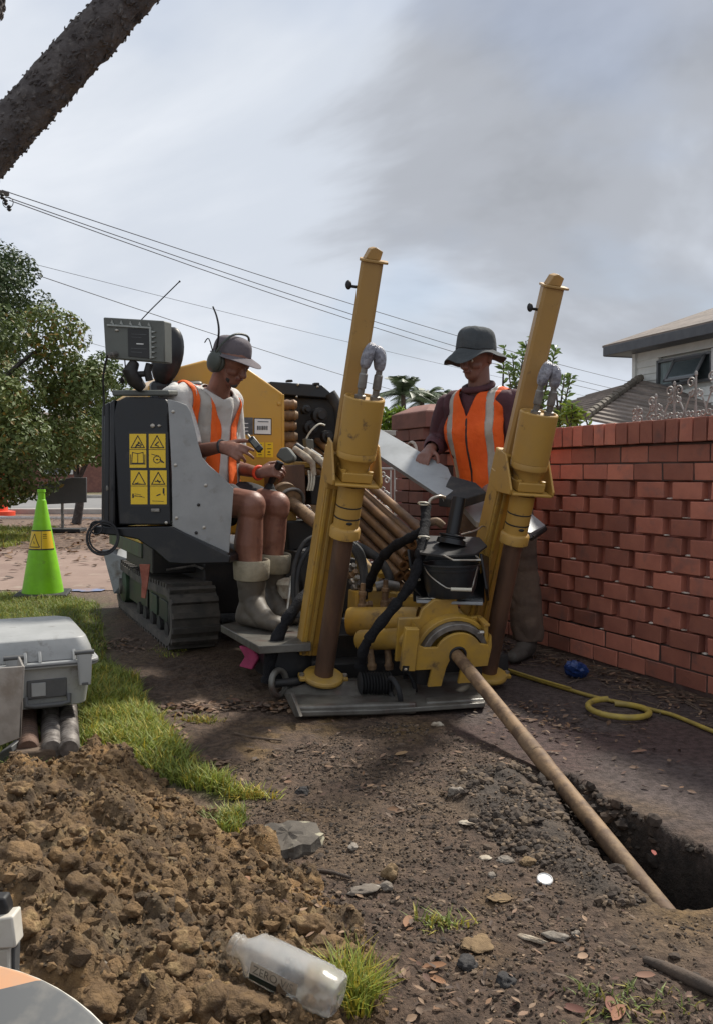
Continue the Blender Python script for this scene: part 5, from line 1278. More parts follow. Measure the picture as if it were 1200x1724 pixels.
# inclined carriage frame (rails) running back under the rod stack
for dx_ in (-.10, .16):
    a = vl(768, 1108, -.12) + MR * dx_; MB().prism([a + TU * .03 - MR * .025, a + TU * .03 + MR * .025, a - TU * .05 + MR * .025, a - TU * .05 - MR * .025], TF * -2.5).build('frame_rail', 'dirty_yellow', machine, .004)
for k in range(6):
    a = vl(768, 1108, -.25 - k * .42); MB().box(a + MR * .03 - TU * .03, (.26, .06, .04), TROT).build('frame_crossbar', 'black_dirty', machine, .003)

# ---------------------------------------------------------------- drill string and rod stack
rod_end = P(1116, 1532, 2.27); rod_start = vl(770, 1103, -.9); rod_start = E + (E - rod_end).normalized() * .95
dv = (rod_end - E).normalized()
Lr = (rod_end + dv * .34 - rod_start).length; prof = []
s = 0
joint = (E - rod_start).length + .80
for s, r in ((0, .0265), (joint - .22, .0265), (joint - .12, .0268), (joint - .10, .0285), (joint - .002, .0285), (joint, .0268), (joint + .004, .0268), (joint + .006, .029), (joint + .06, .029), (joint + .09, .027), (Lr, .027)):
    prof.append((s, r))
rb = MB()
def rod_part(s0, s1, k):
    """the stretch of the profile between two distances, in its own state of wear"""
    pr = [(s0, np.interp(s0, [p[0] for p in prof], [p[1] for p in prof]))] + [p for p in prof if s0 < p[0] < s1] + [(s1, np.interp(s1, [p[0] for p in prof], [p[1] for p in prof]))]
    rb.cur = k; rb.lathe(rod_start, dv, [(a, float(r)) for a, r in pr], 24, caps=False)
rod_part(0, joint - .10, 0); rod_part(joint - .10, joint + .005, 1); rod_part(joint + .005, joint + .46, 0); rod_part(joint + .46, joint + .80, 1); rod_part(joint + .80, Lr, 0)
drill_rod = rb.build('drill_rod', ['muddy_rod', 'worn_rod'], None, smooth=35)
tag(drill_rod, 'muddy drill rod running from the rig front down into the pit', 'drill rod')
stack = []
sd = (P(712, 897, 4.42) - P(600, 800, 5.20)).normalized()
o0 = P(714, 897, 4.42); sidev = MR; upv = sidev.cross(sd).normalized()
if upv.z < 0: upv = -upv
ROWS = [(0, 0), (-.064, -.055), (-.01, -.062), (-.078, -.118), (-.02, -.124), (-.09, -.178), (-.03, -.185), (-.055, -.24), (-.105, -.235)]
for i, (dx_, dz_) in enumerate(ROWS):
    p = o0 + sidev * dx_ + upv * dz_ + sd * (0.0 if i != 1 else .02)
    Lk = 1.75
    r = MB(); r.lathe(p - sd * Lk, sd, [(0, .026), (.10, .026), (.105, .0235), (Lk - .13, .0235), (Lk - .12, .0275), (Lk, .0275), (Lk, .016), (Lk - .02, .014)], 16)
    o = r.build('stacked_drill_rod', 'drill_rod', None, smooth=35)
    tag(o, ['topmost rusty drill rod of the stack behind the left mast', 'rusty drill rod just left below the topmost one in the stack', 'rusty drill rod right below the topmost one in the stack', 'left rod of the third layer in the stacked drill rods', 'right rod of the third layer in the stacked drill rods', 'left rod of the fourth layer in the stacked drill rods', 'right rod of the fourth layer in the stacked drill rods', 'right rod at the bottom of the drill rod stack', 'left rod at the bottom of the drill rod stack'][i], 'drill rod', 'drill rods stacked in the rack')
# rack cradle holding the stack
for t in (.12, .95, 1.55):
    c_ = o0 - sd * t + upv * -.275 + sidev * -.06; MB().box(c_, (.22, .05, .03), Matrix((sidev, sd, upv)).transposed()).build('rack_cradle', 'dirty_yellow', machine, .003)
    MB().box(c_ + sidev * .115 + upv * .13, (.02, .05, .30), Matrix((sidev, sd, upv)).transposed()).build('rack_stop', 'dirty_yellow', machine, .003)

# ---------------------------------------------------------------- cover plates beside the standing worker
A_, B_, C_, D_, E_ = P(606, 703, 5.25), P(753, 787, 4.66), P(768, 822, 4.42), P(745, 838, 4.34), P(606, 746, 4.98)
MB().prism([A_, B_, C_, D_, E_], (0.005, .01, -.022)).build('cover_plate', 'steel_plate', machine, .002)
MB().prism([P(738, 838, 4.36), P(775, 842, 4.30), P(818, 828, 4.36), P(800, 812, 4.46), P(758, 800, 4.55)], (0, .01, -.045)).build('rubber_pad', 'rubber', machine, .006)
p2 = [P(776, 850, 4.45), P(842, 838, 4.72), P(872, 846, 4.75), P(917, 884, 4.55), P(893, 897, 4.42), P(800, 878, 4.36)]
MB().prism(p2, (0.0, .01, -.03)).build('cover_plate', 'steel_plate', machine, .002)
MB().cyl(P(893, 905, 4.45), P(915, 890, 4.57), .018, n=12).build('pivot_pin', 'black_dirty', machine, smooth=40)

# ---------------------------------------------------------------- bucket bracket and spool post
def bk(u, v, d_=3.92): return P(u, v, d_)
MB().prism([bk(694, 935, 3.95), bk(710, 930, 4.1), bk(815, 930, 4.1), bk(815, 1015, 4.08), bk(695, 1013, 4.08)], (0, .025, 0)).build('bucket_guard', 'bucket_black', machine, .01)
for a, b in (((684, 925), (716, 1012)), ((806, 932), (818, 1012))):
    MB().prism([bk(a[0], a[1], 3.90), bk(b[0], a[1] + 6, 4.08), bk(b[0], b[1], 4.08), bk(a[0] + 10, b[1] - 20, 3.90)], (.012, 0, 0)).build('bucket_guard', 'bucket_black', machine, .003)
MB().prism([bk(700, 1010, 3.80), bk(812, 1014, 3.80), bk(812, 1006, 4.1), bk(700, 1002, 4.1)], (0, 0, -.014)).build('bucket_shelf', 'steel_plate', machine, .003)
lid = MB(); lid.prism([bk(706, 934, 3.80), bk(748, 940, 3.74), bk(770, 938, 3.72), bk(800, 936, 3.76), bk(819, 922, 3.88), bk(806, 908, 4.05), bk(715, 905, 4.08), bk(700, 912, 4.0)], (0, 0, .010)); lid.build('spool_plate', 'black_dirty', machine, .002)
sp_ = MB(); b0 = bk(758, 916, 3.90); tp_ = bk(772, 838, 3.92)
sp_.lathe(b0, tp_ - b0, [(0, .066), (.022, .062), (.026, .050), (.030, .050), (.034, .060), (.040, .060), (.044, .030), ((tp_ - b0).length, .030)], 28); sp_.build('spool_post', 'black_paint', machine, smooth=35)
MB().tube([bk(746, 935, 3.73), bk(762, 943, 3.70), bk(808, 943, 3.72), bk(800, 936, 3.76)], .004, 6).build('lid_bail', 'bright_steel', machine)
MB().tube([bk(775, 900, 3.95), bk(800, 893, 4.0), bk(812, 886, 4.05), bk(826, 892, 4.08)], .004, 6, 4).build('wire_loop', 'bright_steel', machine)
# bucket
bb, bt = P(757, 1004, 3.86), P(757, 948, 3.86); bu = thing('bucket', bb, 'black plastic bucket with white grip handle hung on the rig front', 'bucket'); hb = (bt - bb).length
body = MB(); body.lathe(bb, UZ, [(0, .094), (.004, .098), (hb * .80, .121), (hb * .81, .127), (hb * .86, .128), (hb * .87, .124), (hb * .95, .126), (hb * .96, .132), (hb, .132), (hb, .126), (hb * .3, .112), (.006, .096), (.006, .002)], 40); body.build('body', 'bucket_black', bu, smooth=35)
hl = P(712, 950, 3.83); hr = P(803, 953, 3.80); hm = P(775, 992, 3.68)
MB().tube([hl, P(722, 968, 3.76), P(745, 986, 3.71), P(758, 991, 3.69), P(790, 992, 3.69), P(797, 978, 3.73), hr], .0028, 6, 6).build('bail', 'bright_steel', bu)
MB().cyl(P(758, 992, 3.69), P(793, 993, 3.69), .0075, n=12).build('grip', 'bone_plastic', bu, smooth=40)

# ---------------------------------------------------------------- base: stake-down foot plate and sub-frame
bp = MB()
bp.prism([G(497, 1207, .02), G(640, 1203, .02), G(815, 1191, .02), G(825, 1160, .02), G(800, 1130, .02), G(520, 1138, .02), G(478, 1168, .02)], (0, 0, .020)); bp.build('foot_plate', 'wet_steel', machine, .004)
MB().prism([G(497, 1209, .012), G(700, 1202, .012), G(700, 1198, .012), G(497, 1203, .012)], (0, 0, .045)).build('plate_lip', 'wet_steel', machine, .008)
MB().prism([G(716, 1196, .012), G(816, 1190, .012), G(814, 1182, .012), G(716, 1188, .012)], (0, 0, .035)).build('plate_lip', 'wet_steel', machine, .008)
MB().prism([G(478, 1168, .05), G(497, 1207, .02), G(505, 1207, .05), G(490, 1166, .09)], (.012, .01, .0)).build('plate_corner', 'wet_steel', machine, .002)
MB().prism([P(480, 1164, 3.86), P(520, 1150, 3.90), P(700, 1146, 3.92), P(700, 1202, 3.70), P(500, 1206, 3.68)], (0, .05, .0)).build('stabiliser_blade', 'wet_steel', machine, .006)
q0 = G(535, 1150, .02); MB().prism([q0 + MR * -.10 - MBK * .02 + UZ * 0, q0 + MR * .95 - MBK * .02, q0 + MR * .95 - MBK * .02 + UZ * .09, q0 + MR * -.10 - MBK * .02 + UZ * .09], MBK * .42).build('sub_frame', 'black_dirty', machine, .006)
MB().prism([q0 + MR * -.22 + MBK * .12 + UZ * .07, q0 + MR * .85 + MBK * .12 + UZ * .07, q0 + MR * .85 + MBK * .12 + UZ * .20, q0 + MR * -.16 + MBK * .12 + UZ * .20], MBK * .5).build('sub_frame', 'black_dirty', machine, .006)
for u, v, r in ((664, 1165, .040), (690, 1150, .030)):
    MB().torus(G(u, v, .07), (0.9, .3, .2), r + .02, .012, 26, 8).build('hose_loop', 'rubber', machine, smooth=60)
bl = MB()
for i in range(11): bl.lathe(G(606 + i * 5, 1150, .09), MR, [(-.006, .036), (0, .050), (.006, .036)], 20)
bl.build('bellows', 'rubber', machine, smooth=50)
w = MB(); c_ = G(470, 1150, .08); w.torus(c_, (0.85, -.5, .1), .055, .014, 28, 10); w.build('jockey_ring', 'wet_steel', machine, smooth=60)
MB().cyl(c_ - BR * .02, c_ + BR * .10, .018).build('pivot_pin', 'black_dirty', machine)
MB().prism([P(486, 1110, 4.05), P(524, 1090, 4.1), P(524, 1150, 4.0), P(500, 1160, 3.95)], BB * .03).build('gusset', 'black_paint', machine, .004)
# foot platform
pz = .25
plat = [G(372, 1052, pz), G(436, 1088, pz), G(524, 1083, pz), G(516, 1046, pz), G(465, 1030, pz)]
MB().prism(plat, (0, 0, -.035)).build('foot_platform', 'wet_steel', machine, .003)
MB().prism([G(470, 1094, .215), G(524, 1092, .215), G(516, 1074, .215), G(466, 1076, .215)], (0, 0, .012)).build('tread_plate', 'steel_plate', machine, .002)
MB().prism([plat[1] + Vector((.03, .10, -.036)), plat[2] + Vector((.0, .10, -.036)), plat[2] + Vector((.0, .10, -.19)), plat[1] + Vector((.06, .10, -.19))], BB * .28).build('platform_box', 'black_paint', machine, .006)
# pink rag under the platform
q = [P(u, v, d_) for u, v, d_ in ((402, 1088, 4.12), (428, 1090, 4.10), (436, 1108, 4.09), (424, 1128, 4.08), (402, 1122, 4.10), (412, 1106, 4.12))]
tag(MB().prism(q, (.01, .03, 0)).build('rag', 'pink_cloth', None, .006, seg=3), 'pink rag stuffed under the foot platform', 'rag')

# ---------------------------------------------------------------- tracks
def track(front, name='track'):
    """front: ground point at the outer front; runs back along BB, inwards along BR"""
    Lt, Wd, Ht = 1.95, .27, .37
    ctr = front + BB * (Lt / 2) + BR * (Wd / 2); tr = None
    r = Ht / 2 - .02; a0, a1 = r + .02, Lt - r - .02
    path = []
    N = 14
    for i in range(N + 1): 
        t = -math.pi / 2 + math.pi * i / N; path.append((a1 + r * math.cos(t), r + .02 + r * math.sin(t)))
    for i in range(1, 12): path.append((a1 + (a0 - a1) * i / 12, 2 * r + .02 - .018 * math.sin(math.pi * i / 12)))
    for i in range(N + 1):
        t = math.pi / 2 + math.pi * i / N; path.append((a0 + r * math.cos(t), r + .02 + r * math.sin(t)))
    def at(a, z, w): return front + BB * a + BR * w + UZ * z
    n = len(path); mb = MB(); nrm = []
    for i in range(n):
        (x0, z0), (x1, z1) = path[i - 1], path[(i + 1) % n]; l = math.hypot(x1 - x0, z1 - z0); nrm.append(((z1 - z0) / l, -(x1 - x0) / l))
    ringlist = []
    for i in range(n + 1):
        (x, z), (nx_, nz_) = path[i % n], nrm[i % n]; th = .045
        ringlist.append([at(x, z, 0), at(x, z, Wd), at(x - nx_ * th, z - nz_ * th, Wd), at(x - nx_ * th, z - nz_ * th, 0)])
    mb.rings(ringlist, caps=False); tr = mb.build(name, 'track_rubber', machine, smooth=40)
    # lugs, one by one
    seg = [0]
    for i in range(n): seg.append(seg[-1] + math.hypot(path[(i + 1) % n][0] - path[i][0], path[(i + 1) % n][1] - path[i][1]))
    tot = seg[-1]; M_ = 54; lug = None
    for k in range(M_):
        s_ = tot * k / M_; i = max(j for j in range(n) if seg[j] <= s_); f = (s_ - seg[i]) / (seg[i + 1] - seg[i])
        x = path[i][0] + (path[(i + 1) % n][0] - path[i][0]) * f; z = path[i][1] + (path[(i + 1) % n][1] - path[i][1]) * f
        nx_, nz_ = nrm[i][0] * (1 - f) + nrm[(i + 1) % n][0] * f, nrm[i][1] * (1 - f) + nrm[(i + 1) % n][1] * f
        N3 = (BB * nx_ + UZ * nz_).normalized(); rot = Matrix((BR, N3.cross(BR), N3)).transposed()
        if lug is None:
            mb = MB(); mb.box((0, 0, 0), (Wd * .98, .032, .030)); lug = mesh_obj('lug_source', mb.v, mb.f, 'track_rubber', smooth=0); me = lug.data; bpy.data.objects.remove(lug); lug = me
        put(lug, 'track_lug', at(x, z, Wd / 2) + N3 * .010, tr, rot)
    # frame, sprocket, idler, rollers
    MB().prism([at(a0 + .02, .10, .045), at(a1 - .12, .10, .045), at(a1 - .15, .27, .045), at(a0 + .10, .29, .045)], BR * (Wd - .07)).build('track_frame', 'dark_green', tr, .008)
    for j, xx in enumerate((a0 + .12, a0 + .42, a0 + .72)):
        MB().prism([at(xx, .13, .034), at(xx + .22, .13, .034), at(xx + .22, .25, .034), at(xx, .25, .034)], BR * .008).build('frame_panel', 'green_paint' if j == 1 else 'dark_green', tr, .004)
    for xx in (a0 + .10, a0 + .32, a0 + .54, a0 + .76, a0 + .98):
        MB().lathe(at(xx, .085, .02), BR, [(0, .02), (.004, .055), (.03, .055), (.035, .03), (Wd - .08, .03), (Wd - .07, .055), (Wd - .04, .055)], 18).build('roller', 'black_dirty', tr, smooth=35)
    MB().lathe(at(a1, r + .02, .005), BR, [(0, .05), (.006, .10), (.02, r - .035), (Wd - .03, r - .035), (Wd - .02, .1)], 22).build('drive_sprocket', 'green_paint', tr, smooth=35)
    MB().lathe(at(a1, r + .02, -.012), BR, [(0, .05), (.004, .065), (.03, .065)], 16).build('sprocket_hub', 'grey_metal', tr, smooth=35)
    MB().lathe(at(a0, r + .02, .02), BR, [(0, .04), (.006, .07), (.02, r - .035), (Wd - .05, r - .035)], 22).build('idler', 'black_dirty', tr, smooth=35)
    MB().tube([at(a0 + .2, 2 * r + .10, .05), at(a0 + .2, 2 * r + .12, .22), at(a0 + .02, 2 * r + .12, .22)], .008, 6).build('step_bar', 'grey_metal', tr)
    return tr
tf = G(292, 1103, 0); track(tf)
track(tf + BR * 1.05)
# chassis between the tracks, belly and rear
MB().prism([tf + BR * .24 + BB * .25 + UZ * .17, tf + BR * 1.08 + BB * .25 + UZ * .17, tf + BR * 1.08 + BB * .25 + UZ * .52, tf + BR * .24 + BB * .25 + UZ * .52], BB * 1.6).build('chassis', 'black_dirty', machine, .01)
MB().prism([tf + BR * -.02 + BB * .45 + UZ * .40, tf + BR * .30 + BB * .45 + UZ * .40, tf + BR * .30 + BB * .45 + UZ * .60, tf + BR * -.02 + BB * .45 + UZ * .60], BB * .9).build('console_support', 'black_dirty', machine, .008)
so, sn = tf + BR * -.03, -BR
MB().prism([so + BB * .75 + UZ * .47, so + BB * 2.05 + UZ * .47, so + BB * 2.05 + UZ * .56, so + BB * .75 + UZ * .56], BR * .06).build('side_rail', 'green_paint', machine, .004)
MB().prism([so + BB * .75 + UZ * .562, so + BB * 2.05 + UZ * .562, so + BB * 2.05 + UZ * .66, so + BB * .75 + UZ * .66], BR * .06).build('side_rail', 'hood_paint', machine, .004)
q0 = P(190, 960, 6.6)
MB().prism([P(172, 925, 6.5), P(212, 940, 6.45), P(205, 985, 6.45), P(192, 1000, 6.45)], BR * .3 + BB * .02).build('rear_plate', 'steel_plate', machine, .004)
# pink-orange strap hanging over the track
q = [P(236, 953, 5.05), P(240, 980, 5.0), P(241, 1006, 4.98)]
MB().prism([P(235, 950, 5.03), P(253, 950, 5.03), P(249, 985, 5.0), P(245, 1008, 4.98), P(238, 1006, 4.98), P(239, 980, 5.0)], (.002, .008, 0)).build('strap', 'orange_strap', machine, .002)
# ---------------------------------------------------------------- operator console: black cabinet and grey side shield
KO = P(225, 780, 4.18); KN = Vector((-.10, -1, .02)).normalized()
def kp(u, v, back=0.0): return PL(u, v, KO, KN) - KN * back
cab = [(196, 676), (212, 668), (262, 668), (280, 672), (288, 688), (284, 700), (290, 884), (200, 884), (191, 700)]
cabinet = MB().prism([kp(u, v) for u, v in cab], -KN * .34).build('console_cabinet', 'black_paint', machine, .008)
# rounded outer corner made of three vertical ribs
for i, (u0, u1, z0) in enumerate(((156, 166, .09), (165, 180, .05), (179, 193, .018))):
    MB().prism([kp(u0 + 3, 682 - i * 3, z0), kp(u1, 678 - i * 3, z0 - .02), kp(u1 + 1, 888, z0 - .02), kp(u0 + 2, 886, z0)], -KN * .26 + Vector((.02, 0, 0))).build('corner_panel', 'black_paint', cabinet, .010, seg=3)
MB().prism([kp(u, v, -.004) for u, v in ((194, 888), (290, 886), (388, 936), (388, 948), (310, 950), (285, 948), (262, 928), (232, 908), (200, 902), (158, 898), (158, 886))], -KN * .20).build('console_base', 'black_paint', machine, .006)
top = [kp(u, v, .02) for u, v in ((183, 668), (200, 656), (262, 656), (290, 664), (318, 682))]
MB().prism([kp(186, 666, .02), kp(283, 666, .02), kp(275, 655, .30), kp(192, 655, .30)], (0, 0, .028)).build('console_top', 'olive_box', machine, .008)
# yellow warning stickers
st = MB().prism([kp(u, v, -.001) for u, v in ((217, 727), (284, 727), (286, 853), (219, 853))], KN * .0012).build('sticker_sheet', 'sticker_black', cabinet)
def sticker(u0, v0, w, h, kind, icon):
    b = MB().prism([kp(u, v, -.0026) for u, v in ((u0, v0), (u0 + w, v0), (u0 + w + .3, v0 + h), (u0 + .3, v0 + h))], KN * .0008).build('warning_sticker', 'sticker_yellow', cabinet)
    mb = MB()
    def tri(a, b_, c_, wd):
        for p, q in ((a, b_), (b_, c_), (c_, a)): seg_(p, q, wd)
    def seg_(p, q, wd):
        p, q = Vector((*p, 0)), Vector((*q, 0)); d = (q - p).normalized(); s = Vector((-d.y, d.x, 0)) * wd / 2; p = p - d * wd / 2; q = q + d * wd / 2
        mb.prism([kp(x.x, x.y, -.0036) for x in (p + s, q + s, q - s, p - s)], KN * .0008)
    m_ = v0 + h * .46
    seg_((u0 + .4, m_), (u0 + w - .4, m_), .8)
    tri((u0 + w / 2, v0 + 3.2), (u0 + w - 3, m_ - 3), (u0 + 3, m_ - 3), 1.5)
    cx_, cy_ = u0 + w / 2, v0 + h * .31
    if icon == 0: seg_((cx_ - 4, cy_ + 5), (cx_ + 2, cy_ - 3), 2.2); seg_((cx_ - 2, cy_ + 1), (cx_ + 5, cy_ + 3), 2); seg_((cx_ + 1, cy_ - 4), (cx_ + 6, cy_ + 1), 1.6)
    if icon == 1: seg_((cx_ + 2, cy_ - 4), (cx_ - 3, cy_ + 1), 2); seg_((cx_ - 3, cy_ + 1), (cx_ + 2, cy_ + 3), 1.8); seg_((cx_ - 5, cy_ + 5.5), (cx_ + 6, cy_ + 5.5), 1.6)
    if icon == 2: seg_((cx_ - 6, cy_ + 4), (cx_ + 2, cy_ + 5), 1.2); seg_((cx_ - 5, cy_ + 5), (cx_ - 1, cy_ + 2), .9)
    if icon == 3: seg_((cx_ - 5, cy_ + .5), (cx_ + 4, cy_ + 1), 1.5); seg_((cx_ - 1, cy_ - 1), (cx_ + 2, cy_ + 2.5), 2)
    y0 = m_
    if icon == 0:
        for a in (-1, 1):
            for p, q in (((cx_, y0 + 7), (cx_ + a * 9, y0 + 5)), ((cx_ + a * 9, y0 + 5), (cx_ + a * 10, y0 + 22)), ((cx_ + a * 10, y0 + 23), (cx_, y0 + 23)), ((cx_ + a * 12, y0 + 9), (cx_ + a * 12, y0 + 24))): seg_(p, q, 1.2)
        seg_((cx_, y0 + 7), (cx_, y0 + 22), 1.0); seg_((cx_ - 12, y0 + 24.5), (cx_ + 12, y0 + 24.5), 1.6)
    if icon == 1:
        for i in range(12):
            a, b_ = i * R(30), (i + 1) * R(30); seg_((cx_ + 6 * math.cos(a), y0 + 17 + 6 * math.sin(a)), (cx_ + 6 * math.cos(b_), y0 + 17 + 6 * math.sin(b_)), 1.2)
        seg_((cx_ - 1, y0 + 17), (cx_ + 1, y0 + 17), 2); seg_((cx_ - 9, y0 + 8), (cx_ + 3, y0 + 11), 1.0); seg_((cx_ + 5, y0 + 17), (cx_ + 11, y0 + 22), 1.8); seg_((cx_ + 7, y0 + 21), (cx_ + 11, y0 + 22), 1.6)
    if icon == 2: seg_((u0 + 4, y0 + 14), (u0 + 4, y0 + 19), 2.4); seg_((u0 + 7, y0 + 13), (u0 + 17, y0 + 15), .7); seg_((u0 + 7, y0 + 16), (u0 + 23, y0 + 19), .8); seg_((u0 + 5, y0 + 17), (u0 + 19, y0 + 17.5), .7)
    if icon == 3: seg_((u0 + w - 5, y0 + 5), (u0 + w - 5, y0 + 11), 2.8); seg_((u0 + w - 5, y0 + 11), (u0 + w - 4, y0 + 15), 1.5); seg_((u0 + 12, y0 + 16), (u0 + 17, y0 + 14), 1.8); seg_((u0 + 4, y0 + 25), (u0 + w - 5, y0 + 26), .7)
    mb.build('pictogram', 'sticker_black', b)
for i, (u0, v0) in enumerate(((219, 730.5), (251.5, 730.5), (221, 792), (253.5, 792))): sticker(u0, v0, 28, 57, 0, i)
MB().ball(kp(258, 717, -.004), (.011, .004, .011), 10, 6).build('bolt', 'bright_steel', cabinet, smooth=60)
MB().ball(kp(269, 717, -.004), (.009, .004, .007), 8, 5).build('bolt', 'bright_steel', cabinet, smooth=60)
MB().box(kp(263, 859, -.006), (.040, .012, .016)).build('latch', 'grey_metal', cabinet, .003)
MB().ball(kp(281, 880, -.006), (.008, .004, .008), 8, 5).build('bolt', 'bright_steel', cabinet, smooth=60)
MB().ball(kp(181, 822, .0), (.006, .004, .014), 8, 5).build('handle', 'grey_metal', cabinet, smooth=60)
# grey shield beside the operator's knees
SO = kp(290, 780, -.012); SNn = Vector((.16, -1, .0)).normalized()
def sp2(u, v, back=0.0): return PL(u, v, SO, SNn) - SNn * back
curve = [(283, 672), (300, 676), (315, 682), (322, 694), (328, 718), (334, 745), (341, 770), (352, 783), (372, 800), (394, 822), (386, 937), (291, 886), (290, 800), (285, 700)]
shield = MB().prism([sp2(u, v) for u, v in curve], -SNn * .008).build('side_shield', 'grey_paint', machine, .002)
MB().prism([sp2(394, 822), sp2(386, 937), sp2(386, 937, .035), sp2(394, 822, .035)], BR * -.006 + Vector((-.03, .01, 0))).build('shield_flange', 'grey_paint', shield, .002)
for u, v in ((292, 693), (296, 783), (298, 872), (347, 817), (335, 850), (344, 888), (331, 897)):
    MB().lathe(sp2(u, v, 0), SNn, [(0, .008), (.004, .008), (.006, .004)], 8).build('rivet', 'bright_steel' if v not in (897, 850) else 'black_dirty', shield)
# display unit on its bracket
DO = P(226, 572, 4.14); DN = Vector((-.22, -1, -.05)).normalized()
def dp(u, v, b=0.0): return PL(u, v, DO, DN) - DN * b
disp = MB().prism([dp(u, v) for u, v in ((174, 534), (277, 540), (278, 611), (178, 603))], -DN * .085).build('display_unit', 'olive_box', machine, .006)
MB().prism([dp(u, v, -.004) for u, v in ((216, 553), (254, 555), (256, 604), (217, 600))], -DN * .005).build('label_plate', 'sticker_black', disp, .001)
for i, y in enumerate((562, 567, 586, 592)):
    MB().prism([dp(u, v, -.0052) for u, v in ((222, y), (222 + 26 - (i % 2) * 8, y + 1.2), (222 + 26 - (i % 2) * 8, y + 2.0), (222, y + .8))], -DN * .001).build('label_print', 'sticker_grey', disp)
MB().prism([dp(u, v, -.0052) for u, v in ((231, 578), (243, 578.6), (243, 580.2), (231, 579.6))], -DN * .001).build('label_print', 'sticker_white', disp)
MB().prism([dp(u, v, -.010) for u, v in ((182, 546), (256, 551), (257, 604), (254, 604), (253, 553.5), (182, 549))], -DN * .010).build('inner_rim', 'olive_light', disp, .001)
for i in range(5):
    u = 188 + i * 15.5; v = 544 + i * 1.0
    MB().prism([dp(u, v, -.008), dp(u + 2, v - 5, -.008), dp(u + 5, v + 2.5, -.008)], -DN * .008).build('rib', 'olive_light', disp)
for i in range(6):
    v = 557 + i * 8.6
    MB().prism([dp(257, v, -.008), dp(264, v + 1.5, -.008), dp(257, v + 3.5, -.008)], -DN * .008).build('rib', 'olive_light', disp)
MB().ball(dp(198, 556, -.004), (.010, .004, .006), 8, 5).build('badge', 'bright_steel', disp)
MB().lathe(dp(196, 596, 0), DN + Vector((-.3, 0, -.25)), [(0, .013), (.03, .013), (.032, .009), (.05, .009)], 12).build('cable_plug', 'grey_metal', disp, smooth=40)
MB().tube([dp(190, 599, -.045), dp(183, 615, -.03), dp(176, 640, -.01), dp(172, 668, .02), dp(172, 700, .02)], .005, 6, 6).build('cable', 'wire_black', disp, smooth=60)
MB().tube([dp(207, 603, .02), dp(208, 625, .02), dp(204, 638, .0), dp(203, 645, .02)], .003, 6, 5).build('cable', 'wire_black', disp, smooth=60)
MB().ball(dp(203, 640, .02), (.012, .012, .016), 8, 6).build('microphone', 'black_dirty', disp, smooth=60)
MB().tube([dp(232, 539, .03), dp(250, 522, .02), dp(303, 474, .0)], .0028, 5).build('antenna', 'wire_black', disp)
MB().ball(dp(303, 474, .0), .005, 6, 5).build('antenna_tip', 'wire_black', disp)
arm = MB(); arm.tube([dp(222, 610, .03), dp(219, 625, .0), dp(224, 640, .02), dp(232, 653, .05)], [.024, .036, .036, .024], 12, 0); arm.tube([dp(246, 612, .04), dp(244, 625, .03), dp(246, 640, .04)], .018, 10); arm.tube([dp(226, 630, .02), dp(246, 628, .04)], .014, 8)
arm.build('mount_arm', 'black_dirty', machine, smooth=50)
# seat back behind the display
sb = P(283, 600, 4.95)
m_ = MB(); m_.ball(sb + Vector((0, 0, .0)), (.085, .06, .165), 20, 14, Matrix.Rotation(R(14), 3, 'Y')); m_.build('headrest', 'black_paint', machine, smooth=180)
MB().prism([P(255, 640, 4.9), P(345, 640, 5.05), P(352, 860, 5.0), P(270, 860, 4.85)], BB * .10).build('seat_back', 'black_paint', machine, .03, seg=3)
MB().prism([P(288, 868, 4.78) , P(352, 868, 4.62), P(402, 852, 4.74), P(350, 850, 5.0), P(290, 850, 4.98)], (0, 0, -.10)).build('seat_cushion', 'black_paint', machine, .02, seg=3)
# looped cable at the cabinet foot
for r_, dx_ in ((.076, 0), (.066, .008), (.080, -.006)):
    MB().torus(kp(178 + dx_ * 100, 905, -.03), KN + Vector((dx_ * 10, 0, .1)), r_, .0045, 30, 6).build('cable_coil', 'wire_black', machine, smooth=60)
MB().torus(kp(167, 888, -.03), KN, .03, .004, 22, 6).build('cable_coil', 'wire_black', machine, smooth=60)

# ---------------------------------------------------------------- engine hood
HO = P(420, 760, 5.25); HNn = (-BB * .92 + BR * .1).normalized()
def hd_(u, v, b=0.0): return PL(u, v, HO, HNn) - HNn * b
hood_px = [(250, 650), (300, 618), (345, 606), (412, 616), (446, 640), (478, 663), (480, 900), (250, 900)]
hood = MB().prism([hd_(u, v) for u, v in hood_px], BB * 1.25).build('engine_hood', 'hood_paint', machine, .012, seg=3)
MB().prism([hd_(474, 664, -.004), hd_(478.5, 664, -.004), hd_(480, 895, -.004), hd_(475, 895, -.004)], -HNn * .012).build('hood_edge', 'hood_paint', hood, .002)
MB().lathe(hd_(470, 680, 0), HNn, [(0, .012), (.005, .012), (.007, .006)], 10).build('bolt', 'hood_paint', hood)
MB().prism([hd_(u, v, -.003) for u, v in ((383, 702), (426, 703), (426, 732), (383, 730))], -HNn * .003).build('name_plate', 'sticker_grey', hood)
for y in (712, 719, 725):
    MB().prism([hd_(u, v, -.0045) for u, v in ((398, y), (418, y + .3), (418, y + 1.6), (398, y + 1.3))], -HNn * .0008).build('plate_print', 'sticker_white', hood)
bc = MB().prism([hd_(u, v, -.003) for u, v in ((429, 705), (456, 706), (456, 731), (429, 730))], -HNn * .003).build('barcode_label', 'sticker_white', hood)
MB().prism([hd_(u, v, -.0022) for u, v in ((427.5, 703.5), (457.5, 704.5), (457.5, 732.5), (427.5, 731.5))], -HNn * .002).build('label_border', 'sticker_black', hood)
x = 433.0
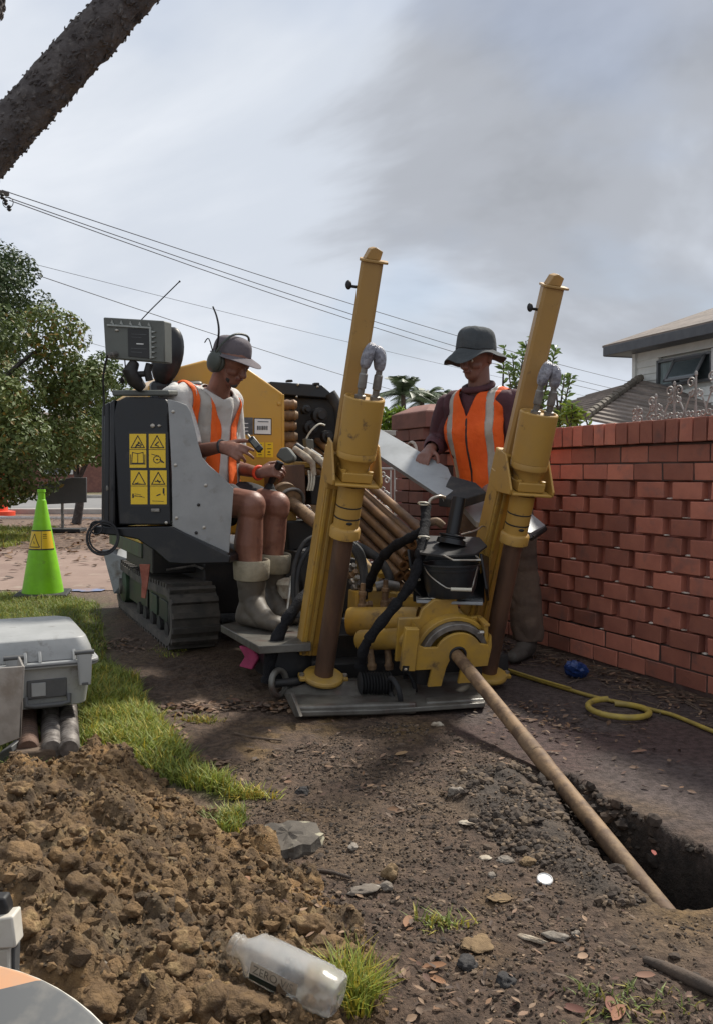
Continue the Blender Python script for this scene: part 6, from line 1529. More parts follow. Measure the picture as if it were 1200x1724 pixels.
for i in range(9):
    w_ = (1.6, .8, 1.2, .7, 1.9, .9, 1.3, .7, 1.5)[i]
    MB().prism([hd_(u, v, -.0045) for u, v in ((x, 717), (x + w_, 717), (x + w_, 724), (x, 724))], -HNn * .0008).build('barcode_bar', 'sticker_black', bc); x += w_ + .85
MB().prism([hd_(u, v, -.0045) for u, v in ((434, 709), (452, 709.5), (452, 711), (434, 710.5))], -HNn * .0008).build('label_print', 'sticker_grey', bc)
for u0 in (432, 447):
    s_ = MB().prism([hd_(u, v, -.003) for u, v in ((u0, 745), (u0 + 13, 745), (u0 + 13, 770), (u0, 770))], -HNn * .003).build('warning_sticker', 'sticker_yellow', hood)
    for a, b_, c_, d_ in ((4, 748, 9, 749), (3, 755, 10, 756), (4, 760, 8, 762), (3, 765, 9, 766)): MB().prism([hd_(u, v, -.0045) for u, v in ((u0 + a, b_), (u0 + c_, b_), (u0 + c_, d_), (u0 + a, d_))], -HNn * .0008).build('pictogram', 'sticker_black', s_)
# engine bay right of the hood
MB().prism([P(u, v, 5.75) for u, v in ((455, 642), (543, 648), (556, 660), (560, 672), (458, 664))], BB * .7).build('engine_cover', 'black_paint', machine, .01, seg=3)
for u, v in ((489, 641), (534, 646)): MB().prism([P(u - 5, v + 2, 5.74), P(u - 4, v - 2, 5.74), P(u + 4, v - 2, 5.74), P(u + 5, v + 2, 5.74)], BB * .04).build('lifting_eye', 'black_dirty', machine, .003)
for u, v in ((502, 648), (535, 651), (500, 668)): MB().ball(P(u, v, 5.738), .009, 8, 6).build('bolt', 'bright_steel', machine)
MB().prism([P(u, v, 5.80) for u, v in ((455, 664), (556, 668), (570, 688), (573, 745), (568, 800), (455, 800))], BB * .6).build('engine_block', 'black_dirty', machine, .02, seg=3)
rs = MB(); rs.tube([P(556, 662, 5.7), P(567, 680, 5.7), P(572, 700, 5.7), P(572, 740, 5.7), P(566, 790, 5.7)], .035, 10, 5); rs.build('intake_duct', 'rubber', machine, smooth=60)
for i, (u, v) in enumerate(((484, 682), (486, 700), (483, 718), (485, 736), (488, 752))):
    MB().lathe(P(u, v, 5.55), (1, .2, .05), [(-.03, .03), (.0, .036), (.02, .03), (.04, .034), (.06, .022)], 12).build('manifold_runner', 'muddy_rod' if i % 2 else 'drill_rod', machine, smooth=40)
for u, v, r in ((512, 690, .03), (535, 700, .05), (520, 720, .045), (548, 735, .04)):
    MB().lathe(P(u, v, 5.72), -BB, [(0, r), (.05, r), (.055, r * .6), (.08, r * .5)], 14).build('engine_fitting', 'black_dirty', machine, smooth=35)
MB().tube([P(513, 748, 5.4), P(518, 735, 5.4), P(527, 722, 5.4), P(538, 714, 5.42), P(547, 716, 5.45)], .006, 6, 6).build('wire', 'bone_plastic', machine, smooth=60)
MB().prism([P(u, v, 5.35) for u, v in ((515, 738), (528, 740), (530, 760), (518, 766))], BB * .06).build('sensor_box', 'olive_box', machine, .005)
# brown hydraulic tank and pump with pale fittings
MB().prism([P(u, v, 5.02) for u, v in ((474, 783), (514, 782), (516, 845), (474, 845))], BB * .4).build('hydraulic_tank', 'rust_pipe', machine, .006)
MB().prism([P(u, v, 5.10) for u, v in ((474, 776), (560, 780), (556, 790), (474, 784))], BB * .4).build('tank_flange', 'dirty_yellow', machine, .004)
MB().prism([P(u, v, 5.05) for u, v in ((522, 802), (556, 800), (562, 815), (560, 850), (524, 850))], BB * .35).build('pump_housing', 'black_dirty', machine, .006)
for u, v, ang in ((516, 770, .5), (535, 772, .7), (546, 782, .9)):
    p = P(u, v, 4.95); MB().tube([p + Vector((-.07, .05, .05)), p, p + Vector((.035, -.02, -.03)), p + Vector((.045, -.02, -.10))], [.018, .022, .018, .014], 10, 0).build('elbow_fitting', 'mud_white', machine, smooth=60)
for u, v in ((498, 752), (522, 762)): p = P(u, v, 5.1); MB().lathe(p, (.6, -.3, -.4), [(0, .026), (.08, .026), (.085, .020), (.13, .020)], 12).build('hose_end', 'black_paint', machine, smooth=40)
for i in range(3): MB().tube([P(520 + i * 5, 792, 4.93), P(521 + i * 4, 812, 4.92), P(518 + i * 4, 826, 4.92)], .006, 6, 3).build('cable_tail', 'bone_plastic', machine, smooth=60)
# rotary head shaft under the operator's elbow
a, b = P(490, 846, 4.86), P(538, 884, 4.60); dvv = (b - a)
MB().lathe(a - dvv * .3, dvv, [(0, .085), (.03, .085), (.035, .06), (.07, .055), (.075, .068), (.10, .068), (.105, .036), (dvv.length * 1.3, .034)], 22).build('rotary_head', 'muddy_rod', machine, smooth=35)
MB().torus(a, dvv, .078, .010, 26, 8).build('collar_ring', 'grey_metal', machine, smooth=60)
MB().prism([P(u, v, 4.75) for u, v in ((482, 878), (536, 876), (545, 915), (486, 930))], BB * .5).build('gearbox', 'black_dirty', machine, .01)
MB().prism([P(u, v, 4.82) for u, v in ((480, 860), (500, 862), (500, 960), (486, 960))], BB * .2).build('carriage_post', 'dirty_yellow', machine, .004)
# joystick
jb = P(452, 832, 4.62)
jm = MB(); jm.lathe(jb - UZ * .02, (.15, 0, 1), [(0, .075), (.012, .072), (.016, .058), (.028, .056), (.032, .044), (.044, .042), (.048, .030), (.06, .026), (.075, .018)], 20); joy = jm.build('joystick_boot', 'rubber', machine, smooth=35)
MB().tube([jb + Vector((.008, 0, .05)), P(462, 800, 4.60), P(472, 778, 4.58)], [.015, .022, .020], 10).build('joystick_grip', 'black_paint', joy, smooth=60)
MB().prism([P(u, v, 4.53) for u, v in ((464, 768), (472, 754), (484, 752), (496, 768), (494, 776), (480, 780))], (.01, .075, -.004)).build('joystick_head', 'olive_box', joy, .010, seg=3)
MB().prism([P(u, v, 4.60) for u, v in ((395, 842), (480, 838), (482, 880), (395, 880))], BB * .25).build('armrest_console', 'black_paint', machine, .012)

# ---------------------------------------------------------------- hydraulic hoses
def hose(px, r, material='rubber', name='hydraulic_hose', label=None):
    pts = spline([P(*p) for p in px], 9)
    if name == 'wrapped_hose':
        r = [r * (1 + .10 * math.sin(i * .9) - (.28 if i % 17 == 8 else 0)) for i in range(len(pts))]
    o = MB().tube(pts, r, 12).build(name, material, machine, smooth=60)
    return o
hose([(716, 850, 4.05), (715, 880, 3.98), (710, 915, 3.88), (703, 950, 3.82), (690, 985, 3.80), (662, 1022, 3.80), (630, 1062, 3.78), (612, 1092, 3.80), (606, 1122, 3.85)], .0235, 'hose_wrap', 'wrapped_hose')
hose([(716, 892, 3.95), (690, 905, 3.98), (660, 922, 4.05), (638, 945, 4.10), (625, 972, 4.16), (618, 992, 4.2)], .0225, 'hose_wrap', 'wrapped_hose')
hose([(548, 940, 4.25), (528, 985, 4.15), (500, 1020, 4.05), (474, 1060, 4.0), (458, 1100, 3.96), (450, 1150, 3.94)], .028, 'hose_wrap', 'wrapped_hose')
for i in range(3): hose([(568 + i * 4, 905, 4.35), (595 + i * 5, 925, 4.3), (608 + i * 3, 960, 4.28), (610 + i * 2, 1008, 4.2)], .013)
hose([(498, 1040, 4.25), (494, 985, 4.30), (498, 945, 4.35), (515, 912, 4.4), (545, 898, 4.45)], .012)
hose([(503, 1040, 4.25), (500, 990, 4.30), (506, 950, 4.35), (525, 920, 4.4), (550, 906, 4.45)], .012)
hose([(640, 985, 4.35), (655, 975, 4.35), (640, 945, 4.4), (612, 925, 4.45), (580, 912, 4.5)], .022)
hose([(632, 988, 4.2), (652, 985, 4.2), (668, 988, 4.22)], .024, 'grey_metal')
hose([(718, 860, 4.05), (724, 842, 4.08), (738, 836, 4.1), (748, 838, 4.12)], .008, 'bright_steel', 'steel_line')
hose([(722, 880, 4.0), (735, 878, 4.0), (745, 886, 4.0)], .018, 'muddy_rod')
for u, v in ((712, 848), (713, 905), (697, 975), (648, 1038)): MB().torus(P(u, v, 3.86 if v > 880 else 4.0), (.1, .3, 1), .024, .004, 16, 5).build('cable_tie', 'bone_plastic', machine)
hose([(480, 1060, 4.30), (487, 1012, 4.32), (492, 970, 4.35)], .010, 'bright_steel', 'steel_line')
MB().ball(P(768, 858, 4.2), (.02, .02, .035), 10, 8).build('tag', 'red_plastic', machine, smooth=60)
# clutter on the platform: canister and dials seen behind the boots
MB().lathe(P(485, 1006, 4.5), UZ, [(0, .05), (.06, .055), (.07, .06), (.09, .05), (.10, .02)], 16).build('filter_cap', 'mud_white', machine, smooth=35)
MB().prism([P(u, v, 4.48) for u, v in ((463, 1005), (500, 1003), (502, 1040), (466, 1042))], BB * .15).build('filter_body', 'muddy_rod', machine, .01)
for i in range(5):
    p = P(588 + i * 3, 960 + i * 10, 4.35); MB().lathe(p, (.3, -.6, .4), [(0, .02), (.03, .022), (.035, .014), (.06, .012)], 10).build('hose_fitting', ['grey_metal', 'muddy_rod', 'bright_steel'][i % 3], machine, smooth=35)
MB().prism([P(u, v, 4.55) for u, v in ((505, 930), (600, 940), (604, 1030), (510, 1040))], BB * .25).build('pump_drive', 'black_dirty', machine, .01)
# ================================================================ people
from mathutils import noise as mnoise
def cap_mesh(mb, p0, p1, r0, r1, side=None, n=16, m=5):
    """tapered capsule; radii may be (across, deep) pairs, 'side' gives the across direction"""
    p0, p1 = Vector(p0), Vector(p1); ax = p1 - p0; L = max(ax.length, 1e-4); ax = ax / L
    r0 = r0 if isinstance(r0, tuple) else (r0, r0); r1 = r1 if isinstance(r1, tuple) else (r1, r1)
    F = frame_from(ax, side if side is not None else (0.13, 0.35, 0.92)); rr = []
    def ring(s, k0, ra): return [p0 + F @ Vector((ra[0] * k0 * math.cos(2 * math.pi * i / n), ra[1] * k0 * math.sin(2 * math.pi * i / n), s)) for i in range(n)]
    for j in range(m + 1):
        t = math.pi / 2 * (1 - j / m) * .985; rr.append(ring(-math.sin(t) * min(r0), math.cos(t), r0))
    for j in range(1, 4): f = j / 4; rr.append(ring(L * f, 1, (r0[0] + (r1[0] - r0[0]) * f, r0[1] + (r1[1] - r0[1]) * f)))
    for j in range(m + 1):
        t = math.pi / 2 * (j / m) * .985; rr.append(ring(L + math.sin(t) * min(r1), math.cos(t), r1))
    mb.rings(rr)
def blob(caps, voxel, smooth=6, fold=0.0, fscale=9.0, fdir=None):
    """grow one continuous skin over a list of capsules; returns a bmesh"""
    mb = MB()
    for c in caps:
        cap_mesh(mb, *c[:4], side=c[4] if len(c) > 4 else None)
    me = bpy.data.meshes.new('tmp'); me.from_pydata(mb.v, [], mb.f)
    ob = bpy.data.objects.new('tmp', me); COL.objects.link(ob)
    r = ob.modifiers.new('r', 'REMESH'); r.mode = 'VOXEL'; r.voxel_size = voxel; r.use_smooth_shade = True
    s = ob.modifiers.new('s', 'SMOOTH'); s.factor = .5; s.iterations = smooth
    dg = bpy.context.evaluated_depsgraph_get(); ev = ob.evaluated_get(dg)
    bm = bmesh.new(); bm.from_mesh(ev.to_mesh()); ev.to_mesh_clear()
    bpy.data.objects.remove(ob); bpy.data.meshes.remove(me)
    if fold:
        bm.normal_update(); mv = []
        for v in bm.verts:
            q = v.co * fscale
            if fdir is not None: q = q - Vector(fdir) * (q.dot(Vector(fdir)) * .65)
            d = mnoise.noise(q + Vector((3.1, 0, 0)) + mnoise.noise_vector(q * .7) * .6); d = abs(d) * 1.6 - .45
            mv.append(v.normal * (d * fold))
        for v, o in zip(bm.verts, mv): v.co += o
    return bm
def bm_obj(bm, name, material, parent, solid=0.0, offset=1.0):
    me = bpy.data.meshes.new(name); bm.to_mesh(me)
    v = np.empty(len(me.vertices) * 3); me.vertices.foreach_get('co', v); v = v.reshape(-1, 3); c = (v.min(0) + v.max(0)) / 2
    me.vertices.foreach_set('co', (v - c).ravel())
    o = finish(name, me, material, parent, Vector(c.tolist()), smooth=180)
    if solid:
        s = o.modifiers.new('solid', 'SOLIDIFY'); s.thickness = solid; s.offset = offset
    return o
def seg_dist(p, a, b):
    ab = b - a; t = max(0, min(1, (p - a).dot(ab) / ab.length_squared)); return (p - a - ab * t).length
def cull(bm, pred):
    bmesh.ops.delete(bm, geom=[f for f in bm.faces if pred(f.calc_center_median())], context='FACES')
    return bm
def soften_edge(bm, it=8):
    """even out a cut hem: slide border points towards their border neighbours"""
    be = [e for e in bm.edges if e.is_boundary]; nb_ = {}
    for e in be:
        a, b = e.verts; nb_.setdefault(a, []).append(b); nb_.setdefault(b, []).append(a)
    for _ in range(it):
        new = {v: v.co * .4 + (n[0].co + n[1].co) * .3 for v, n in nb_.items() if len(n) == 2}
        for v, c in new.items(): v.co = c
    return bm
def strip_from(bm, pred, off, name, material, parent):
    b2 = bm.copy(); b2.normal_update()
    bmesh.ops.delete(b2, geom=[f for f in b2.faces if not pred(f.calc_center_median())], context='FACES')
    b2.normal_update()
    for v in b2.verts: v.co += v.normal * off
    soften_edge(b2, 10)
    if len(b2.faces): 
        o = bm_obj(b2, name, material, parent, .002)
    b2.free()
def hand(wrist, d, nrm, thumb, curl=(.5, .55, .6, .7), size=1.0, spread=.10, tcurl=.5):
    """d: along the palm; nrm: out of the back of the hand; thumb: towards the thumb side"""
    d = d.normalized(); nrm = (nrm - d * nrm.dot(d)).normalized(); s = nrm.cross(d).normalized()
    if s.dot(thumb) < 0: s = -s
    k = size; caps = [(wrist, wrist + d * .03 * k, (.030 * k, .021 * k), (.036 * k, .019 * k), s), (wrist + d * .025 * k, wrist + d * .078 * k, (.034 * k, .019 * k), (.040 * k, .016 * k), s)]
    for i, (off, L) in enumerate(((.031, .074), (.0105, .083), (-.0105, .077), (-.031, .060))):
        p = wrist + d * (.088 - abs(off) * .15) * k + s * off * k; dd = (d + s * off * spread * 30 * .1).normalized(); a = 0; c = curl[i]
        for j, f in enumerate((.45, .32, .25)):
            a += c * (1.0 if j else .8); q = p + (dd * math.cos(a) - nrm * math.sin(a)) * L * f * k
            caps.append((p, q, (.0092 - .0008 * j) * k, (.0086 - .0008 * j) * k)); p = q
    p = wrist + d * .025 * k + s * .028 * k; a = 0
    t = (d * .75 + s * .75 - nrm * .25).normalized()
    for j, L in enumerate((.040, .034, .026)):
        q = p + (t * math.cos(a) + (d * .5 - s * .4 - nrm * .7).normalized() * math.sin(a)) * L * k; caps.append((p, q, (.0125 - .0015 * j) * k, (.0115 - .0015 * j) * k)); p = q; a += tcurl
    return caps
def head_caps(c, f, up, skin_scale=1.0):
    f = f.normalized(); up = (up - f * up.dot(f)).normalized(); l = up.cross(f).normalized(); k = skin_scale
    return [(c + f * -.012 + up * .035, c + f * .012 + up * .035, .086 * k, .086 * k),            # skull
            (c + f * -.035 + up * .03, c + f * -.035 + up * .01, .078 * k, .070 * k),
            (c + f * .035 + up * .0, c + f * .050 - up * .062, (.062 * k, .050 * k), (.040 * k, .036 * k), l),   # face to chin
            (c + f * .020 - up * .03, c + f * .045 - up * .075, .052 * k, .030 * k),
            (c + f * .086 + up * .018, c + f * .108 - up * .022, .0095 * k, .0155 * k),             # nose
            (c + f * .100 - up * .024 + l * .011, c + f * .100 - up * .024 - l * .011, .009 * k, .009 * k),
            (c + f * .076 + up * .030 + l * .035, c + f * .076 + up * .030 - l * .035, .014 * k, .014 * k),    # brow
            (c + f * .070 - up * .020 + l * .034, c + f * .050 - up * .02 + l * .045, .016 * k, .02 * k),
            (c + f * .070 - up * .020 - l * .034, c + f * .050 - up * .02 - l * .045, .016 * k, .02 * k),
            (c + f * .088 - up * .047 + l * .014, c + f * .088 - up * .047 - l * .014, .0095 * k, .0095 * k),  # mouth
            (c - f * .008 + up * .018 + l * .083, c - f * .014 - up * .022 + l * .080, (.008, .020), (.007, .013), l),   # ears
            (c - f * .008 + up * .018 - l * .083, c - f * .014 - up * .022 - l * .080, (.008, .020), (.007, .013), l)]
def face_bits(c, f, up, parent, beard=True):
    f = f.normalized(); up = (up - f * up.dot(f)).normalized(); l = up.cross(f).normalized()
    for s in (-1, 1):
        e = MB(); e.ball(c + f * .0755 + up * .010 + l * (.031 * s), .0125, 12, 8); e.build('eye', 'eye_white', parent, smooth=180)
        e = MB(); e.ball(c + f * .0865 + up * .009 + l * (.031 * s), .0042, 8, 6); e.build('iris', 'sticker_black', parent, smooth=180)
        e = MB(); e.tube([c + f * .088 + up * .036 + l * (.013 * s), c + f * .089 + up * .040 + l * (.03 * s), c + f * .076 + up * .036 + l * (.05 * s)], [.004, .003], 6, 3); e.build('eyebrow', 'hair', parent, smooth=60)
    e = MB(); e.tube([c + f * .088 - up * .046 + l * .024, c + f * .0985 - up * .0465, c + f * .088 - up * .046 - l * .024], [.004, .0045], 6, 4); e.build('lips', 'lips', parent, smooth=60)
    if beard:
        b = blob([(c + f * .048 - up * .066 + l * .030, c + f * .066 - up * .084, .016, .019), (c + f * .048 - up * .066 - l * .030, c + f * .066 - up * .084, .016, .019)], .004, 3, .003, 60)
        bm_obj(b, 'beard', 'hair', parent); b.free()

# ---------------------------------------------------------------- seated operator
f = Vector((.82, -.57, 0)).normalized(); rt = Vector((f.y, -f.x, 0)); up = Vector((0, 0, 1))
op = thing('person', P(420, 1060, 4.30), 'seated operator in white shirt, orange safety vest, shorts and gumboots holding a handset', 'person')
pel = P(350, 838, 4.72); chest = P(345, 722, 4.66); nb = P(366, 655, 4.60)
shR = P(297, 674, 4.46); shL = P(386, 676, 4.78); elR = P(313, 764, 4.42); wrR = P(374, 752, 4.30); elL = P(392, 786, 4.80); wrL = P(436, 796, 4.60)
hipR = pel + rt * .10; hipL = pel - rt * .10; knR = P(424, 850, 4.32); knL = P(466, 850, 4.54); anR = P(424, 1012, 4.34); anL = P(458, 994, 4.56)
hc = P(388, 613, 4.53); hf = (f * .86 + Vector((.05, 0, -.42))).normalized(); hu = (up * .9 + f * .40).normalized()
torso = [(pel, pel.lerp(chest, .45), (.175, .135), (.170, .135), rt), (pel.lerp(chest, .45), chest, (.170, .135), (.185, .130), rt), (chest, chest.lerp(nb, .62), (.185, .130), (.145, .092), rt), (shR, shL, .068, .068)]
arms = [(shR, elR, .056, .044), (elR, wrR, .043, .028), (shL, elL, .056, .044), (elL, wrL, .043, .028)]
legs = [(hipR, knR, .095, .070), (knR, knR + Vector((0, 0, -.02)), .070, .068), (knR + f * .012, knR + f * .014 + Vector((0, 0, -.03)), .058, .055), (knR + Vector((0, 0, -.02)), knR.lerp(anR, .40) - f * .020, .058, .073), (knR.lerp(anR, .40) - f * .020, anR, .072, .042),
        (hipL, knL, .095, .070), (knL, knL + Vector((0, 0, -.02)), .070, .068), (knL + f * .012, knL + f * .014 + Vector((0, 0, -.03)), .058, .055), (knL + Vector((0, 0, -.02)), knL.lerp(anL, .40) - f * .020, .058, .073), (knL.lerp(anL, .40) - f * .020, anL, .072, .042)]
neck = [(nb - up * .03, hc - hu * .045 - hf * .02, .060, .055)]
hands = hand(wrR, (P(404, 760, 4.24) - wrR), Vector((-.25, -.75, .6)), Vector((.3, 0, 1)), (.12, .35, .75, .9), 1.08, tcurl=.2) + hand(wrL, P(460, 792, 4.58) - wrL, Vector((.1, -.8, .6)), Vector((.4, 0, .8)), (.75, .8, .85, .9), 1.05)
b = blob(torso + arms + legs + neck + hands + head_caps(hc, hf, hu, 1.04), .0052, 4); bm_obj(b, 'body', 'skin', op); b.free()
face_bits(hc, hf, hu, op)
# shirt with short sleeves
sh = [(c[0], c[1], tuple(x + .012 for x in c[2]) if isinstance(c[2], tuple) else c[2] + .014, tuple(x + .012 for x in c[3]) if isinstance(c[3], tuple) else c[3] + .014, *c[4:]) for c in torso]
slv = [(shR, shR.lerp(elR, .86), .078, .082), (shL, shL.lerp(elL, .80), .076, .078)]
b = blob(sh + slv, .0075, 3, .021, 11, (0, 0, 1)); eR = shR.lerp(elR, .86); eL = shL.lerp(elL, .8)
cull(b, lambda p: (p - eR).dot(elR - shR) > .0 and seg_dist(p, shR, elR) < .12 or (p - eL).dot(elL - shL) > 0 and seg_dist(p, shL, elL) < .12 or (p - (nb - up * .015)).length < .082 or p.z < pel.z - .06)
soften_edge(b); bm_obj(b, 'shirt', 'white_shirt', op, .004); b.free()
vt = [(c[0], c[1], tuple(x + .026 for x in c[2]) if isinstance(c[2], tuple) else c[2] + .024, tuple(x + .026 for x in c[3]) if isinstance(c[3], tuple) else c[3] + .024, *c[4:]) for c in torso[:3]] + [(shR * .8 + shL * .2, shL * .8 + shR * .2, .092, .092)]
b = blob(vt, .008, 3, .018, 9, (0, 0, 1)); cc = chest.copy()
def vest_hole(p): return seg_dist(p, shR, elR) < .098 and (p - shR).dot(rt) > -.040 or seg_dist(p, shL, elL) < .098 and (p - shL).dot(-rt) > -.040 or (p - nb - up * .02 + f * .0).length < .105 or p.z < pel.z - .08
cull(b, lambda p: vest_hole(p) or (abs((p - cc).dot(rt) - .0) < .030 + max(0, .10 * (1 - (nb.z - p.z) / .2)) and (p - cc).dot(f) > 0))
strip_from(b, lambda p: abs(abs((p - cc).dot(rt)) - .125) < .022 and p.z > pel.z + .02, .003, 'reflective_strip', 'reflective', op)
soften_edge(b); bm_obj(b, 'safety_vest', 'hivis', op, .004); b.free()
b = blob([(hipR, hipR.lerp(knR, .62), .108, .094), (hipL, hipL.lerp(knL, .62), .108, .094), (pel - up * .02, pel + up * .06, (.175, .135), (.165, .125), rt)], .010, 4, .006, 14); bm_obj(b, 'shorts', 'shorts', op); b.free()
# folded-top gumboots
for kn_, an_, toe in ((knR, anR, P(484, 1050, 4.19)), (knL, anL, P(506, 1030, 4.40))):
    heel = Vector((an_.x - .035, an_.y + .01, .300)); ball_ = Vector((toe.x - .05, toe.y, .290)); ctop = kn_.lerp(an_, .60)
    b = blob([(ctop, kn_.lerp(an_, .80), .074, .066), (kn_.lerp(an_, .80), an_ + Vector((0, 0, -.02)), .066, .056), (an_ + Vector((-.01, 0, -.03)), heel, .055, .044), (heel, ball_, (.042, .040), (.047, .036), (.5, .8, 0)), (an_, ball_ + Vector((-.06, .03, .02)), .054, .042), (ball_, Vector((toe.x - .02, toe.y, .284)), (.047, .036), (.040, .028), (.5, .8, 0))], .008, 4, .004, 16)
    cull(b, lambda p: p.z > ctop.z - .01 and seg_dist(p, ctop, kn_) < .12)
    for v in b.verts: v.co.z = max(v.co.z, .252)
    gb = bm_obj(b, 'gumboot', 'gumboot', op, .005); b.free()
    cf = MB(); ax = (kn_ - an_).normalized(); cf.lathe(ctop - ax * .075, ax, [(0, .074), (-.006, .080), (.0, .086), (.05, .090), (.085, .091), (.092, .086), (.088, .078), (.03, .074)], 26); o = cf.build('folded_cuff', 'boot_lining', gb, smooth=60)
# cap with brim, and ear defenders
def hat(c, f_, u_, material, parent, brim, crown_h=.075, rad=.104, droop=.3, slouch=0.0, name='hat'):
    f_ = f_.normalized(); u_ = (u_ - f_ * u_.dot(f_)).normalized(); l_ = u_.cross(f_); rings = []; n = 36
    base = c + u_ * .045
    for s, k in ((0, 1.0), (crown_h * .45, .985), (crown_h * .8, .90), (crown_h, .74), (crown_h * 1.12, .45), (crown_h * 1.14, .02)):
        rings.append([base + u_ * s + (f_ * math.cos(2 * math.pi * i / n) * 1.10 + l_ * math.sin(2 * math.pi * i / n) * .92) * rad * k * (1 + .02 * math.sin(5 * 2 * math.pi * i / n)) for i in range(n)])
    mb = MB(); mb.rings(rings, caps=False)
    br = []
    for j in range(6):
        t = j / 5; ring_ = []
        for i in range(n):
            a = 2 * math.pi * i / n; w = brim[0] + (brim[1] - brim[0]) * (max(0, math.cos(a)) ** .7)
            ring_.append(base + u_ * (-t * w * droop * (1 + .25 * math.sin(3 * a + 1) + slouch * math.sin(a + 2.6) + slouch * .4 * math.sin(5 * a))) + (f_ * math.cos(a) * 1.10 + l_ * math.sin(a) * .92) * (rad * 1.002) + (f_ * math.cos(a) + l_ * math.sin(a)) * (t * w))
        br.append(ring_)
    mb.rings(br, caps=False)
    if slouch:
        mb.v = [tuple(Vector(p) + mnoise.noise_vector(Vector(p) * 14) * .010 + mnoise.noise_vector(Vector(p) * 34) * .004) for p in mb.v]
    o = mb.build(name, material, parent, smooth=60); s = o.modifiers.new('solid', 'SOLIDIFY'); s.thickness = .004
    d = o.modifiers.new('sub', 'SUBSURF'); d.levels = 1; d.render_levels = 1
    return o
hat(hc, hf * .95 + up * .18, hu + up * .4, 'cap_cloth', op, (.010, .064), .086, .097, .5)
lh = hu.cross(hf).normalized()
if lh.dot(rt) < 0: lh = -lh
ecR = hc + lh * .092 + hu * .0 - hf * .012
em = MB(); em.ball(ecR + lh * .012, (.046, .026, .056), 20, 12, Matrix((hf, lh, hu)).transposed()); em.torus(ecR - lh * .004, lh, .040, .014, 24, 8); muff = em.build('ear_defender', 'earmuff', op, smooth=60)
em = MB(); el_ = hc - lh * .100 - hf * .012; em.ball(el_, (.046, .026, .056), 20, 12, Matrix((hf, lh, hu)).transposed()); em.build('ear_defender', 'earmuff', op, smooth=60)
MB().tube([ecR + lh * .02 + hu * .03, hc + lh * .112 + hu * .08 - hf * .0, hc + lh * .07 + hu * .142 + hf * .01, hc + hu * .162 + hf * .01, hc - lh * .07 + hu * .142 + hf * .01, el_ + hu * .03], .006, 6, 6).build('headband', 'earmuff', op, smooth=60)
a0 = ecR + lh * .02 + hu * .04
MB().tube([a0, P(369, 560, 4.40), P(366, 535, 4.40), P(359, 516, 4.40)], [.006, .004], 6, 5).build('headset_antenna', 'wire_black', op, smooth=60)
MB().tube([a0 - hf * .02, P(352, 570, 4.42), P(345, 577, 4.42)], .003, 5, 4).build('headset_wire', 'wire_black', op, smooth=60)
MB().torus(wrR + (wrR - elR).normalized() * .0, wrR - elR, .031, .006, 22, 6).build('wristband', 'shorts', op, smooth=60)
MB().torus(wrL, wrL - elL, .032, .009, 22, 6).build('wristband', 'cone_orange', op, smooth=60)
# handset in his hand
q0 = P(431, 748, 4.22); hd2 = (P(440, 760, 4.20) - P(418, 733, 4.22)).normalized()
hs = thing('handset', q0, 'small black handset gripped in the seated operator\'s hand', 'handset')
hr2 = Matrix((hd2.cross(Vector((0, 1, 0))).normalized(), Vector((0, 1, 0)), hd2)).transposed(); MB().box(q0, (.034, .026, .085), hr2).build('case', 'black_paint', hs, .008, seg=3)
MB().box(q0 + Vector((-.004, -.0145, .004)), (.020, .004, .040), hr2).build('keypad', 'olive_box', hs, .001)
MB().cyl(q0 - hd2 * .042, q0 - hd2 * .062, .005).build('stub_antenna', 'bright_steel', hs)

# ---------------------------------------------------------------- standing worker
f = Vector((-.60, -.80, 0)).normalized(); rt = Vector((f.y, -f.x, 0))
wk = thing('person', P(885, 1112, 4.76), 'standing worker in orange safety vest over maroon shirt, brown trousers and bucket hat', 'person')
pel = P(832, 826, 4.84); chest = P(806, 725, 4.80); nb = P(806, 655, 4.76)
shR = P(760, 686, 4.88); shL = P(862, 680, 4.68); elR = P(740, 742, 5.00); wrR = P(723, 757, 4.80); elL = P(880, 778, 4.66); wrL = P(848, 818, 4.52)
hipR = pel + rt * .09; hipL = pel - rt * .09; knL = P(876, 955, 4.80); anL = P(888, 1072, 4.80); knR = P(812, 960, 4.90); anR = P(800, 1068, 5.0)
hc = P(800, 607, 4.72); hf = (f * .9 + Vector((-.12, 0, -.22))).normalized(); hu = (up * .95 + f * .2).normalized()
torso = [(pel, pel.lerp(chest, .45), (.160, .115), (.155, .115), rt), (pel.lerp(chest, .45), chest, (.155, .115), (.175, .122), rt), (chest, chest.lerp(nb, .62), (.175, .122), (.14, .09), rt), (shR, shL, .064, .064)]
arms = [(shR, elR, .056, .044), (elR, wrR, .043, .029), (shL, elL, .056, .044), (elL, wrL, .043, .029)]
legs = [(hipR, knR, .09, .062), (knR, anR, .060, .042), (hipL, knL, .09, .062), (knL, anL, .060, .042)]
neck = [(nb - up * .03, hc - hu * .045 - hf * .02, .062, .056)]
hands = hand(wrR, P(714, 768, 4.73) - wrR, Vector((-.2, -.5, .85)), Vector((.9, -.1, -.2)), (.35, .4, .4, .45), 1.05) + hand(wrL, P(826, 822, 4.46) - wrL, Vector((0, -.6, .8)), Vector((0, -.8, -.6)), (.5, .5, .5, .5), 1.0)
b = blob(torso + arms + legs + neck + hands + head_caps(hc, hf, hu), .0052, 4); bm_obj(b, 'body', 'skin_dark', wk); b.free()
face_bits(hc, hf, hu, wk, False)
sh = [(c[0], c[1], tuple(x + .012 for x in c[2]) if isinstance(c[2], tuple) else c[2] + .014, tuple(x + .012 for x in c[3]) if isinstance(c[3], tuple) else c[3] + .014, *c[4:]) for c in torso]
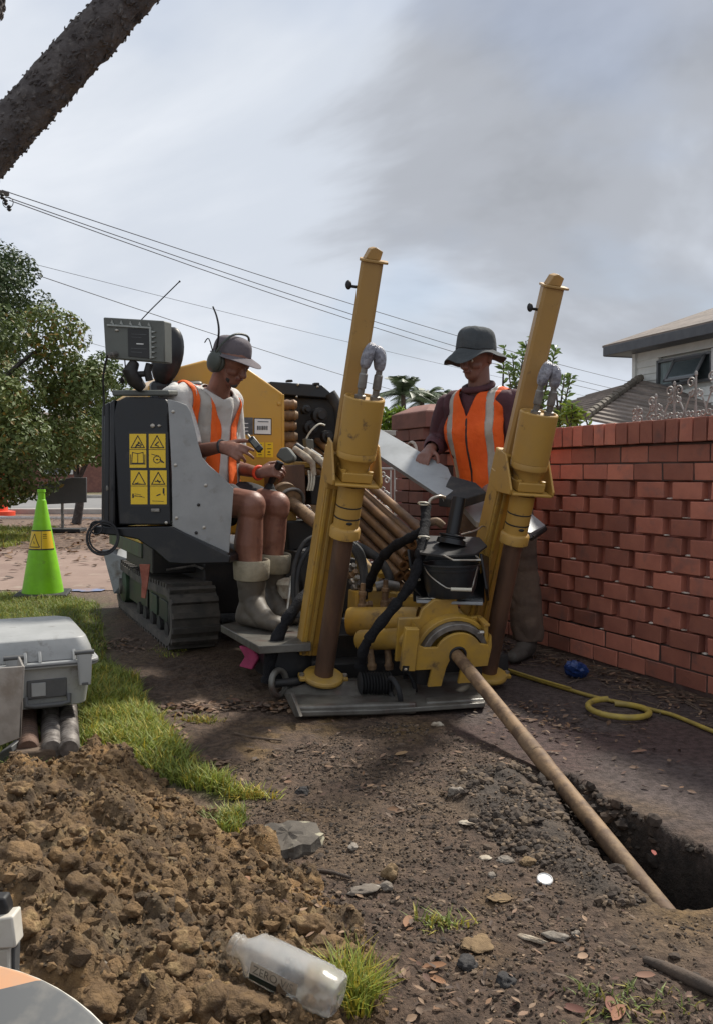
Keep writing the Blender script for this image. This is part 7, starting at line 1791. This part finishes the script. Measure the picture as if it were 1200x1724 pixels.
slv = [(shR, elR, .076, .066), (elR, elR.lerp(wrR, .85), .064, .046), (shL, elL, .080, .068), (elL, elL.lerp(wrL, .85), .066, .046)]
b = blob(sh + slv, .0075, 3, .021, 11, (0, 0, 1)); cull(b, lambda p: (p - elR.lerp(wrR, .9)).dot(wrR - elR) > 0 and seg_dist(p, elR, wrR) < .08 or (p - elL.lerp(wrL, .9)).dot(wrL - elL) > 0 and seg_dist(p, elL, wrL) < .08 or (p - nb).length < .078)
bm_obj(b, 'shirt', 'maroon_shirt', wk, .004); b.free()
cl_ = MB(); cl_.torus(nb + up * .012 + f * .01, up + f * .35, .074, .018, 28, 8); cl_.build('collar', 'maroon_shirt', wk, smooth=60)
vt = [(pel - up * .05, pel.lerp(chest, .45), (.190, .145), (.182, .142), rt)] + [(c[0], c[1], tuple(x + .027 for x in c[2]), tuple(x + .027 for x in c[3]), *c[4:]) for c in torso[1:3]] + [(shR * .8 + shL * .2, shL * .8 + shR * .2, .096, .096)]
b = blob(vt, .008, 3, .018, 8, (0, 0, 1)); cc = chest.copy(); cR, cL, nbv = shR.copy(), shL.copy(), nb.copy(); pz_ = pel.z
cull(b, lambda p: seg_dist(p, cR + rt * .02, elR) < .092 and (p - cR).dot(rt) > -.02 or seg_dist(p, cL - rt * .02, elL) < .092 and (p - cL).dot(-rt) > -.02 or (p - nbv - up * .02).length < .10 or p.z < pz_ - .06 or (abs((p - cc).dot(rt)) < max(0, .07 * (1 - (nbv.z - p.z) / .16)) and (p - cc).dot(f) > 0))
strip_from(b, lambda p: abs(abs((p - cc).dot(rt)) - .118) < .020, .003, 'reflective_strip', 'reflective', wk)
strip_from(b, lambda p: abs((p - cc).dot(rt)) < .006 and (p - cc).dot(f) > 0, .003, 'zip', 'zip', wk)
soften_edge(b); bm_obj(b, 'safety_vest', 'hivis', wk, .004); b.free()
b = blob([(pel - up * .03, pel + up * .05, (.180, .140), (.170, .13), rt), (hipR, knR, .112, .090), (knR, anR, .090, .086), (hipL, knL, .116, .096), (knL, anL + Vector((0, 0, .02)), .094, .088), (anL + Vector((0, 0, .05)), anL + Vector((.0, 0, .0)), .088, .084)], .010, 4, .022, 8.5, (1, 0, 0))
cull(b, lambda p: p.z < .10); soften_edge(b); bm_obj(b, 'trousers', 'brown_trousers', wk, .004); b.free()
for an_, toe in ((anL, P(862, 1110, 4.62)), (anR, P(770, 1100, 4.75))):
    heel = Vector((an_.x + .01, an_.y + .03, .045)); tt = Vector((toe.x, toe.y, .04))
    b = blob([(Vector((an_.x, an_.y, .16)), Vector((an_.x, an_.y, .07)), .055, .05), (heel, heel.lerp(tt, .6), (.04, .042), (.046, .04), (.9, .3, 0)), (Vector((an_.x, an_.y, .09)), heel.lerp(tt, .6), .05, .04), (heel.lerp(tt, .6), tt, (.046, .04), (.038, .032), (.9, .3, 0))], .008, 3, .003, 20)
    for v in b.verts: v.co.z = max(v.co.z, .006)
    bm_obj(b, 'work_boot', 'work_boot', wk); b.free()
hat(hc, hf + up * .25, hu + rt * -.05 + up * .3 - f * .12, 'hat_cloth', wk, (.050, .058), .118, .110, .95, .5, name='bucket_hat')
# ================================================================ cone, barrel, board
def cone(base, h, rb, rtp, label, material, band=True, name='traffic_cone'):
    t = thing(name, base, label, 'traffic cone'); b = Vector(base)
    MB().lathe(b, UZ, [(0, rb), (h * .02, rb), (h * .90, rtp * 1.25), (h * .905, rtp * 1.05), (h * .97, rtp), (h * .975, rtp * 1.2), (h, rtp * 1.15), (h, rtp * .7), (h * .9, rtp * .6)], 40).build('body', material, t, smooth=35)
    MB().box(b + Vector((0, 0, .012)), (rb * 2.5, rb * 2.5, .03), Matrix.Rotation(R(12), 3, 'Z')).build('base', 'rubber', t, .012)
    return t
cb = G(73, 1004); cb.z = .01
lime = cone(cb, .86, .165, .028, 'tall lime green cone with yellow warning sticker on the verge', 'cone_lime')
def crad(s, h=.86): return .165 + (.028 * 1.25 - .165) * ((s - .02 * h) / (h * .88))
def cone_patch(name, mat_, s0, s1, a0, a1, off, parent, n=14):
    V = []; F_ = []
    for i in range(n + 1):
        a = R(a0 + (a1 - a0) * i / n)
        for s in (s0, s1): r = crad(s) + off; V.append((cb.x + r * math.cos(a), cb.y + r * math.sin(a), cb.z + s))
    F_ = [(2 * i, 2 * i + 2, 2 * i + 3, 2 * i + 1) for i in range(n)]
    return mesh_obj(name, V, F_, mat_, parent, smooth=60)
stk = cone_patch('sticker', 'sticker_yellow', .385, .525, -175, -10, .0015, lime, 24)
for s0, s1 in ((.375, .385), (.525, .535)): cone_patch('sticker_border', 'sticker_black', s0, s1, -175, -10, .0018, stk, 24)
cone_patch('sticker_border', 'sticker_black', .385, .525, -75.5, -73.5, .0025, stk, 2)
def cone_line(p, q, w):
    V = []; n = 5
    for i in range(n + 1):
        a = p[0] + (q[0] - p[0]) * i / n; s = p[1] + (q[1] - p[1]) * i / n
        dx_, ds = (q[0] - p[0]) * .0019, q[1] - p[1]; l = math.hypot(dx_, ds); na, ns = -ds / l * w / .0019, dx_ / l * w
        for sg in (-1, 1): aa = R(a + sg * na / 2); ss = s + sg * ns / 2; r = crad(ss) + .0028; V.append((cb.x + r * math.cos(aa), cb.y + r * math.sin(aa), cb.z + ss))
    return mesh_obj('pictogram', V, [(2 * i, 2 * i + 2, 2 * i + 3, 2 * i + 1) for i in range(n)], 'sticker_black', stk, smooth=60)
for p, q in (((-140, .40), (-112, .505)), ((-112, .505), (-82, .40)), ((-82, .40), (-140, .40)), ((-114, .445), (-108, .425))): cone_line(p, q, .007)
for s in (.50, .485, .47): cone_line((-66, s), (-45, s), .004)
ob = G(-8, 868); ob.z = 0.0
bar = thing('traffic_barrel', ob, 'orange traffic barrel at the far left edge by the street', 'traffic barrel')
MB().lathe(ob, UZ, [(0, .46), (.10, .46), (.12, .30), (.9, .26), (.92, .28), (1.0, .28)], 28).build('body', 'cone_orange', bar, smooth=35)
MB().lathe(ob + UZ * 1.0, UZ, [(0, .10), (.1, .10), (.12, .2), (.5, .2), (.55, .1)], 20).build('lamp', 'cone_orange', bar, smooth=35)
gb = P(108, 830, 15.0)
bd = thing('grey_board', (gb.x, gb.y, 0), 'dark grey sign board seen from behind near the street', 'board')
MB().prism([P(u, v, 15) for u, v in ((64, 818), (66, 850), (146, 846), (146, 804), (120, 804))], (0, .04, 0)).build('panel', 'board_grey', bd, .01)
for u in (105,): MB().cyl(P(u, 806, 15.08), Vector((P(u, 806, 15.08).x, 15.08, 0)), .025).build('post', 'grey_metal', bd)
MB().box((gb.x, 15.08, .04), (.6, .4, .06)).build('stand_foot', 'rubber', bd, .01)
tag(MB().tube([(-9, 19.5, .05), (-5.6, 19.0, .04), (-4.6, 18.2, .04), (-3.2, 15.2, .04), (-2.6, 14.2, .04)], .035, 6, 8).build('white_rope', 'gate_white', smooth=60), 'white rope line lying along the verge by the street', 'rope')
# ================================================================ hose with loop on the driveway
hp_ = [S(u, v) + Vector((0, 0, .011)) for u, v in ((836, 1128), (900, 1148), (960, 1166), (1010, 1180), (1060, 1190), (1100, 1200))]
lc = S(1040, 1203); r_ = .122; loop = []
for i in range(27):
    a = R(80 - i * 13.3); loop.append(lc + Vector((r_ * math.cos(a), r_ * math.sin(a) * 1.05, .013 + .020 * i / 26)))
hp2 = [S(u, v) + Vector((0, 0, .012)) for u, v in ((1130, 1208), (1165, 1222), (1210, 1240), (1290, 1262), (1400, 1300))]
yh = thing('yellow_hose', lc, 'yellow hose with one loop lying on the driveway', 'hose')
MB().tube(hp_ + hp2, .0085, 9, 6).build('run', 'hose_yellow', yh, smooth=60)
MB().tube(loop, .0125, 10, 2).build('loop', 'hose_yellow', yh, smooth=60)
hq = [S(u, v) + Vector((0, 0, .030)) for u, v in ((836, 1131), (900, 1152), (960, 1170))]
MB().tube(hq, .006, 8, 6).build('thin_line', 'hose_yellow', yh, smooth=60)
# blue crumpled ball of plastic
bp_ = S(969, 1142)
W, Fc, idx = lumps(np.zeros((1, 3)), np.array([1.0]), ICO3, 0.0, (1, 1)); fold_ = np.sin(W[:, 0] * 7) * np.sin(W[:, 1] * 6 + 1) * np.sin(W[:, 2] * 6 + 2)
W = W * (1 + .22 * fold_ + rng.normal(0, .02, len(W)))[:, None] * np.array([.062, .055, .045])
tag(numpy_obj('plastic_bag', W, Fc, 'blue_plastic', smooth=False, loc=bp_ + Vector((0, 0, .042))), 'crumpled bright blue plastic bag by the wall foot', 'plastic bag')
# ================================================================ grey case on pipes
CYA = R(25); CRt = Vector((math.cos(CYA), math.sin(CYA), 0)); CBk = Vector((-math.sin(CYA), math.cos(CYA), 0)); K0 = P(164, 1186, 3.30)
CR3 = Matrix((CRt, CBk, UZ)).transposed()
case = thing('equipment_case', K0 - CRt * .25 + CBk * .2, 'grey hard plastic equipment case with latches, resting on rods', 'case')
def cp(x, y, z): return K0 - CRt * x + CBk * y + UZ * z
Wc, Dc, Hb, Hl = .60, .58, .165, .100
def rbox(z0, z1, g0, g1, rad=.05):
    def loop_(g, z):
        pts = []
        for cx_, cy_, a0 in ((rad - g, rad - g, 180), (Wc - rad + g, rad - g, 270), (Wc - rad + g, Dc - rad + g, 0), (rad - g, Dc - rad + g, 90)):
            for i in range(6): a = R(a0 + 18 * i); pts.append(cp(cx_ + rad * math.cos(a), cy_ + rad * math.sin(a), z))
        return pts
    return [loop_(g0, z0), loop_(g1, z1)]
bs = MB(); a_, b_ = rbox(0, Hb, -.030, -.008); bs.rings([a_, b_]); body = bs.build('base_shell', 'case_grey', case, .006, smooth=40)
rimm = MB(); a_, b_ = rbox(Hb - .012, Hb + .012, .012, .012); rimm.rings([a_, b_]); rimm.build('rim', 'case_grey', case, .005, smooth=40)
rimm = MB(); a_, b_ = rbox(Hb - .004, Hb + .002, .0135, .0135); rimm.rings([a_, b_]); rimm.build('seal', 'case_dark', case, smooth=40)
ld = MB(); a_, b_ = rbox(Hb + .012, Hb + .05, -.004, -.012); c1_, c2_ = rbox(Hb + Hl - .01, Hb + Hl, -.028, -.06); ld.rings([a_, b_, c1_, c2_]); lidc = ld.build('lid', 'case_grey', case, .004, smooth=50)
for x in (.045, .29, .52): 
    lt = MB(); lt.prism([cp(x - .028, -.016, Hb + .045), cp(x + .028, -.016, Hb + .045), cp(x + .024, -.024, Hb - .02), cp(x + .022, -.018, Hb - .085), cp(x - .022, -.018, Hb - .085), cp(x - .024, -.024, Hb - .02)], CBk * .014); o = lt.build('latch', 'case_grey', case, .004)
    MB().cyl(cp(x - .034, -.012, Hb + .038), cp(x + .034, -.012, Hb + .038), .009).build('latch_pin', 'case_dark', o, smooth=40)
    MB().box(cp(x, -.019, Hb - .078), (.022, .008, .010), CR3).build('latch_hole', 'case_dark', o, .001)
for x in (.08, .20, .25, .40): 
    MB().prism([cp(x - .006, -.012, Hb + .012), cp(x - .006, .012, Hb + .05), cp(x - .006, .02, Hb + .012)], -CRt * .012).build('lid_rib', 'case_grey', case, .002)
for x in (.10, .115, .245): MB().prism([cp(x - .003, .012, Hb - .015), cp(x - .003, .030, .02), cp(x - .003, .04, Hb - .015)], -CRt * .006).build('base_rib', 'case_grey', case, .001)
hdl = MB(); hdl.tube([cp(.10, .008, .05), cp(.10, -.004, .022), cp(.13, -.006, .018), cp(.22, -.006, .018), cp(.25, -.004, .022), cp(.25, .008, .05)], .010, 8); hdl.build('carry_handle', 'case_dark', case, smooth=60)
MB().box(cp(.175, .018, .075), (.14, .012, .07), CR3).build('recess_panel', 'case_dark', case, .004)
MB().box(cp(.205, .010, .075), (.05, .006, .05), CR3).build('label_patch', 'case_grey', case, .002)
# ribbed rods and timber under it
for i, (u, m_, lb) in enumerate(((48, 'ribbed_rust', 'rusty ribbed rod nearest the metal sheet, under the case'), (88, 'ribbed_rod', 'middle dark ribbed rod under the grey case'), (117, 'ribbed_rod', 'rightmost dark ribbed rod under the grey case'))):
    p = G(u, 1262, .05); p2_ = p + Vector((.85 * (u - 600) / FPX - .01, .85, .03)); ax = p2_ - p; prof = [(0, .02)]
    s = .0
    while s < ax.length - .02: prof += [(s, .031), (s + .008, .037), (s + .014, .037), (s + .020, .031)]; s += .026
    tag(MB().lathe(p, ax, prof, 18).build('ribbed_rod', m_, smooth=50), lb, 'rod', 'ribbed rods under the case')
p = G(24, 1296, .0); e = G(104, 1284, .0) - p
tag(MB().prism([p, p + e, p + e + Vector((0, 0, .055)), p + Vector((0, 0, .055))], (-.03, .10, 0)).build('timber_block', 'timber', None, .008), 'short rough timber block in front of the ribbed rods', 'timber')
tag(MB().prism([P(u, v, 3.0) for u, v in ((-2, 1268), (20, 1256), (26, 1290), (0, 1296))], (.0, .25, 0)).build('steel_offcut', 'case_dark', None, .005), 'dark steel offcut under the metal sheet at the left edge', 'steel offcut')
sh_ = thing('metal_sheet', P(0, 1250, 2.95), 'galvanised metal sheet standing in front of the grey case', 'metal sheet')
MB().prism([P(u, v, 2.92) for u, v in ((-110, 1132), (42, 1122), (36, 1242), (0, 1256), (-110, 1300))], (-.004, .012, 0)).build('panel', 'galvanised', sh_, .002)
MB().prism([P(42, 1122, 2.92), P(42, 1122, 2.92) + Vector((-.075, .16, 0)), P(36, 1242, 2.92) + Vector((-.075, .16, 0)), P(36, 1242, 2.92)], (-.008, 0, 0)).build('return_flange', 'galvanised', sh_, .002)
# ================================================================ warning board and post at the lower left corner
sb = thing('round_warning_board', P(-60, 1900, 1.1), 'round orange and grey warning board lying tilted at the bottom left corner', 'sign')
n_ = Vector((.05, -.55, .83)).normalized(); fx_ = Vector((1, 0, -.06)); fx_ = (fx_ - n_ * fx_.dot(n_)).normalized(); fy_ = n_.cross(fx_)
me = MB(); me.lathe((0, 0, 0), (0, 0, 1), [(0, .285), (.004, .288), (.010, .288), (.012, .285), (.012, .001)], 72)
o = mesh_obj('board', me.v, me.f, 'sign_board', None, smooth=35, center=False); ctr = P(-60, 1630, 1.0) - fy_ * .285
o.matrix_world = Matrix((fx_, fy_, n_)).transposed().to_4x4(); o.location = ctr; o.rotation_mode = 'XYZ'; o.rotation_euler = Matrix((fx_, fy_, n_)).transposed().to_euler(); adopt(o, sb)
MB().torus(ctr + n_ * .006, n_, .287, .003, 72, 8).build('rim', 'sign_white', sb, smooth=60)
for q in ((-.12, -.1), (.12, -.1), (0, .16)): a_ = ctr + fx_ * q[0] + fy_ * q[1] - n_ * .012; MB().cyl(a_, Vector((a_.x, a_.y, .0)), .014, n=8).build('stand_leg', 'grey_metal', sb)
wp = thing('white_post', P(-4, 1640, 1.12), 'chipped white post with tape standing behind the round warning board', 'post')
a = P(-30, 1545, 1.12); b_ = P(20, 1545, 1.12)
MB().prism([P(-40, 1552, 1.12), P(22, 1543, 1.12), P(27, 1597, 1.12), P(-40, 1602, 1.12)], (0, .03, 0)).build('sleeve', 'sign_white', wp, .003)
MB().prism([P(-40, 1602, 1.125), P(16, 1598, 1.125), P(18, 1900, 1.125), P(-40, 1900, 1.125)], (0, .025, 0)).build('lower_post', 'sign_white', wp, .003)
MB().prism([P(12, 1598, 1.132), P(26, 1596, 1.132), P(24, 1680, 1.132), P(14, 1680, 1.132)], (0, .02, 0)).build('grey_strip', 'case_dark', wp, .002)
MB().prism([P(-20, 1512, 1.13), P(8, 1512, 1.13), P(14, 1530, 1.13), P(14, 1546, 1.13), P(-20, 1550, 1.13)], (0, .02, 0)).build('bracket', 'black_dirty', wp, .003)
# ================================================================ plastic bottle on the heap
n0 = S(392, 1606, .03) + Vector((0, 0, .050)); n1 = S(556, 1694, .03) + Vector((0, 0, .055)); ax = n1 - n0
ax_ = ax.normalized(); Lb = ax.length * 1.10
bt = thing('plastic_bottle', (n0 + n1) / 2, 'clear dirty plastic bottle lying on the soil heap', 'bottle')
k = Lb / .24
prof = [(.0, .021), (.004, .0225), (.006, .021), (.012, .021), (.014, .0235), (.018, .0235), (.020, .021), (.027, .0205), (.036, .0255), (.050, .036), (.056, .038), (.060, .0365), (.065, .038), (.19, .039), (.205, .039), (.210, .037), (.225, .0375), (.236, .033), (.240, .020), (.236, .008)]
outer = MB(); F8 = frame_from(ax_, (0, 0, 1)); rings = []
def sec(s, r, inset=0): 
    out = []
    for i in range(32):
        a = 2 * math.pi * i / 32; sq = 1.0
        if s > .04 * k: sq = 1.0 / max(abs(math.cos(a)), abs(math.sin(a))) ** .42
        out.append(n0 + F8 @ Vector(((r - inset) * sq * math.cos(a), (r - inset) * sq * math.sin(a), s)))
    return out
rings = [sec(s * k, r * k) for s, r in prof] 
inner = [sec(s * k + (.001 if i else 0), r * k, .0011) for i, (s, r) in enumerate(prof[:-2])]
outer.rings(inner[::-1] + rings, caps=False); outer.build('shell', 'clear_plastic', bt, smooth=50)
# faded printed label on the side turned to the viewer
tc_ = F8.transposed() @ (Vector((0, 0, CAMZ)) - (n0 + n1) / 2); am = math.degrees(math.atan2(tc_.y, tc_.x)) 
def skin_pt(s, adeg, off): 
    a = R(adeg); r = .039 * k; sq = 1 / max(abs(math.cos(a)), abs(math.sin(a))) ** .42
    return n0 + F8 @ Vector(((r * sq + off) * math.cos(a), (r * sq + off) * math.sin(a), s * k))
dn = 1 if skin_pt(.1, am + 40, 0).z < skin_pt(.1, am - 40, 0).z else -1
def skin_patch(name, s0, s1, a0, a1, off, m_, par):
    V = [skin_pt(s, am + dn * a, off) for s in np.linspace(s0, s1, 7) for a in np.linspace(a0, a1, 7)]
    return mesh_obj(name, V, [(i * 7 + j, i * 7 + j + 1, (i + 1) * 7 + j + 1, (i + 1) * 7 + j) for i in range(6) for j in range(6)], m_, par, smooth=60)
lb_ = skin_patch('label', .066, .168, 18, 52, .0006, 'mud_white', bt)
skin_patch('label_band', .066, .140, 53, 72, .0006, 'dark_green', lb_)
fc = bpy.data.curves.new('print', 'FONT'); fc.body = 'ZERO V/S'; fc.size = 1.0
fo = bpy.data.objects.new('print', fc); COL.objects.link(fo); dg = bpy.context.evaluated_depsgraph_get(); tm = bpy.data.meshes.new_from_object(fo.evaluated_get(dg)); bpy.data.objects.remove(fo)
tv = np.array([v.co[:] for v in tm.vertices]); tf_ = [tuple(p.vertices) for p in tm.polygons]; w_ = tv[:, 0].max()
V = [skin_pt(.072 + .088 * x / w_, am + dn * (46 - 24 * y / .75), .0012) for x, y, z in tv]
mesh_obj('label_print', V, tf_, 'faded_print', lb_, smooth=0); bpy.data.meshes.remove(tm)
